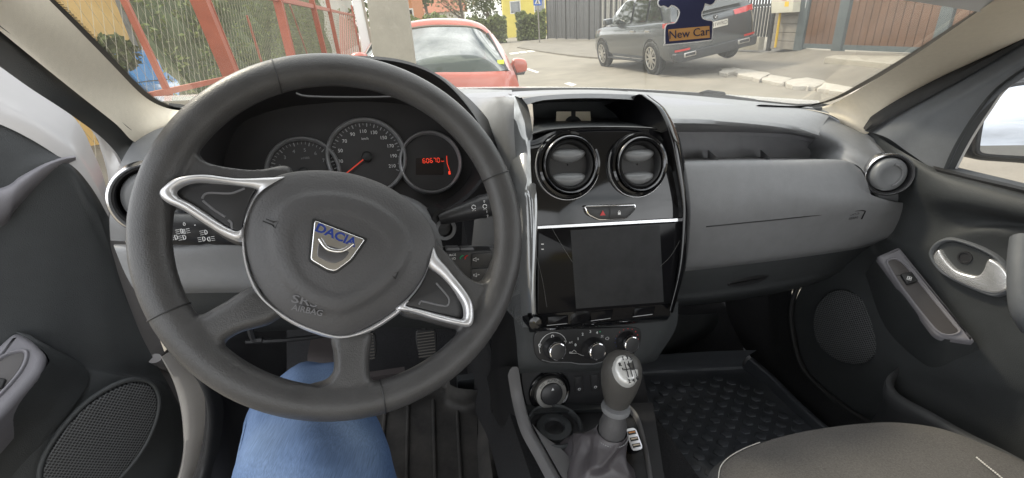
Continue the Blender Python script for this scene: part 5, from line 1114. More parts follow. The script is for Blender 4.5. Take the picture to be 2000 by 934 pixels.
MB().prism(mpn, MB.inset(om, .007), .002, .0044, .0004).build('mirror_glass', M_mirror, mi, 0)

# ================================================================ DRIVER DOOR (swung open, left)
dd = thing('driver_door', 'open white driver door with black inner trim, armrest and round speaker grille', 'door', (-.55, .8, -.9))
th = rad(52); HO = V(-.47, .80, -.4); dn = unit(V(cos(th), -sin(th), .06)); DPl = Plane(HO, dn)
def dp(spec): return [[DPl.P(x, y, w) for x, y, w in r] for r in spec]
# painted flange along the front and top
MB().loft(dp([
  [(-120, 50, -.03), (0, 122, -.03), (70, 172, -.03), (128, 214, -.03), (160, 250, -.03), (180, 292, -.03), (200, 340, -.03), (214, 396, -.02)],
  [(-120, 110, -.01), (0, 180, -.01), (62, 215, -.01), (115, 252, -.01), (148, 284, -.01), (170, 318, -.01), (192, 358, -.01), (213, 402, -.01)],
  [(-120, 150, .0), (0, 206, .0), (60, 238, .0), (110, 272, .0), (145, 300, .0), (168, 330, .0), (190, 366, .0), (213, 408, .0)],
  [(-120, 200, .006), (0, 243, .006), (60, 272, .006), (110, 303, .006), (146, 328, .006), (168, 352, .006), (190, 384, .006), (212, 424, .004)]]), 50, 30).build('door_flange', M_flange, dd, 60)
# trim card
MB().loft(dp([
  [(-150, 190, .0), (0, 232, .0), (60, 262, .0), (110, 294, .0), (140, 318, .0), (165, 344, .0), (188, 378, .0), (212, 420, .0)],
  [(-150, 270, .008), (0, 300, .008), (60, 305, .008), (110, 308, .008), (140, 324, .006), (165, 360, .006), (190, 395, .004), (213, 440, .0)],
  [(-150, 390, .012), (0, 370, .012), (50, 338, .014), (100, 318, .014), (138, 328, .010), (165, 372, .008), (190, 410, .006), (216, 480, .0)],
  [(-150, 440, .012), (0, 400, .012), (48, 368, .012), (96, 340, .012), (136, 336, .010), (166, 385, .010), (195, 430, .006), (224, 510, .0)],
  [(-150, 500, .010), (0, 455, .010), (44, 410, .010), (92, 372, .010), (134, 352, .009), (168, 410, .008), (202, 470, .004), (234, 545, .0)],
  [(-150, 560, .010), (0, 500, .010), (40, 470, .010), (92, 440, .010), (140, 430, .009), (180, 470, .008), (220, 540, .004), (252, 595, .0)],
  [(-150, 640, .012), (0, 590, .012), (50, 580, .012), (100, 580, .012), (150, 580, .010), (200, 600, .008), (240, 630, .004), (276, 655, .0)],
  [(-150, 720, .016), (0, 660, .016), (50, 668, .016), (100, 685, .016), (160, 700, .014), (220, 715, .012), (270, 728, .006), (306, 712, .0)],
  [(-150, 820, .03), (0, 760, .03), (60, 745, .03), (120, 725, .026), (180, 735, .028), (250, 745, .030), (315, 752, .020), (338, 768, .004)],
  [(-150, 900, .05), (0, 850, .05), (60, 840, .05), (120, 830, .05), (190, 830, .05), (260, 830, .048), (330, 830, .03), (362, 835, .006)],
  [(-150, 1010, .05), (0, 960, .05), (60, 960, .05), (120, 960, .05), (190, 960, .05), (260, 960, .045), (315, 960, .03), (340, 950, .006)],
  [(-150, 1110, .04), (0, 1060, .04), (60, 1060, .04), (120, 1060, .04), (190, 1060, .04), (230, 1060, .03), (270, 1050, .02), (290, 1040, .006)]]), 60, 100).build('door_card', M_door, dd, 60)
MB().loft(dp([[(-150, 395, .008), (0, 366, .008), (40, 342, .008), (85, 318, .008), (122, 308, .008), (147, 305, .006)], [(-150, 405, .022), (0, 374, .022), (41, 349, .021), (86, 323, .018), (122, 311, .014), (148, 307, .009)], [(-150, 430, .028), (0, 396, .027), (38, 368, .025), (82, 334, .020), (121, 315, .014), (148, 308.5, .009)], [(-150, 470, .024), (0, 426, .023), (32, 396, .021), (76, 352, .017), (119, 321, .012), (148, 310, .008)], [(-150, 505, .008), (0, 448, .008), (26, 418, .008), (70, 370, .008), (117, 328, .008), (148, 313, .006)]]), 40, 30).build('door_ledge', M_pod, dd, 70)
# front edge of the door
MB().loft(dp([[(204, 396, -.003), (206, 470, -.003), (224, 545, -.003), (258, 635, -.003), (292, 700, -.003), (330, 770, -.003), (352, 835, -.003), (346, 890, -.003), (312, 960, -.003)],
  [(222, 402, -.03), (244, 470, -.03), (274, 545, -.03), (304, 640, -.03), (326, 700, -.03), (353, 770, -.03), (370, 838, -.03), (362, 900, -.03), (333, 965, -.03)]]), 40, 5).build('door_edge', M_dedge, dd, 60)
# armrest pod
ah = unit(dn*.55+V(0, 0, .8)); AD = Plane(DPl.P(40, 720, .07), ah)
po = rounded(AD.pxs([(28, 644), (62, 662), (92, 692), (82, 726), (-30, 850), (-260, 1050), (-330, 960), (-100, 760)]), .010, 5)
ard = MB().prism(AD, po, -.08, .0, .010, 4).build('armrest', M_pod, dd, 60)
MB().loft([[AD.P(30, 648, -.006), AD.P(92, 694, -.006), AD.P(80, 730, -.006), AD.P(-40, 860, -.006)], [DPl.P(60, 655, .03), DPl.P(140, 712, .04), DPl.P(112, 780, .06), DPl.P(-20, 900, .07)], [DPl.P(70, 664, .016), DPl.P(170, 722, .027), DPl.P(140, 800, .05), DPl.P(0, 960, .05)]], 20, 14).build('armrest_side', M_door, dd, 60)
sw_ = [(58, 688), (52, 682), (36, 682), (10, 690), (-20, 710), (-80, 760), (-160, 830), (-180, 870), (-130, 880), (-60, 830), (0, 778), (40, 734), (56, 706)]
so1 = [tuple(p) for p in cr(AD.pxs(sw_), 80, True)]; sin_ = MB.inset(so1, .006)
MB().band(AD, np.array(so1+so1[:1]), np.array(sin_+sin_[:1]), -.001, .004, 7).build('switch_bezel', M_pod, ard, 60)
MB().prism(AD, sin_, -.004, .0005, .0003).build('switch_panel', M_podin, ard)
MB().prism(AD, rounded(AD.pxs([(-12, 738), (14, 742), (6, 760), (-22, 762)]), .002), -.001, .005, .002).build('window_switch', M_black, ard)
MB().prism(AD, rounded(AD.pxs([(-40, 760), (-18, 764), (-28, 784), (-52, 784)]), .002), -.001, .005, .002).build('window_switch', M_black, ard)
# speaker grille
SG = Plane(DPl.P(195, 860, .066), unit(dn+V(0, 0, .06)))
grille(SG, [(82, 930), (90, 895), (120, 845), (165, 795), (215, 762), (258, 746), (292, 752), (306, 780), (300, 820), (278, 870), (240, 920), (190, 965), (130, 985), (92, 970)], 'speaker_grille', dd, M_grille, w=.006)
ek = cr([SG.P(x, y, .003) for x, y in [(78, 932), (86, 893), (117, 842), (163, 791), (213, 757), (258, 741), (296, 748), (311, 780), (304, 823), (281, 874), (242, 925), (190, 970), (128, 992), (88, 976)]], 80, True)
MB().tube(ek, .004, 8, closed=True, up=SG.n).build('grille_surround', M_door, dd, 60)
# door stay
MB().tube(cr([DPl.P(302, 700, .004), DPl.P(322, 712, -.01), DPl.P(345, 724, -.05)], 10), .013, 10, flat=.7).build('door_stay', M_dedge, dd, 60)
# ================================================================ THE STREET (world frame, ground at z = 0)
def wbuild(mb, name, m, kind='structure', parent=None, smooth=40):
    o = mb.build(name, m, parent, smooth)
    if kind and parent is None: o['kind'] = kind
    return o
M_asph = mat('asphalt', (.215, .192, .152), .9, var=(.9, .20), bump=('noise', 60, .01, .5))
M_pave = mat('pavement_asphalt', (.165, .148, .120), .9, var=(1.0, .26), bump=('noise', 45, .012, .6))
M_conc = mat('concrete', (.29, .265, .215), .85, var=(5, .12), bump=('noise', 40, .006, .5))
M_kerb = mat('kerb_stone', (.38, .35, .30), .85, var=(7, .15), bump=('noise', 25, .02, .7))
M_paint = mat('road_paint', (.62, .60, .56), .8, var=(8, .15))
M_redst = mat('red_painted_steel', (.32, .078, .038), .5, var=(12, .15), bump=('noise', 120, .002, .3))
M_wire = mat('wire_rust', (.30, .27, .20), .5, metal=.3)
M_hedge = mat('hedge_leaves', (.115, .150, .050), .7, var=(9, .55), col2=(.24, .275, .10), spec=.3)
M_hedge2 = mat('light_hedge_leaves', (.10, .13, .035), .7, var=(6, .4), col2=(.15, .17, .06), spec=.3)
M_leafd = mat('tree_leaves', (.06, .09, .035), .7, var=(5, .5), col2=(.11, .13, .05), spec=.3)
M_bark = mat('bark', (.10, .08, .06), .9, var=(9, .3), bump=('noise', 30, .02, .6))
M_ywall = mat('ochre_plaster', (.62, .40, .15), .85, var=(1.5, .08))
M_ywall2 = mat('yellow_plaster', (.60, .50, .12), .85, var=(1.2, .07))
M_cream = mat('cream_plaster', (.55, .52, .46), .85, var=(1.2, .08))
M_tile = mat('roof_tile', (.30, .11, .06), .8, var=(4, .2))
M_fence = mat('dark_sheet_fence', (.075, .078, .085), .6, var=(3, .25))
M_iron = mat('dark_iron', (.03, .032, .036), .5, var=(10, .2))
M_wood = mat('brown_gate_boards', (.120, .058, .030), .55, var=(3, .18), bump=('wave', 12, .003, .2))
M_teal = mat('grey_green_steel', (.085, .105, .11), .5, var=(8, .1))
M_block = mat('grey_block', (.24, .22, .19), .9, var=(6, .15), bump=('noise', 40, .01, .5))
M_yel = mat('yellow_pipe_paint', (.72, .46, .03), .4)
M_box = mat('meter_box_paint', (.58, .55, .44), .5, var=(6, .05))
M_glassd = mat('vehicle_glass', (.02, .025, .026), .04, spec=.8, coat=.6)
M_tyre = mat('tyre', (.018, .018, .018), .8, bump=('noise', 60, .003, .3))
M_alloy = mat('alloy', (.55, .54, .52), .3, metal=.9)
M_suv = mat('graphite_metallic', (.060, .068, .076), .25, metal=.3, coat=.8, var=(2, .05))
M_redc = mat('salmon_red_paint', (.43, .095, .058), .28, coat=.6, var=(2, .04))
M_blue = mat('blue_car_paint', (.04, .22, .50), .25, coat=.6)
M_silv = mat('silver_car_paint', (.50, .51, .52), .3, metal=.3, coat=.6)
M_tail = mat('tail_lamp', (.50, .02, .02), .15, coat=1)
M_head = mat('lamp_glass', (.6, .62, .65), .1, coat=1)
M_skyblue = mat('sign_blue', (.02, .10, .42), .5)

gb_ = MB(True).grid(np.array([[V(x, y, 0) for x in (-400, -60, -20, 0, 20, 60, 400)] for y in (-400, -60, -20, 0, 20, 60, 500)])); wbuild(gb_, 'road', M_asph, smooth=0)
def slab(pts, z0, z1, name, m, bev=.0):
    pl = Plane((0, 0, 0), (0, 0, 1), (0, 1, 0), True); return MB(True).prism(pl, [(p[0], p[1]) for p in pts], z0, z1, bev)
# pavement on the right, rising from the kerb to the gates
KE = [(1292, 150, .012), (1405, 139, .03), (1500, 148, .05), (1600, 162, .055), (1700, 178, .06), (1860, 215, .06), (2200, 300, .06), (3000, 560, .06)]
KF = [(1200, 92, .10), (1330, 80, .26), (1445, 76, .30), (1560, 93, .33), (1640, 100, .33), (1790, 105, .33), (2000, 118, .33), (2600, 170, .33)]
kn_, kf_ = [G(*p) for p in KE], [G(*p) for p in KF]
wbuild(MB(True).loft([kn_, kf_], 40, 8), 'pavement', M_pave, smooth=40)
PVa = [G(x, y, .06) for x, y in ((1010, 92), (1060, 100), (1120, 108), (1185, 113), (1230, 113))]; PVb = [G(x, y, .06) for x, y in ((1030, 80), (1075, 79), (1130, 78), (1190, 79), (1240, 79))]
wbuild(MB(True).loft([PVa, PVb], 20, 4).loft([[p+V(0, 0, -.08) for p in PVa], PVa], 20, 2), 'pavement', M_pave)
kb_ = MB(True)
for q in ([(1404, 140), (1412, 134), (1436, 132), (1446, 135), (1432, 140), (1420, 146)], [(1434, 141), (1450, 135), (1478, 138), (1503, 143), (1486, 156), (1466, 151), (1446, 148)], [(1489, 154), (1508, 145), (1530, 148), (1552, 150), (1540, 157), (1528, 163), (1510, 161)], [(1532, 163), (1546, 155), (1575, 152), (1612, 156), (1596, 170), (1570, 170), (1545, 168)], [(1598, 172), (1614, 158), (1650, 160), (1690, 166), (1672, 184), (1640, 180), (1618, 176)], [(1676, 185), (1694, 167), (1740, 178), (1800, 196), (1785, 212), (1730, 200)], [(1788, 214), (1806, 198), (1900, 226), (2050, 270), (2030, 290), (1890, 245)]):
    pl = Plane((0, 0, 0), (0, 0, 1), (0, 1, 0), True); pts = [G(x, y, .06) for x, y in q]; jp = []
    for a, b in zip(pts, pts[1:]+pts[:1]):
        for t in (0, .33, .66): jp.append(a*(1-t)+b*t+V(.05*random.uniform(-1, 1), .05*random.uniform(-1, 1), 0))
    kb_.prism(pl, [(p[0], p[1]) for p in jp], -.05, .055+.02*random.random(), .012, 2)
wbuild(kb_, 'kerb', M_kerb)
wbuild(slab([G(x, y, .34) for x, y in ((1612, 109), (1632, 105), (1790, 107), (1800, 120), (1740, 121), (1670, 115))], .20, .315, 'apron', M_conc, .01), 'concrete_apron', M_conc)
mk = MB(True)
for q in ([(1026, 135), (1032, 133.6), (1053, 140.5), (1049, 142.5)], [(1102, 163), (1112, 161), (1126, 165), (1117, 168)], [(994, 104), (1010, 102), (1014, 104.5), (998, 106.5)], [(1012, 101.5), (1024, 100), (1030, 102.5), (1018, 104)], [(1028, 99.5), (1040, 98.4), (1046, 100.5), (1034, 102)]):
    pl = Plane((0, 0, 0), (0, 0, 1), (0, 1, 0), True); pts = [G(*p, .004) for p in q]; mk.prism(pl, [(p[0], p[1]) for p in pts], -.01, .004)
wbuild(mk, 'road_marking', M_paint, smooth=0)
patch = MB(True)
pl = Plane((0, 0, 0), (0, 0, 1), (0, 1, 0), True)

# ---------------------------------------------------------------- vehicles
class Frame:
    def __init__(s, o, ex, ey, ez): s.o, s.x, s.y, s.z = map(lambda q: np.asarray(q, float), (o, ex, ey, ez))
    def __call__(s, x, y, z): return s.o+s.x*x+s.y*y+s.z*z
def frame(o, heading_vec, tilt=0.0):
    ey = unit(heading_vec); ez = unit(V(0, 0, 1)-ey*ey[2]); ex = np.cross(ey, ez); a = rad(tilt)
    ex2 = ex*cos(a)+ez*sin(a); return Frame(o, ex2, ey, np.cross(ex2, ey))
def wheel(F, x, y, r, wdt, side, parent, spokes=10):
    pl = Plane(F(x, y, r), F.x*side, F.z, True); 
    t = MB(True).lathe(pl, [(r*.70, -wdt), (r*.93, -wdt), (r, -wdt*.85), (r, -wdt*.15), (r*.965, -.012), (r*.86, .004), (r*.72, .0), (r*.69, -.02)], 36, cap1=False).build('wheel', M_tyre, parent, 40)
    rm_ = MB(True).lathe(pl, [(r*.71, -.004), (r*.67, .002), (r*.64, -.03), (r*.62, -.09), (.01, -.10)], 32, cap1=False)
    rm_.build('wheel_well', M_iron, t, 40); sp = MB(True)
    sp.lathe(pl, [(r*.72, -.01), (r*.715, .006), (r*.66, .006), (r*.64, -.02)], 32, cap1=False)
    for k in range(spokes):
        a = 2*pi*k/spokes+.1; sp.seg(pl.at(r*.10*cos(a), r*.10*sin(a), -.004), pl.at(r*.68*cos(a+.04), r*.68*sin(a+.04), -.006), .045 if spokes > 8 else .07, .02, pl.n)
    sp.lathe(pl, [(r*.17, -.02), (r*.16, .006), (.005, .010)], 20); sp.build('rim', M_alloy, t, 40); return t
def vehicle(name, label, F, L, Wd, H, paint, st, belt, glass_y, wb, wr, group=None, cat='car', sp=10, rear=True, roofrail=False):
    """st: list of (y, zbottom, ztop_of_lower_body, halfwidth scale); glass_y: (rear base, rear roof, front roof, front base) along y."""
    t = thing(name, label, cat, F.o, True, group); hw = Wd/2; g = []
    for y, zb, zt, k in st:
        w = hw*k; g.append([F(x, y, z) for x, z in [(-w*.80, zb), (-w*.95, zb+.03), (-w, zb+.14), (-w*1.0, zb+(zt-zb)*.45), (-w*.985, zb+(zt-zb)*.72), (-w*.955, zt-.05), (-w*.92, zt), (-w*.5, zt+.025), (0, zt+.03), (w*.5, zt+.025), (w*.92, zt), (w*.955, zt-.05), (w*.985, zb+(zt-zb)*.72), (w, zb+(zt-zb)*.45), (w, zb+.14), (w*.95, zb+.03), (w*.80, zb)]])
    b = MB(True); n = 17; b.grid(np.array([cr([r[i] for r in g], 48) for i in range(n)]).transpose(1, 0, 2)); k0 = len(b.v)
    b.f.append([i for i in range(n)][::-1]); b.f.append([k0-n+i for i in range(n)])
    body = b.build('body', paint, t, 45)
    yr0, yr1, yf1, yf0 = glass_y; zr = H; bw, rw = hw*.93, hw*.68
    # greenhouse: painted shell, then glass panes a little proud
    secs = [(yr0, belt, belt-.02, bw*.98), (yr0+(yr1-yr0)*.5, belt, (belt+zr)/2+.06, 0), (yr1, belt, zr-.05, 0), ((yr1+yf1)/2, belt, zr, 0), (yf1, belt, zr-.05, 0), ((yf1+yf0)/2, belt, (zr+belt)/2+.05, 0), (yf0, belt, belt-.02, 0)]
    g = []
    for y, zb, z1, _ in secs:
        f = (z1-belt)/(zr-belt); f = max(f, .02); ww = bw+(rw-bw)*f
        g.append([F(x, y, z) for x, z in [(-bw, belt-.03), (-(bw*.6+ww*.4), belt+(z1-belt)*.40), (-(bw*.15+ww*.85), belt+(z1-belt)*.85), (-ww*.86, z1-.0), (-ww*.4, z1+.02), (0, z1+.03), (ww*.4, z1+.02), (ww*.86, z1-.0), (bw*.15+ww*.85, belt+(z1-belt)*.85), (bw*.6+ww*.4, belt+(z1-belt)*.40), (bw, belt-.03)]])
    b = MB(True); b.grid(np.array([cr([r[i] for r in g], 40) for i in range(11)]).transpose(1, 0, 2)); b.build('roof', paint, t, 50)
    def sidex(z): f = (z-belt)/(zr-belt); return bw+(rw-bw)*f*.80+.012
    def pane(pts, nm='window'):
        for s in (-1, 1):
            p = rounded(pts, .06, 4); b = MB(True); b.poly([F(s*(sidex(z)), y, z) for y, z in (p if s > 0 else p[::-1])]); b.build(nm, M_glassd, t, 0)
    zt_ = zr-.13; m1 = yr1+(yf1-yr1)*.30; m2 = yr1+(yf1-yr1)*.72
    pane([(yr0+.42, belt+.05), (m1-.05, belt+.04), (m1-.05, zt_), (yr1+.25, zt_-.04)]); pane([(m1+.05, belt+.04), (m2-.05, belt+.03), (m2-.05, zt_), (m1+.05, zt_)]); pane([(m2+.05, belt+.03), (yf0-.35, belt+.02), (yf1+.0, zt_-.01), (m2+.05, zt_)])
    b = MB(True); b.poly([F(x, y, z) for x, y, z in [(-bw*.82, yr0-.02, belt+.08), (bw*.82, yr0-.02, belt+.08), (rw*.88, yr0+(yr1-yr0)*.80-.05, zr-.12), (-rw*.88, yr0+(yr1-yr0)*.80-.05, zr-.12)]]); b.build('rear_window', M_glassd, t, 0)
    for s in (-1, 1):
        for y in wb: wheel(F, s*(hw+.022), y, wr, .22, s, t, sp); 
        for y in wb:
            pl = Plane(F(s*(hw*.995), y, wr*1.02), F.x*s, F.z, True); MB(True).lathe(pl, [(wr*1.19, -.05), (wr*1.18, .010), (wr*1.10, .010), (wr*1.05, .003), (.01, .002)], 36, cap1=False).build('wheel_arch', M_iron, t, 40)
        mp = Plane(F(s*(hw+.10), yf0-.55, belt+.10), F.y*-1, F.z, True); MB(True).prism(mp, rounded([(-.11, -.07), (.11, -.07), (.12, .08), (-.10, .09)], .04), -.16, .02, .03).build('door_mirror', paint, t, 50)
        MB(True).prism(Plane(F(s*hw*1.0, 0, 0), F.x*s, F.z, True), [(u, v) for u, v in ((-0, 0), (.001, 0), (0, .001))], 0, .001)
        for y in (m1-.22, m2-.22):
            MB(True).seg(F(s*(hw*.985), y, belt-.16), F(s*(hw*.985), y+.2, belt-.15), .035, .03, F.x).build('door_handle', M_alloy, t)
        sl = MB(True)
        sl.seg(F(s*(hw*1.002), wb[0]+wr*1.2, .30), F(s*(hw*1.002), wb[1]-wr*1.2, .30), .03, .12, F.x); sl.build('side_skirt', M_iron, t, 0)
    return t
# the dark SUV parked half on the pavement
sRL, sFL = G(1283, 145), G(1187, 129.5); k = np.linalg.norm(sFL-sRL)/2.93; FS = frame(sRL, sFL-sRL, 7.5)
FS = Frame(sRL+FS.x*.86*k, FS.x*k, FS.y*k, FS.z*k); FS.o = FS.o-FS.y*.98
sv = vehicle('parked_suv', 'dark grey suv with alloy wheels parked half on the pavement across the street', FS, 4.9, 1.94, 1.74, M_suv,
   [(.00, .42, .98, .86), (.10, .34, 1.06, .95), (.5, .30, 1.10, 1.0), (1.4, .30, 1.09, 1.0), (3.3, .30, 1.06, .99), (4.1, .30, 1.02, .98), (4.6, .32, .92, .93), (4.88, .40, .78, .80)], 1.10, (.12, .70, 2.55, 3.55), (.98, 3.91), .375, sp=10)
def on_rear(x, z, y=-.012): return FS(x, y, z)
for s in (-1, 1):
    b = MB(True); b.loft([[FS(s*.96, .42, 1.00), FS(s*.93, .12, 1.0), FS(s*.80, .02, .99), FS(s*.42, -.02, .985)], [FS(s*.97, .40, 1.09), FS(s*.93, .14, 1.10), FS(s*.80, .05, 1.10), FS(s*.42, .03, 1.075)]], 14, 4); b.build('tail_lamp', M_tail, sv)
    MB(True).loft([[FS(s*.92, .03, .52), FS(s*.80, -.03, .52), FS(s*.62, -.05, .52)], [FS(s*.92, .03, .56), FS(s*.80, -.03, .56), FS(s*.62, -.05, .56)]], 6, 2).build('reflector', M_tail, sv)
    pl = Plane(FS(s*.62, -.03, .43), -FS.y, FS.z, True); MB(True).prism(pl, rounded([(-.14*k, -.045*k), (.14*k, -.045*k), (.14*k, .045*k), (-.14*k, .045*k)], .03), -.05, .03, .01).build('exhaust', M_alloy, sv); MB(True).prism(pl, rounded([(-.11*k, -.025*k), (.11*k, -.025*k), (.11*k, .025*k), (-.11*k, .025*k)], .02), .0, .033, 0).build('exhaust_hole', M_iron, sv)
pl = Plane(FS(0, -.03, .40), -FS.y, FS.z, True); MB(True).prism(pl, rounded([(-.92*k, -.10*k), (.92*k, -.10*k), (.95*k, .09*k), (-.95*k, .09*k)], .05), -.15, .012, .02).build('rear_bumper', M_iron, sv)
pl = Plane(FS(0, -.012, .88), -FS.y, FS.z, True); np_ = MB(True).prism(pl, [(-.26*k, -.06*k), (.26*k, -.06*k), (.26*k, .06*k), (-.26*k, .06*k)], -.02, .014, 0).build('number_plate', M_cream, sv, 0)
text('B 31WRD', 'lettering', pl, .03*k, 0, .105*k, .016, M_iron, np_, sx=1.0); MB(True).poly([pl.at(x*k, y*k, .0155) for x, y in ((-.26, -.06), (-.225, -.06), (-.225, .06), (-.26, .06))]).build('country_band', M_skyblue, np_, 0)
pl = Plane(FS(0, -.0, 1.03), -FS.y, FS.z, True); eb = MB(True).lathe(pl, [(.045*k, -.03), (.045*k, .012), (.04*k, .016), (.002, .017)], 24).build('badge', M_iron, sv); bb = MB(True)
for a in (0, pi): bb.poly([pl.at(.028*k*cos(a+q), .028*k*sin(a+q), .018) for q in np.linspace(0, pi/2, 7)]+[pl.at(0, 0, .018)])
bb.build('badge_quarter', M_head, eb, 0)
# the salmon red hatchback straight ahead: shell built as half outlines mirrored about its centre line
XR = wY(834, 100, 4.4)[0]
def half(pts):
    R_ = [wY(x, y, Y) for x, y, Y in pts]; Lh = [V(2*XR-p[0], p[1], p[2]) for p in R_[::-1]]; return cr(Lh[:-1]+[V(XR, R_[0][1], R_[0][2])]+R_[1:], 60)
rc = thing('red_hatchback', 'salmon red small hatchback parked straight ahead beyond the bonnet, seen from behind', 'car', (XR, 4.6, 0), True)
roof_r = half([(852, 40, 4.72), (905, 42, 4.73), (940, 50, 4.76), (960, 66, 4.80)])
rf = MB(True).grid(np.array([half([(852, 53, 6.5), (890, 54, 6.5), (925, 60, 6.5), (945, 76, 6.5)]), half([(852, 37, 5.6), (895, 38, 5.6), (932, 45, 5.6), (952, 62, 5.6)]), half([(852, 35.5, 5.0), (903, 37, 5.0), (938, 46, 5.0), (958, 62, 5.0)]), roof_r, half([(852, 48, 4.70), (905, 49.5, 4.70), (936, 55, 4.72), (953, 66, 4.75)])])).build('roof', M_redc, rc, 60)
gtop = half([(852, 50, 4.71), (905, 51, 4.71), (932, 56, 4.72), (948, 66, 4.74)]); gbot = half([(852, 141, 4.28), (920, 141, 4.29), (970, 139, 4.32), (994, 136, 4.36)])
M_hatchglass = glass('hatch_glass', .62, (.20, .25, .22), .3, (.42, .50, .45))
MB(True).grid(np.array([gtop*(1-t)+gbot*t+V(0, -.03, 0)*sin(pi*t) for t in np.linspace(0, 1, 8)])).build('rear_window', M_hatchglass, rc, 60)
for s in (0, 1):
    def sd(p): q = wY(*p); return V(2*XR-q[0], q[1], q[2]) if s else q
    a = cr([sd(p) for p in ((955, 66, 4.745), (965, 82, 4.66), (980, 110, 4.50), (993, 137, 4.35))], 24); b = cr([sd(p) for p in ((962, 66, 4.80), (978, 88, 4.72), (993, 116, 4.6), (1004, 140, 4.5))], 24); c = cr([sd(p) for p in ((955, 66, 5.6), (968, 88, 5.6), (980, 110, 5.6), (990, 136, 5.6))], 24)
    MB(True).grid(np.array([a+V(0, .02, 0), a, b, c])).build('rear_pillar', M_redc, rc, 60)
    MB(True).tube(a+V((-.012 if s == 0 else .012), -.006, 0), .012, 6).build('window_rubber', M_iron, rc)
    mpt = sd((1012, 130, 6.2)); mpl = Plane(mpt, V(0, -1, 0), (0, 0, 1), True); MB(True).prism(mpl, [tuple(p) for p in cr([(-.10, -.05), (-.06, .085), (.06, .085), (.11, .04), (.10, -.06), (.0, -.085)], 30, True)], -.10, .05, .04).build('door_mirror', M_redc, rc, 60); MB(True).prism(mpl, [(-.08, -.10), (.07, -.10), (.09, -.06), (-.08, -.05)], -.08, .04, .01).build('mirror_base', M_iron, rc)
rows_ = [half([(852, 141, 4.27), (920, 141, 4.28), (985, 139, 4.33), (1003, 138, 4.48)]), half([(852, 150, 4.22), (920, 150, 4.23), (985, 150, 4.28), (1009, 152, 4.45)]), half([(852, 185, 4.17), (920, 185, 4.18), (985, 185, 4.22), (1018, 185, 4.42)]), half([(852, 240, 4.12), (920, 240, 4.13), (995, 240, 4.18), (1026, 240, 4.42)]), half([(852, 330, 4.12), (920, 330, 4.13), (995, 330, 4.2), (1024, 330, 4.45)]), half([(852, 410, 4.2), (920, 410, 4.2), (990, 410, 4.3), (1016, 410, 4.5)])]
MB(True).grid(np.array([cr([r[i] for r in rows_], 30) for i in range(60)]).transpose(1, 0, 2)).build('tailgate', M_redc, rc, 60)
for s in (1, -1):
    fx = XR+s*.80; MB(True).loft([[V(fx-s*.02, 4.45, .95), V(fx, 5.4, .93), V(fx, 6.8, .88), V(fx-s*.1, 7.6, .72)], [V(fx+s*.02, 4.42, .5), V(fx+s*.04, 5.4, .5), V(fx+s*.04, 6.8, .5), V(fx-s*.06, 7.7, .5)], [V(fx, 4.5, .2), V(fx, 5.4, .2), V(fx, 6.8, .2), V(fx-s*.1, 7.6, .25)]], 24, 14).build('side_panel', M_redc, rc, 60)
    wheel(Frame(V(XR, 4.2, 0), V(1, 0, 0), V(0, 1, 0), V(0, 0, 1)), s*.78, .70, .29, .18, s, rc, 8)
    for k_ in (.40,):
        hr = MB(True); hpl = Plane(V(XR+s*.36, 5.05, .72), V(0, -1, .12), (0, 0, 1), True); hr.prism(hpl, rounded([(-.25, -.4), (.25, -.4), (.22, .34), (-.22, .34)], .1), -.10, .0, .04); hr.prism(hpl, rounded([(-.13, .36), (.13, .36), (.12, .55), (-.12, .55)], .06), -.09, .0, .03); hr.build('rear_seat', mat('pale_seat', (.22, .22, .20), .8) if 'pale_seat' not in MATS else MATS['pale_seat'], rc, 50)
MB(True).loft([[V(XR-.75, 6.7, .95), V(XR+.75, 6.7, .95)], [V(XR-.72, 7.6, .78), V(XR+.72, 7.6, .78)], [V(XR-.7, 7.9, .5), V(XR+.7, 7.9, .5)]], 8, 8).build('bonnet', M_redc, rc, 60)
MB(True).loft([[V(XR-.75, 4.4, .55), V(XR+.75, 4.4, .55)], [V(XR-.75, 6.7, .55), V(XR+.75, 6.7, .55)], [V(XR-.75, 6.75, .95), V(XR+.75, 6.75, .95)]], 4, sharp=True).build('parcel_floor', M_iron, rc, 0)
for s in (-1, 1): MB(True).seg(V(XR+s*.50-.12, 6.35, 1.30), V(XR+s*.58-.14, 6.95, .92), .05).build('front_pillar', M_redc, rc)
stp = Plane(wY(978, 122, 4.40), V(0, -1, .6), (0, 0, 1), True); MB(True).prism(stp, [(-.03, -.02), (.03, -.02), (.03, .02), (-.03, .02)], .004, .008, 0).build('sticker', mat('sticker_lime', (.55, .60, .05), .6), rc, 0)

# ---------------------------------------------------------------- red fence with wire mesh beside the car
FD = unit(CW @ V(0, 1, 0)*V(1, 1, 0)); P1 = D(415, 75, 2.25); FN = unit(V(FD[1], -FD[0], 0)); FP = Plane(P1, FN, (0, 0, 1), True)
fe_ = thing('red_wire_fence', 'red painted steel fence with chain link mesh running along the left of the street', 'fence', (P1[0], P1[1], 0), True)
def post(a, b, w, name='post'): 
    pa, pb = FP.P(*a), FP.P(*b); d = pb-pa; pa = pa-d*.25; t = (pb[2])/(max(-(unit(pb-pa))[2], .2)); pb = pb+unit(pb-pa)*t*.98
    ob = MB(True).seg(pa, pb, w, w, FN).build(name, M_redst, fe_, 0)
    MB(True).seg(pa+FN*w*.5+FD*w*.58, pb+FN*w*.5+FD*w*.58, w*.16, w*.10, FN).build('post_edge', M_redst, ob, 0)
post((382, -20), (455, 155), .066); post((537, -20), (567, 105), .066); post((606, -10), (636, 115), .066); post((640, 5), (662, 108), .066); post((690, 30), (704, 105), .07)
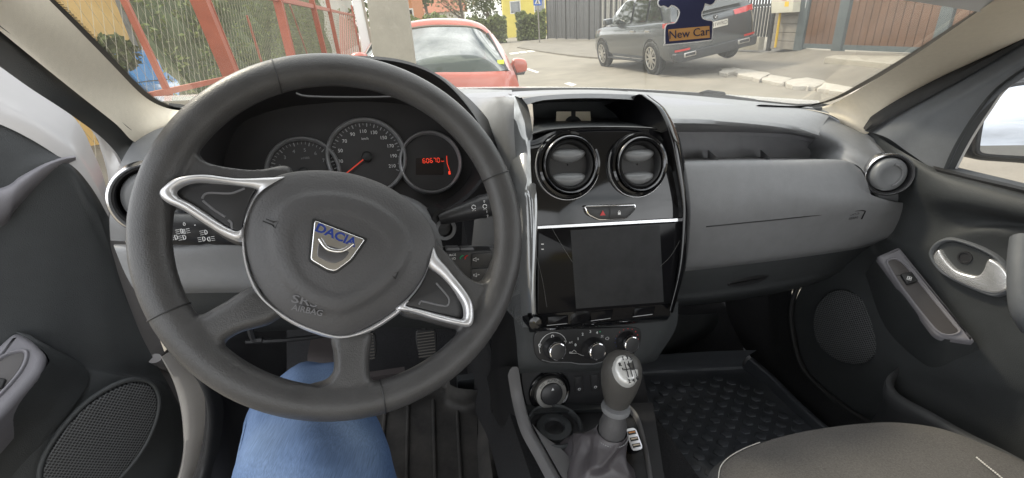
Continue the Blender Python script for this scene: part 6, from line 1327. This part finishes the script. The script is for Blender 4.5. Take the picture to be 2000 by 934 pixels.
MB(True).seg(FP.P(228, -30), FP.P(340, 205), .018, .018, FN).build('brace', M_redst, fe_, 0); MB(True).seg(FP.P(482, 30, -.5), FP.P(512, 125, -.5), .022, .02, FN).build('brace', M_redst, fe_, 0); MB(True).seg(FP.P(566, 10, -.3), FP.P(605, 120, -.3), .022, .02, FN).build('brace', M_redst, fe_, 0)
MB(True).seg(FP.P(230, 200), FP.P(575, 124), .020, .020, FN).build('rail', M_redst, fe_, 0); MB(True).seg(FP.P(520, -8), FP.P(705, 34), .05, .03, FN).build('rail', M_redst, fe_, 0)
# chain link: two families of zig-zag wires
wm = MB(True); a0 = FP.px(60, 60); ua, ub = FP.px(-120, 60)[0], FP.px(700, 60)[0]; vb, vt = FP.px(415, 230)[1], FP.px(415, -120)[1]
pit = .062
def wire(p, q, r=.0007):
    d = unit(q-p); x = unit(np.cross(d, FN)); g = [[c+(x*cos(2*pi*k/3)+FN*sin(2*pi*k/3))*r for k in range(3)] for c in (p, q)]; wm.grid(np.array(g), cu=True)
i = 0; u = ua-1.8
while u < ub:
    for s in (1, -1):
        h = vt-vb; x0, x1 = (u, u+h*.62) if s > 0 else (u+h*.62, u)
        cl_ = [(x0, vb), (x1, vt)]
        wire(FP.at(x0, vb, -.055+s*.0008), FP.at(x1, vt, -.055+s*.0008))
    u += pit
wm.build('wire_mesh', M_wire, fe_, 0)
# far end of the fence: red pickets
pk = MB(True)
for x in np.arange(664, 704, 3.6): pk.seg(FP.P(x, 28+(x-664)*.12-4), FP.P(x+1.5, 118), .05, .02, FN)
pk.build('picket_panel', mat('red_brown_pickets', (.26, .085, .05), .6), fe_, 0)
# ---------------------------------------------------------------- foliage
def leaves(n, sampler, size, m, name, parent=None, up=.3, squash=.6):
    v, f = [], []; 
    for _ in range(n):
        c = sampler(); nrm = unit(rng.normal(size=3)+V(0, -.2, up)); x = unit(np.cross(nrm, rng.normal(size=3))); y = np.cross(nrm, x); s = size*(.6+.8*rng.random()); b = len(v)
        v += [c-x*s, c+y*s*squash, c+x*s, c-y*s*squash]; f.append([b, b+1, b+2, b+3])
    mb = MB(True); mb.v = v; mb.f = f; return mb.build(name, m, parent, 0)
# conifer hedge behind the fence: dense face plus loose sprigs
hg = thing('hedge', 'tall dense dark green conifer hedge right behind the red wire fence', 'hedge', FP.P(430, 120, -1.2)*V(1, 1, 0), True)
hu0, hu1 = FP.px(248, 80, -1.1)[0], FP.px(640, 60, -1.1)[0]; hz0 = -FP.o[2]+.02
HT = 1.9
hb, ht_ = FP.px(362, 205, -1.2), FP.px(236, 0, -1.2)
def hl(v_): return max(hb[0]+(ht_[0]-hb[0])*(v_-hb[1])/(ht_[1]-hb[1]), ht_[0]-.4)
core = []
for v_ in np.linspace(hz0, HT, 26): core.append([FP.at(u_, v_, -1.25-.10*sin(u_*7+v_*3)-.08*sin(u_*17+2*v_)) for u_ in np.linspace(min(hl(v_), hb[0]+.5)+.02*sin(v_*9), hu1, 60)])
core.append([p-FN*1.2 for p in core[-1]])
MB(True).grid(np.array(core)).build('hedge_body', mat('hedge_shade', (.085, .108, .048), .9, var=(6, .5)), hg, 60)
def hs():
    v_ = hz0+(HT-hz0)*rng.random(); ul = min(hl(v_), hb[0]+.5); u_ = ul+(hu1-ul)*rng.random()
    return FP.at(u_+.03*rng.normal(), v_, -1.15-.10*sin(u_*7+v_*3)-.08*sin(u_*17+2*v_)-.13*rng.random()**2+.06*sin(u_*31)*sin(v_*19))
leaves(15000, hs, .030, M_hedge, 'leaf_clumps', hg, .5, .35)
# ochre house and blue car behind the fence on the far left
HW = Plane(D(190, 60, 7.5), unit(V(.55, -.83, 0)), (0, 0, 1), True)
oh = thing('ochre_house', 'ochre plastered house wall behind the chain link fence at far left', 'house', HW.P(180, 110)*V(1, 1, 0), True)
hv0 = -HW.o[2]; a, b = HW.px(20, 60)[0], HW.px(262, 60)[0]
MB(True).prism(HW, [(a-3, hv0), (b, hv0), (b, hv0+4.5), (a-3, hv0+4.5)], -4, 0, 0).build('wall', M_ywall, oh, 0)
MB(True).prism(HW, [(a-3.2, hv0+4.5), (b+.3, hv0+4.5), (b-1, hv0+6), (a-2, hv0+6)], -4, .3, 0).build('roof', M_tile, oh, 0)
MB(True).prism(HW, [(b-.10, hv0), (b-.02, hv0), (b-.02, hv0+4.4), (b-.10, hv0+4.4)], .002, .06, 0).build('downpipe', M_block, oh, 0)
BF = frame(D(300, 178, 6.6)*V(1, 1, 0)+V(-.35, .5, 0.0), V(.62, -.9, 0)); zb = D(295, 140, 6.6)[2]
vehicle('blue_car', 'bright blue car parked behind the chain link fence below the ochre house', Frame(BF.o-BF.y*3.6, BF.x, BF.y, BF.z), 4.0, 1.75, 1.46, M_blue,
   [(.0, .40, .88, .85), (.3, .25, .95, .97), (1.2, .22, .95, 1.0), (2.9, .22, .92, 1.0), (3.5, .24, .86, .96), (3.95, .35, .70, .80)], .95, (.1, .5, 2.1, 2.95), (.7, 3.25), .31, sp=8)
def lawn_tuft(px, py, d, r, n, name, label, m=None, cat='bush', size=.05):
    c = D(px, py, d); t = thing(name, label, cat, c*V(1, 1, 0), True)
    def s():
        q = rng.normal(size=3); q = unit(q)*r*(rng.random()**.4)*V(1, 1, .8); return c+q
    leaves(n, s, size, m or M_hedge2, 'leaf_clumps', t)
    MB(True).tube([c*V(1, 1, 0), c-V(0, 0, r*.6)], .03, 6).build('stem', M_bark, t); return t
lawn_tuft(222, 108, 5.6, .28, 500, 'bush', 'small yellow green bush in front of the ochre house wall', M_hedge2)
# ---------------------------------------------------------------- concrete pole and white post
cp_ = Plane(D(772, 60, 3.35), unit(V(.12, -1, 0)), (0, 0, 1), True)
po_ = thing('concrete_pole', 'broad weathered concrete pole standing between the red fence and the red hatchback', 'pole', D(772, 60, 3.35)*V(1, 1, 0), True)
q = [cp_.px(x, y) for x, y in ((710, -60), (787, -60), (814, 150), (732, 150))]; z0 = -cp_.o[2]
ql, qr = np.array(q[3])-np.array(q[0]), np.array(q[2])-np.array(q[1]); bl = np.array(q[3])+ql*((z0-q[3][1])/ql[1]); br_ = np.array(q[2])+qr*((z0-q[2][1])/qr[1])
MB(True).prism(cp_, [tuple(np.array(q[0])-ql*3), tuple(np.array(q[1])-qr*3), tuple(br_), tuple(bl)], -.20, .0, .012).build('pole_shaft', M_conc, po_, 0)
wp_ = thing('white_gate_post', 'white painted metal post leaning beside the concrete pole', 'post', FP.P(700, 100)*V(1, 1, 0), True)
W1 = Plane(D(700, 60, 4.4), unit(V(.1, -1, 0)), (0, 0, 1), True)
a, b = W1.P(690, -40), W1.P(724, 120); b2 = b+unit(b-a)*(b[2]/-unit(b-a)[2]); MB(True).seg(a-(b-a)*.5, b2, .085, .085, V(0, -1, 0)).build('post_shaft', M_white, wp_, 0); MB(True).seg(a-(b-a)*.5+V(.055, -.045, 0), b2+V(.055, -.045, 0), .02, .02, V(0, -1, 0)).build('post_strip', M_conc, wp_, 0)
rb_ = thing('red_bollard', 'low red rounded bollard at the foot of the white post', 'bollard', G(702, 260), True)
bp = D(700, 110, 4.0); MB(True).lathe(Plane(bp*V(1, 1, 0), (0, 0, 1), (0, 1, 0), True), [(.09, 0), (.09, bp[2]-.03), (.075, bp[2]+.01), (.04, bp[2]+.03), (.002, bp[2]+.034)], 24).build('bollard_body', M_redc, rb_)
# ---------------------------------------------------------------- right side: gates, meter box, block pillar
g0, g1_ = G(1565, 95, .33), G(1795, 106, .33); gd = unit((g1_-g0)*V(1, 1, 0)); gn = V(gd[1], -gd[0], 0); gn = gn if gn.dot(-g0) > 0 else -gn
GPn = Plane(g0, gn, (0, 0, 1), True)
def gpoly(px, w0, w1, name, m, parent, bev=.0): return MB(True).prism(GPn, GPn.pxs(px), w0, w1, bev).build(name, m, parent, 0 if not bev else 40)
def gtop_(x, y0=-60): return (x, y0)
def gate(xl, xr, bl, br__, name, label, nb, lean=(18, 22)):
    t = thing(name, label, 'gate', GPn.P((xl+xr)/2, (bl+br__)/2), True)
    u0, u1 = GPn.px(xl, bl)[0], GPn.px(xr, br__)[0]; v0 = .06; v1 = 2.3; w = (u1-u0)/nb
    b = MB(True)
    for i in range(nb): b.prism(GPn, [(u0+w*i+.006, v0), (u0+w*(i+1)-.006, v0), (u0+w*(i+1)-.006, v1), (u0+w*i+.006, v1)], -.02, .012, .004, 1)
    b.build('board_panel', M_wood, t, 30); MB(True).prism(GPn, [(u0, .02), (u1, .02), (u1, v0+.06), (u0, v0+.06)], -.04, .022, 0).build('bottom_rail', M_teal, t, 0); MB(True).prism(GPn, [(u0, v0), (u1, v0), (u1, v1), (u0, v1)], -.05, -.03, 0).build('backing', M_iron, t, 0); return t
def steel_post(x, y, wpx, name, label, h=2.5):
    t = thing(name, label, 'post', GPn.P(x, y), True); u0, u1 = GPn.px(x-wpx/2, y)[0], GPn.px(x+wpx/2, y)[0]
    MB(True).prism(GPn, [(u0, -.05), (u1, -.05), (u1, h), (u0, h)], -.08, .05, .008).build('post_shaft', M_teal, t, 30); return t
steel_post(1560, 95, 16, 'steel_post', 'grey steel post between the block pillar and the narrow brown gate')
gt = gate(1569, 1626, 95, 100, 'pedestrian_gate', 'narrow brown boarded pedestrian gate beside the gas meter box', 5)
q = GPn.px(1578, 5); MB(True).prism(GPn, [(q[0]-.02, q[1]-.12), (q[0]+.02, q[1]-.12), (q[0]+.02, q[1]+.06), (q[0]-.02, q[1]+.06)], .01, .05, .01).build('gate_handle', M_white, gt)
steel_post(1634, 102, 18, 'steel_post', 'grey steel post between the narrow and the wide brown gates')
gate(1646, 1815, 101, 107, 'driveway_gate', 'wide brown boarded driveway gate between two steel posts', 11)
steel_post(1828, 108, 24, 'steel_post', 'grey green steel post right of the wide brown driveway gate')
gate(1842, 2300, 109, 125, 'driveway_gate', 'brown boarded gate panel at far right, cut off by the windscreen pillar', 12)
bp_ = thing('block_pillar', 'pale grey concrete block pillar carrying the meter box', 'pillar', GPn.P(1530, 95), True)
u0, u1 = GPn.px(1506, 92)[0], GPn.px(1553, 94)[0]
for k_ in range(12): MB(True).prism(GPn, [(u0, .2*k_-.04), (u1, .2*k_-.04), (u1, .2*k_+.152), (u0, .2*k_+.152)], -.3, .02, .008, 1).build('block_course', M_block, bp_, 30)
mb_ = thing('meter_box', 'cream gas meter box with a yellow sticker fixed to the block pillar', 'box', GPn.P(1532, 25, .15), True)
MB(True).prism(GPn, GPn.pxs([(1510, -40), (1556, -40), (1551, 24), (1509, 26)], .2), .03, .24, .01).build('box_shell', M_box, mb_); MB(True).prism(GPn, GPn.pxs([(1533, 3), (1541, 3), (1540, 13), (1532, 13)], .242), .235, .243, 0).build('sticker', M_yel, mb_, 0)
MB(True).prism(GPn, GPn.pxs([(1527, -2), (1536, -3), (1536, 1), (1527, 1)], .242), .235, .243, 0).build('sticker', M_redc, mb_, 0)
gpp = thing('gas_pipe', 'yellow gas pipe running from the meter box down into the pavement', 'pipe', GPn.P(1515, 90, .1), True)
MB(True).tube([GPn.P(1524, 22, .12), GPn.P(1522, 40, .12), GPn.P(1516, 80, .12), GPn.P(1514, 93, .12)], .03, 10).build('pipe_run', M_yel, gpp)
wf = thing('iron_bar_fence', 'dark iron bar fence on a low rendered base left of the meter box', 'fence', GPn.P(1470, 85), True)
u0, u1 = GPn.px(1440, 85)[0], GPn.px(1504, 88)[0]; b = MB(True)
for u_ in np.arange(u0, u1, .13): b.prism(GPn, [(u_, .25), (u_+.045, .25), (u_+.045, 2.4), (u_, 2.4)], -.03, .015, 0)
b.build('bars', M_iron, wf, 0); MB(True).prism(GPn, [(u0, 1.0), (u1, 1.0), (u1, 1.06), (u0, 1.06)], -.04, .02, 0).build('cross_rail', M_iron, wf, 0); MB(True).prism(GPn, [(u0-.3, -.1), (u1-.4, -.1), (u1-.4, .25), (u0-.3, .25)], -.1, .06, .01).build('base_wall', M_ywall if False else M_conc, wf, 30)
MB(True).prism(GPn, [(u1-.12, -.1), (u1, -.1), (u1, 2.5), (u1-.12, 2.5)], -.06, .03, .01).build('end_post', M_iron, wf, 30)
# dark sheet fence in the middle distance
f0_, f1_, f2_ = G(1070, 76, .06), G(1172, 78, .06), G(1262, 76, .10)
def wallrun(a, b, h, n, name, label, mk_, gap=.03, cap=None):
    d = unit((b-a)*V(1, 1, 0)); nn_ = V(d[1], -d[0], 0); nn_ = nn_ if nn_.dot(-a) > 0 else -nn_; pl = Plane(a, nn_, (0, 0, 1), True); L = np.linalg.norm((b-a)*V(1, 1, 0)); sg = 1 if d.dot(pl.u) > 0 else -1
    t = thing(name, label, 'fence', a*V(1, 1, 0), True); w = L/n; b_ = MB(True); pp = MB(True)
    for i in range(n):
        u0, u1 = sg*(w*i+gap/2), sg*(w*(i+1)-gap/2); b_.prism(pl, [(u0, .05), (u1, .05), (u1, h), (u0, h)], -.03, .02*(i % 2), 0)
    b_.build('sheet_panel', mk_, t, 0)
    for i in range(0, n+1, 5): pp.prism(pl, [(sg*(w*i-.05), 0), (sg*(w*i+.05), 0), (sg*(w*i+.05), h+.05), (sg*(w*i-.05), h+.05)], -.05, .05, 0)
    pp.build('posts', M_iron, t, 0); return t, pl
wallrun(f0_, f1_, 3.0, 24, 'sheet_metal_fence', 'dark grey sheet metal fence beyond the street corner, left of the suv', M_fence)
wallrun(f1_, f2_, 3.4, 40, 'iron_bar_fence', 'dark vertical bar fence directly behind the suv bonnet', M_iron, gap=.12)
wallrun(f2_, G(1440, 74, .3), 3.0, 40, 'sheet_metal_fence', 'dark sheet fence seen past the tail of the suv', M_fence)
# pedestrian crossing sign
sg_ = thing('crossing_sign', 'blue square pedestrian crossing sign on a thin grey pole at the corner', 'sign', G(1054, 85), True)
sp0 = G(1054, 85); SGp = Plane(sp0, V(0, -1, 0), (0, 0, 1), True); MB(True).seg(SGp.P(1049, -20), SGp.P(1054, 85), .09).build('sign_pole', M_block, sg_)
so_ = SGp.pxs([(1041.5, -9), (1058, -9), (1058, 10.5), (1042, 11)], .06); sb = MB(True).prism(SGp, so_, .04, .06, 0).build('sign_plate', M_skyblue, sg_, 0)
MB(True).poly([SGp.P(x, y, .066) for x, y in ((1044, 8), (1056, 8), (1050, -6))]).build('white_triangle', M_paint, sb, 0); wk = MB(True); wk.seg(SGp.P(1050, 0, .07), SGp.P(1050, 4, .07), .06, .02, V(0, -1, 0)); wk.seg(SGp.P(1050, 4, .07), SGp.P(1048, 7.5, .07), .05, .02, V(0, -1, 0)); wk.seg(SGp.P(1050, 4, .07), SGp.P(1052, 7.5, .07), .05, .02, V(0, -1, 0)); wk.build('walker', M_iron, sb, 0)
# houses, hedges and trees in the distance
def house(px0, px1, base_y, dist, h, name, label, m, wins=(), depth=8, roofm=None, top=True):
    a, b = wY(px0, base_y, dist), wY(px1, base_y, dist); pl = Plane(V(a[0], dist, 0), V(0, -1, 0), (0, 0, 1), True); w = b[0]-a[0]
    t = thing(name, label, 'house', (a[0]+w/2, dist, 0), True); MB(True).prism(pl, [(0, 0), (w, 0), (w, h), (0, h)], -depth, 0, 0).build('wall', m, t, 0)
    rp = Plane(V(a[0]-.5, dist-.5, h), V(1, 0, 0), (0, 0, 1), True)
    MB(True).loft([[V(a[0]-.5, dist-.5, h), V(b[0]+.5, dist-.5, h)], [V(a[0]-.5, dist+depth/2, h+depth*.30), V(b[0]+.5, dist+depth/2, h+depth*.30)], [V(a[0]-.5, dist+depth+.5, h), V(b[0]+.5, dist+depth+.5, h)]], 3, sharp=True).build('roof', roofm or M_tile, t, 0)
    for (u, v, ww, hh) in wins:
        f = MB(True).prism(pl, [(u*w, v), (u*w+ww, v), (u*w+ww, v+hh), (u*w, v+hh)], -.05, .03, 0).build('window', M_paint, t, 0); MB(True).prism(pl, [(u*w+.1, v+.1), (u*w+ww-.1, v+.1), (u*w+ww-.1, v+hh-.1), (u*w+.1, v+hh-.1)], 0, .036, 0).build('pane', M_glassd, f, 0)
    return t
house(986, 1082, 70, 62, 5.6, 'yellow_house', 'bright yellow house beyond the corner hedge', M_ywall2, [(.14, 2.6, 1.3, 1.4), (.62, 2.6, 1.3, 1.4)])
house(788, 812, 60, 40, 4.6, 'brick_house', 'orange brick coloured house glimpsed right of the concrete pole', mat('orange_plaster', (.48, .20, .09), .85), [(.3, 2.2, .7, .9)], depth=6)
house(834, 905, 55, 80, 4.0, 'cream_house', 'low cream house behind the trees above the red hatchback', M_cream, [(.2, 1.5, 1.2, 1.2), (.65, 1.5, 1.2, 1.2)])
house(560, 640, 80, 22, 3.6, 'white_house', 'white house behind the hedge end and red fence posts', M_cream, [(.4, 1.6, .9, 1.0)], depth=5)
house(1100, 1420, 60, 70, 6.5, 'grey_house', 'pale house mostly hidden behind the dark fence and suv', M_cream, [(.2, 4.2, 1.5, 1.4), (.6, 4.2, 1.5, 1.4)])
def bushrow(px0, px1, y, dist, h, n, name, label, m, dep=1.5, size=.12):
    a, b = wY(px0, y, dist), wY(px1, y, dist); t = thing(name, label, 'hedge', ((a[0]+b[0])/2, dist, 0), True); w = b[0]-a[0]
    def tp(u): return h*(.92+.07*sin(u*3.1)+.04*sin(u*9.7+1))
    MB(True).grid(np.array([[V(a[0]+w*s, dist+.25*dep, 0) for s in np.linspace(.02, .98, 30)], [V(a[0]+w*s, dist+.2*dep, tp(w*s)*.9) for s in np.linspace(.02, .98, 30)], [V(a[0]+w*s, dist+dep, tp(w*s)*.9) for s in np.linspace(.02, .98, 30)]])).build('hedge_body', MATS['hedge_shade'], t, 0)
    def s():
        u = rng.random()*w; z = tp(u)*(1-rng.random()**1.6*.98); d = dist+dep*(rng.random()**2*.5)+.2*rng.normal()*.5; return V(a[0]+u, d if z < h*.85 else dist+dep*rng.random(), z)
    leaves(n, s, size, m, 'leaf_clumps', t); return t
bushrow(870, 990, 70, 44, 2.3, 2600, 'hedge', 'rounded olive green hedge behind the red hatchback roof', M_hedge2, 3, .16)
bushrow(1010, 1068, 70, 46, 2.4, 1800, 'hedge', 'clipped green hedge beside the dark sheet fence and crossing sign', M_hedge2, 2, .15)
bushrow(780, 872, 60, 38, 2.6, 1800, 'hedge', 'dark green hedge just right of the concrete pole', M_hedge, 2.5, .16)
def tree(px, py, dist, h, cr_, n, label, m=None, bare=False, name='tree'):
    b = wY(px, py, dist)*V(1, 1, 0); t = thing(name, label, 'tree', b, True); tk = MB(True); ends = []
    tk.tube(cr([b, b+V(.1, 0, h*.25), b+V(-.05, .1, h*.55), b+V(.1, 0, h*.9)], 14), np.linspace(.05*h**.7, .012*h, 14), 8)
    for k_ in range(16 if bare else 9):
        z = h*(.25+.6*rng.random()); a = rng.random()*2*pi; L = cr_*(.7+.4*rng.random()); p0 = b+V(0, 0, z); p1 = p0+V(cos(a)*L*.5, sin(a)*L*.5, L*.35); p2 = p0+V(cos(a)*L, sin(a)*L, L*.75)
        tk.tube(cr([p0, p1, p2], 8), np.linspace(.02*h**.6, .008*h**.5, 8), 5); ends += [p1, p2]
        if bare:
            for _ in range(4): e = p1*.5+p2*.5+rng.normal(size=3)*L*.3; tk.tube([p1, e+V(0, 0, L*.3)], .015, 4); ends.append(e)
    tk.build('trunk', M_bark, t, 50)
    cl_ = [(e+rng.normal(size=3)*.25*cr_, cr_*(.25+.25*rng.random())) for e in ends]+[(b+V(0, 0, h*.8)+rng.normal(size=3)*cr_*.4, cr_*.4) for _ in range(5)]
    def s():
        c, r = cl_[int(rng.integers(len(cl_)))]; return c+unit(rng.normal(size=3))*r*rng.random()**.35*V(1, 1, .8)
    leaves(n, s, .045*cr_+.05, m or M_leafd, 'crown', t); return t
tree(905, 60, 52, 7.5, 2.6, 500, 'nearly bare brown tree above the olive hedge', mat('spring_buds', (.16, .13, .06), .8, var=(4, .3)), True)
tree(838, 60, 60, 8.5, 3.0, 2600, 'full green tree right of the concrete pole')
tree(955, 60, 74, 8.0, 3.2, 2600, 'broad green tree beside the yellow house')
tree(660, 60, 26, 7.0, 2.2, 3500, 'dark green tree rising behind the red picket fence', M_hedge)
tree(590, 60, 32, 8.5, 2.8, 3000, 'green tree behind the white house left of the pickets')
tree(1000, 60, 95, 9, 4, 2000, 'distant pale tree behind the yellow house', M_hedge2)
# what the door mirror shows: more parked cars, a pole and a low building behind the car
MO = W(mo); wd = WD(want); rt_ = unit(np.cross(wd, V(0, 0, 1)))
for i, (dist, off, pnt, lab) in enumerate(((17, -3.2, M_silv, 'silver car behind, nearest in the door mirror'), (23, -3.6, M_white, 'white car behind, second in the door mirror row'), (29, -4.0, M_silv, 'silver grey car behind, third in the door mirror row'), (35, -4.4, M_suv, 'dark car behind, farthest in the door mirror row'))):
    p = (MO+wd*dist-rt_*off*.9)*V(1, 1, 0); Fv = frame(p, -wd*V(1, 1, 0))
    vehicle('parked_car', lab, Fv, 4.2, 1.78, 1.48, pnt, [(.0, .40, .88, .85), (.3, .25, .95, .97), (1.2, .22, .95, 1.0), (2.9, .22, .92, 1.0), (3.6, .24, .86, .96), (4.15, .35, .70, .80)], .95, (.1, .5, 2.2, 3.1), (.7, 3.3), .31, sp=8, group='cars parked in the street behind')
lh = thing('low_building', 'low yellowish building in the street behind, seen in the door mirror', 'house', (MO+wd*95-rt_*9)*V(1, 1, 0), True)
Lp = Plane((MO+wd*95-rt_*9)*V(1, 1, 0), -wd*V(1, 1, 0), (0, 0, 1), True); MB(True).prism(Lp, [(-9, 0), (3, 0), (3, 3.6), (-9, 3.6)], -8, 0, 0).build('wall', M_ywall2, lh, 0); MB(True).prism(Lp, [(-9.3, 3.6), (3.3, 3.6), (2.5, 4.6), (-8.5, 4.6)], -8, .3, 0).build('roof', M_tile, lh, 0)
tp_ = thing('utility_pole', 'thin utility pole in the street behind, seen in the door mirror', 'pole', (MO+wd*30+rt_*3.6)*V(1, 1, 0), True)
pb_ = (MO+wd*30+rt_*2.6)*V(1, 1, 0); MB(True).tube([pb_, pb_+V(0, 0, 8.5)], [.12, .07], 8).build('pole_shaft', M_bark, tp_); MB(True).seg(pb_+V(-.9, 0, 7.8), pb_+V(.9, 0, 7.8), .1).build('cross_arm', M_bark, tp_)
# ================================================================ CAMERA, SKY, SUN
cam = bpy.data.cameras.new('camera'); co_ = bpy.data.objects.new('camera', cam); COL.objects.link(co_)
cam.sensor_width = 36; cam.lens = FOC/2000*36; cam.clip_start = .02; cam.clip_end = 2000
R3 = np.stack([MW[0], MW[1], -MW[2]], 1); mw = Matrix([list(R3[0])+[0], list(R3[1])+[0], list(R3[2])+[EYE], [0, 0, 0, 1]]); co_.matrix_world = mw
sc0 = bpy.context.scene; sc0.camera = co_
sc0.view_settings.view_transform = 'Standard'; sc0.view_settings.look = 'None'; sc0.view_settings.exposure = 0
SUN_EL, SUN_AZ = 48, -50          # sun high, ahead and to the left
wd_ = bpy.data.worlds.new('World'); sc0.world = wd_; wd_.use_nodes = True; nt = wd_.node_tree; N, L = nt.nodes, nt.links
bg = N['Background']; sky = N.new('ShaderNodeTexSky'); sky.sky_type = 'NISHITA'; sky.sun_disc = False; sky.sun_elevation = rad(SUN_EL); sky.sun_rotation = rad(SUN_AZ); sky.dust_density = 3.0; sky.air_density = 1.2
tc = N.new('ShaderNodeTexCoord'); mpv = N.new('ShaderNodeMapping'); mpv.inputs['Scale'].default_value = (1, 1, 3.2); ns = N.new('ShaderNodeTexNoise'); ns.inputs['Scale'].default_value = 2.2; ns.inputs['Detail'].default_value = 9; ns.inputs['Roughness'].default_value = .55
L.new(tc.outputs['Generated'], mpv.inputs[0]); L.new(mpv.outputs[0], ns.inputs['Vector']); mr = N.new('ShaderNodeMapRange'); mr.inputs[1].default_value = .30; mr.inputs[2].default_value = .56; L.new(ns.outputs['Fac'], mr.inputs[0])
mx = N.new('ShaderNodeMix'); mx.data_type = 'RGBA'; L.new(mr.outputs[0], mx.inputs[0]); L.new(sky.outputs[0], mx.inputs[6]); n2 = N.new('ShaderNodeTexNoise'); n2.inputs['Scale'].default_value = 3.1; n2.inputs['Detail'].default_value = 8; L.new(mpv.outputs[0], n2.inputs['Vector'])
m2 = N.new('ShaderNodeMapRange'); m2.inputs[1].default_value = .35; m2.inputs[2].default_value = .62; m2.inputs[3].default_value = CLOUD*.62; m2.inputs[4].default_value = CLOUD*1.25; L.new(n2.outputs['Fac'], m2.inputs[0])
vm = N.new('ShaderNodeVectorMath'); vm.operation = 'SCALE'; vm.inputs[0].default_value = (.965, .985, 1.0); L.new(m2.outputs[0], vm.inputs['Scale']); L.new(vm.outputs[0], mx.inputs[7])
L.new(mx.outputs[2], bg.inputs[0]); bg.inputs[1].default_value = SKY_S
su = bpy.data.lights.new('sun', 'SUN'); su.energy = SUN_S; su.angle = rad(7); su.color = (1, .91, .74); so = bpy.data.objects.new('sun', su); COL.objects.link(so)
az = rad(SUN_AZ); dirv = Vector((sin(az)*cos(rad(SUN_EL)), cos(az)*cos(rad(SUN_EL)), sin(rad(SUN_EL)))); so.rotation_euler = (-dirv).to_track_quat('-Z', 'Y').to_euler(); so.location = (-20, 20, 30)
cy = sc0.cycles; cy.max_bounces = 8; cy.transparent_max_bounces = 12; cy.use_denoising = True; cy.sample_clamp_indirect = 6
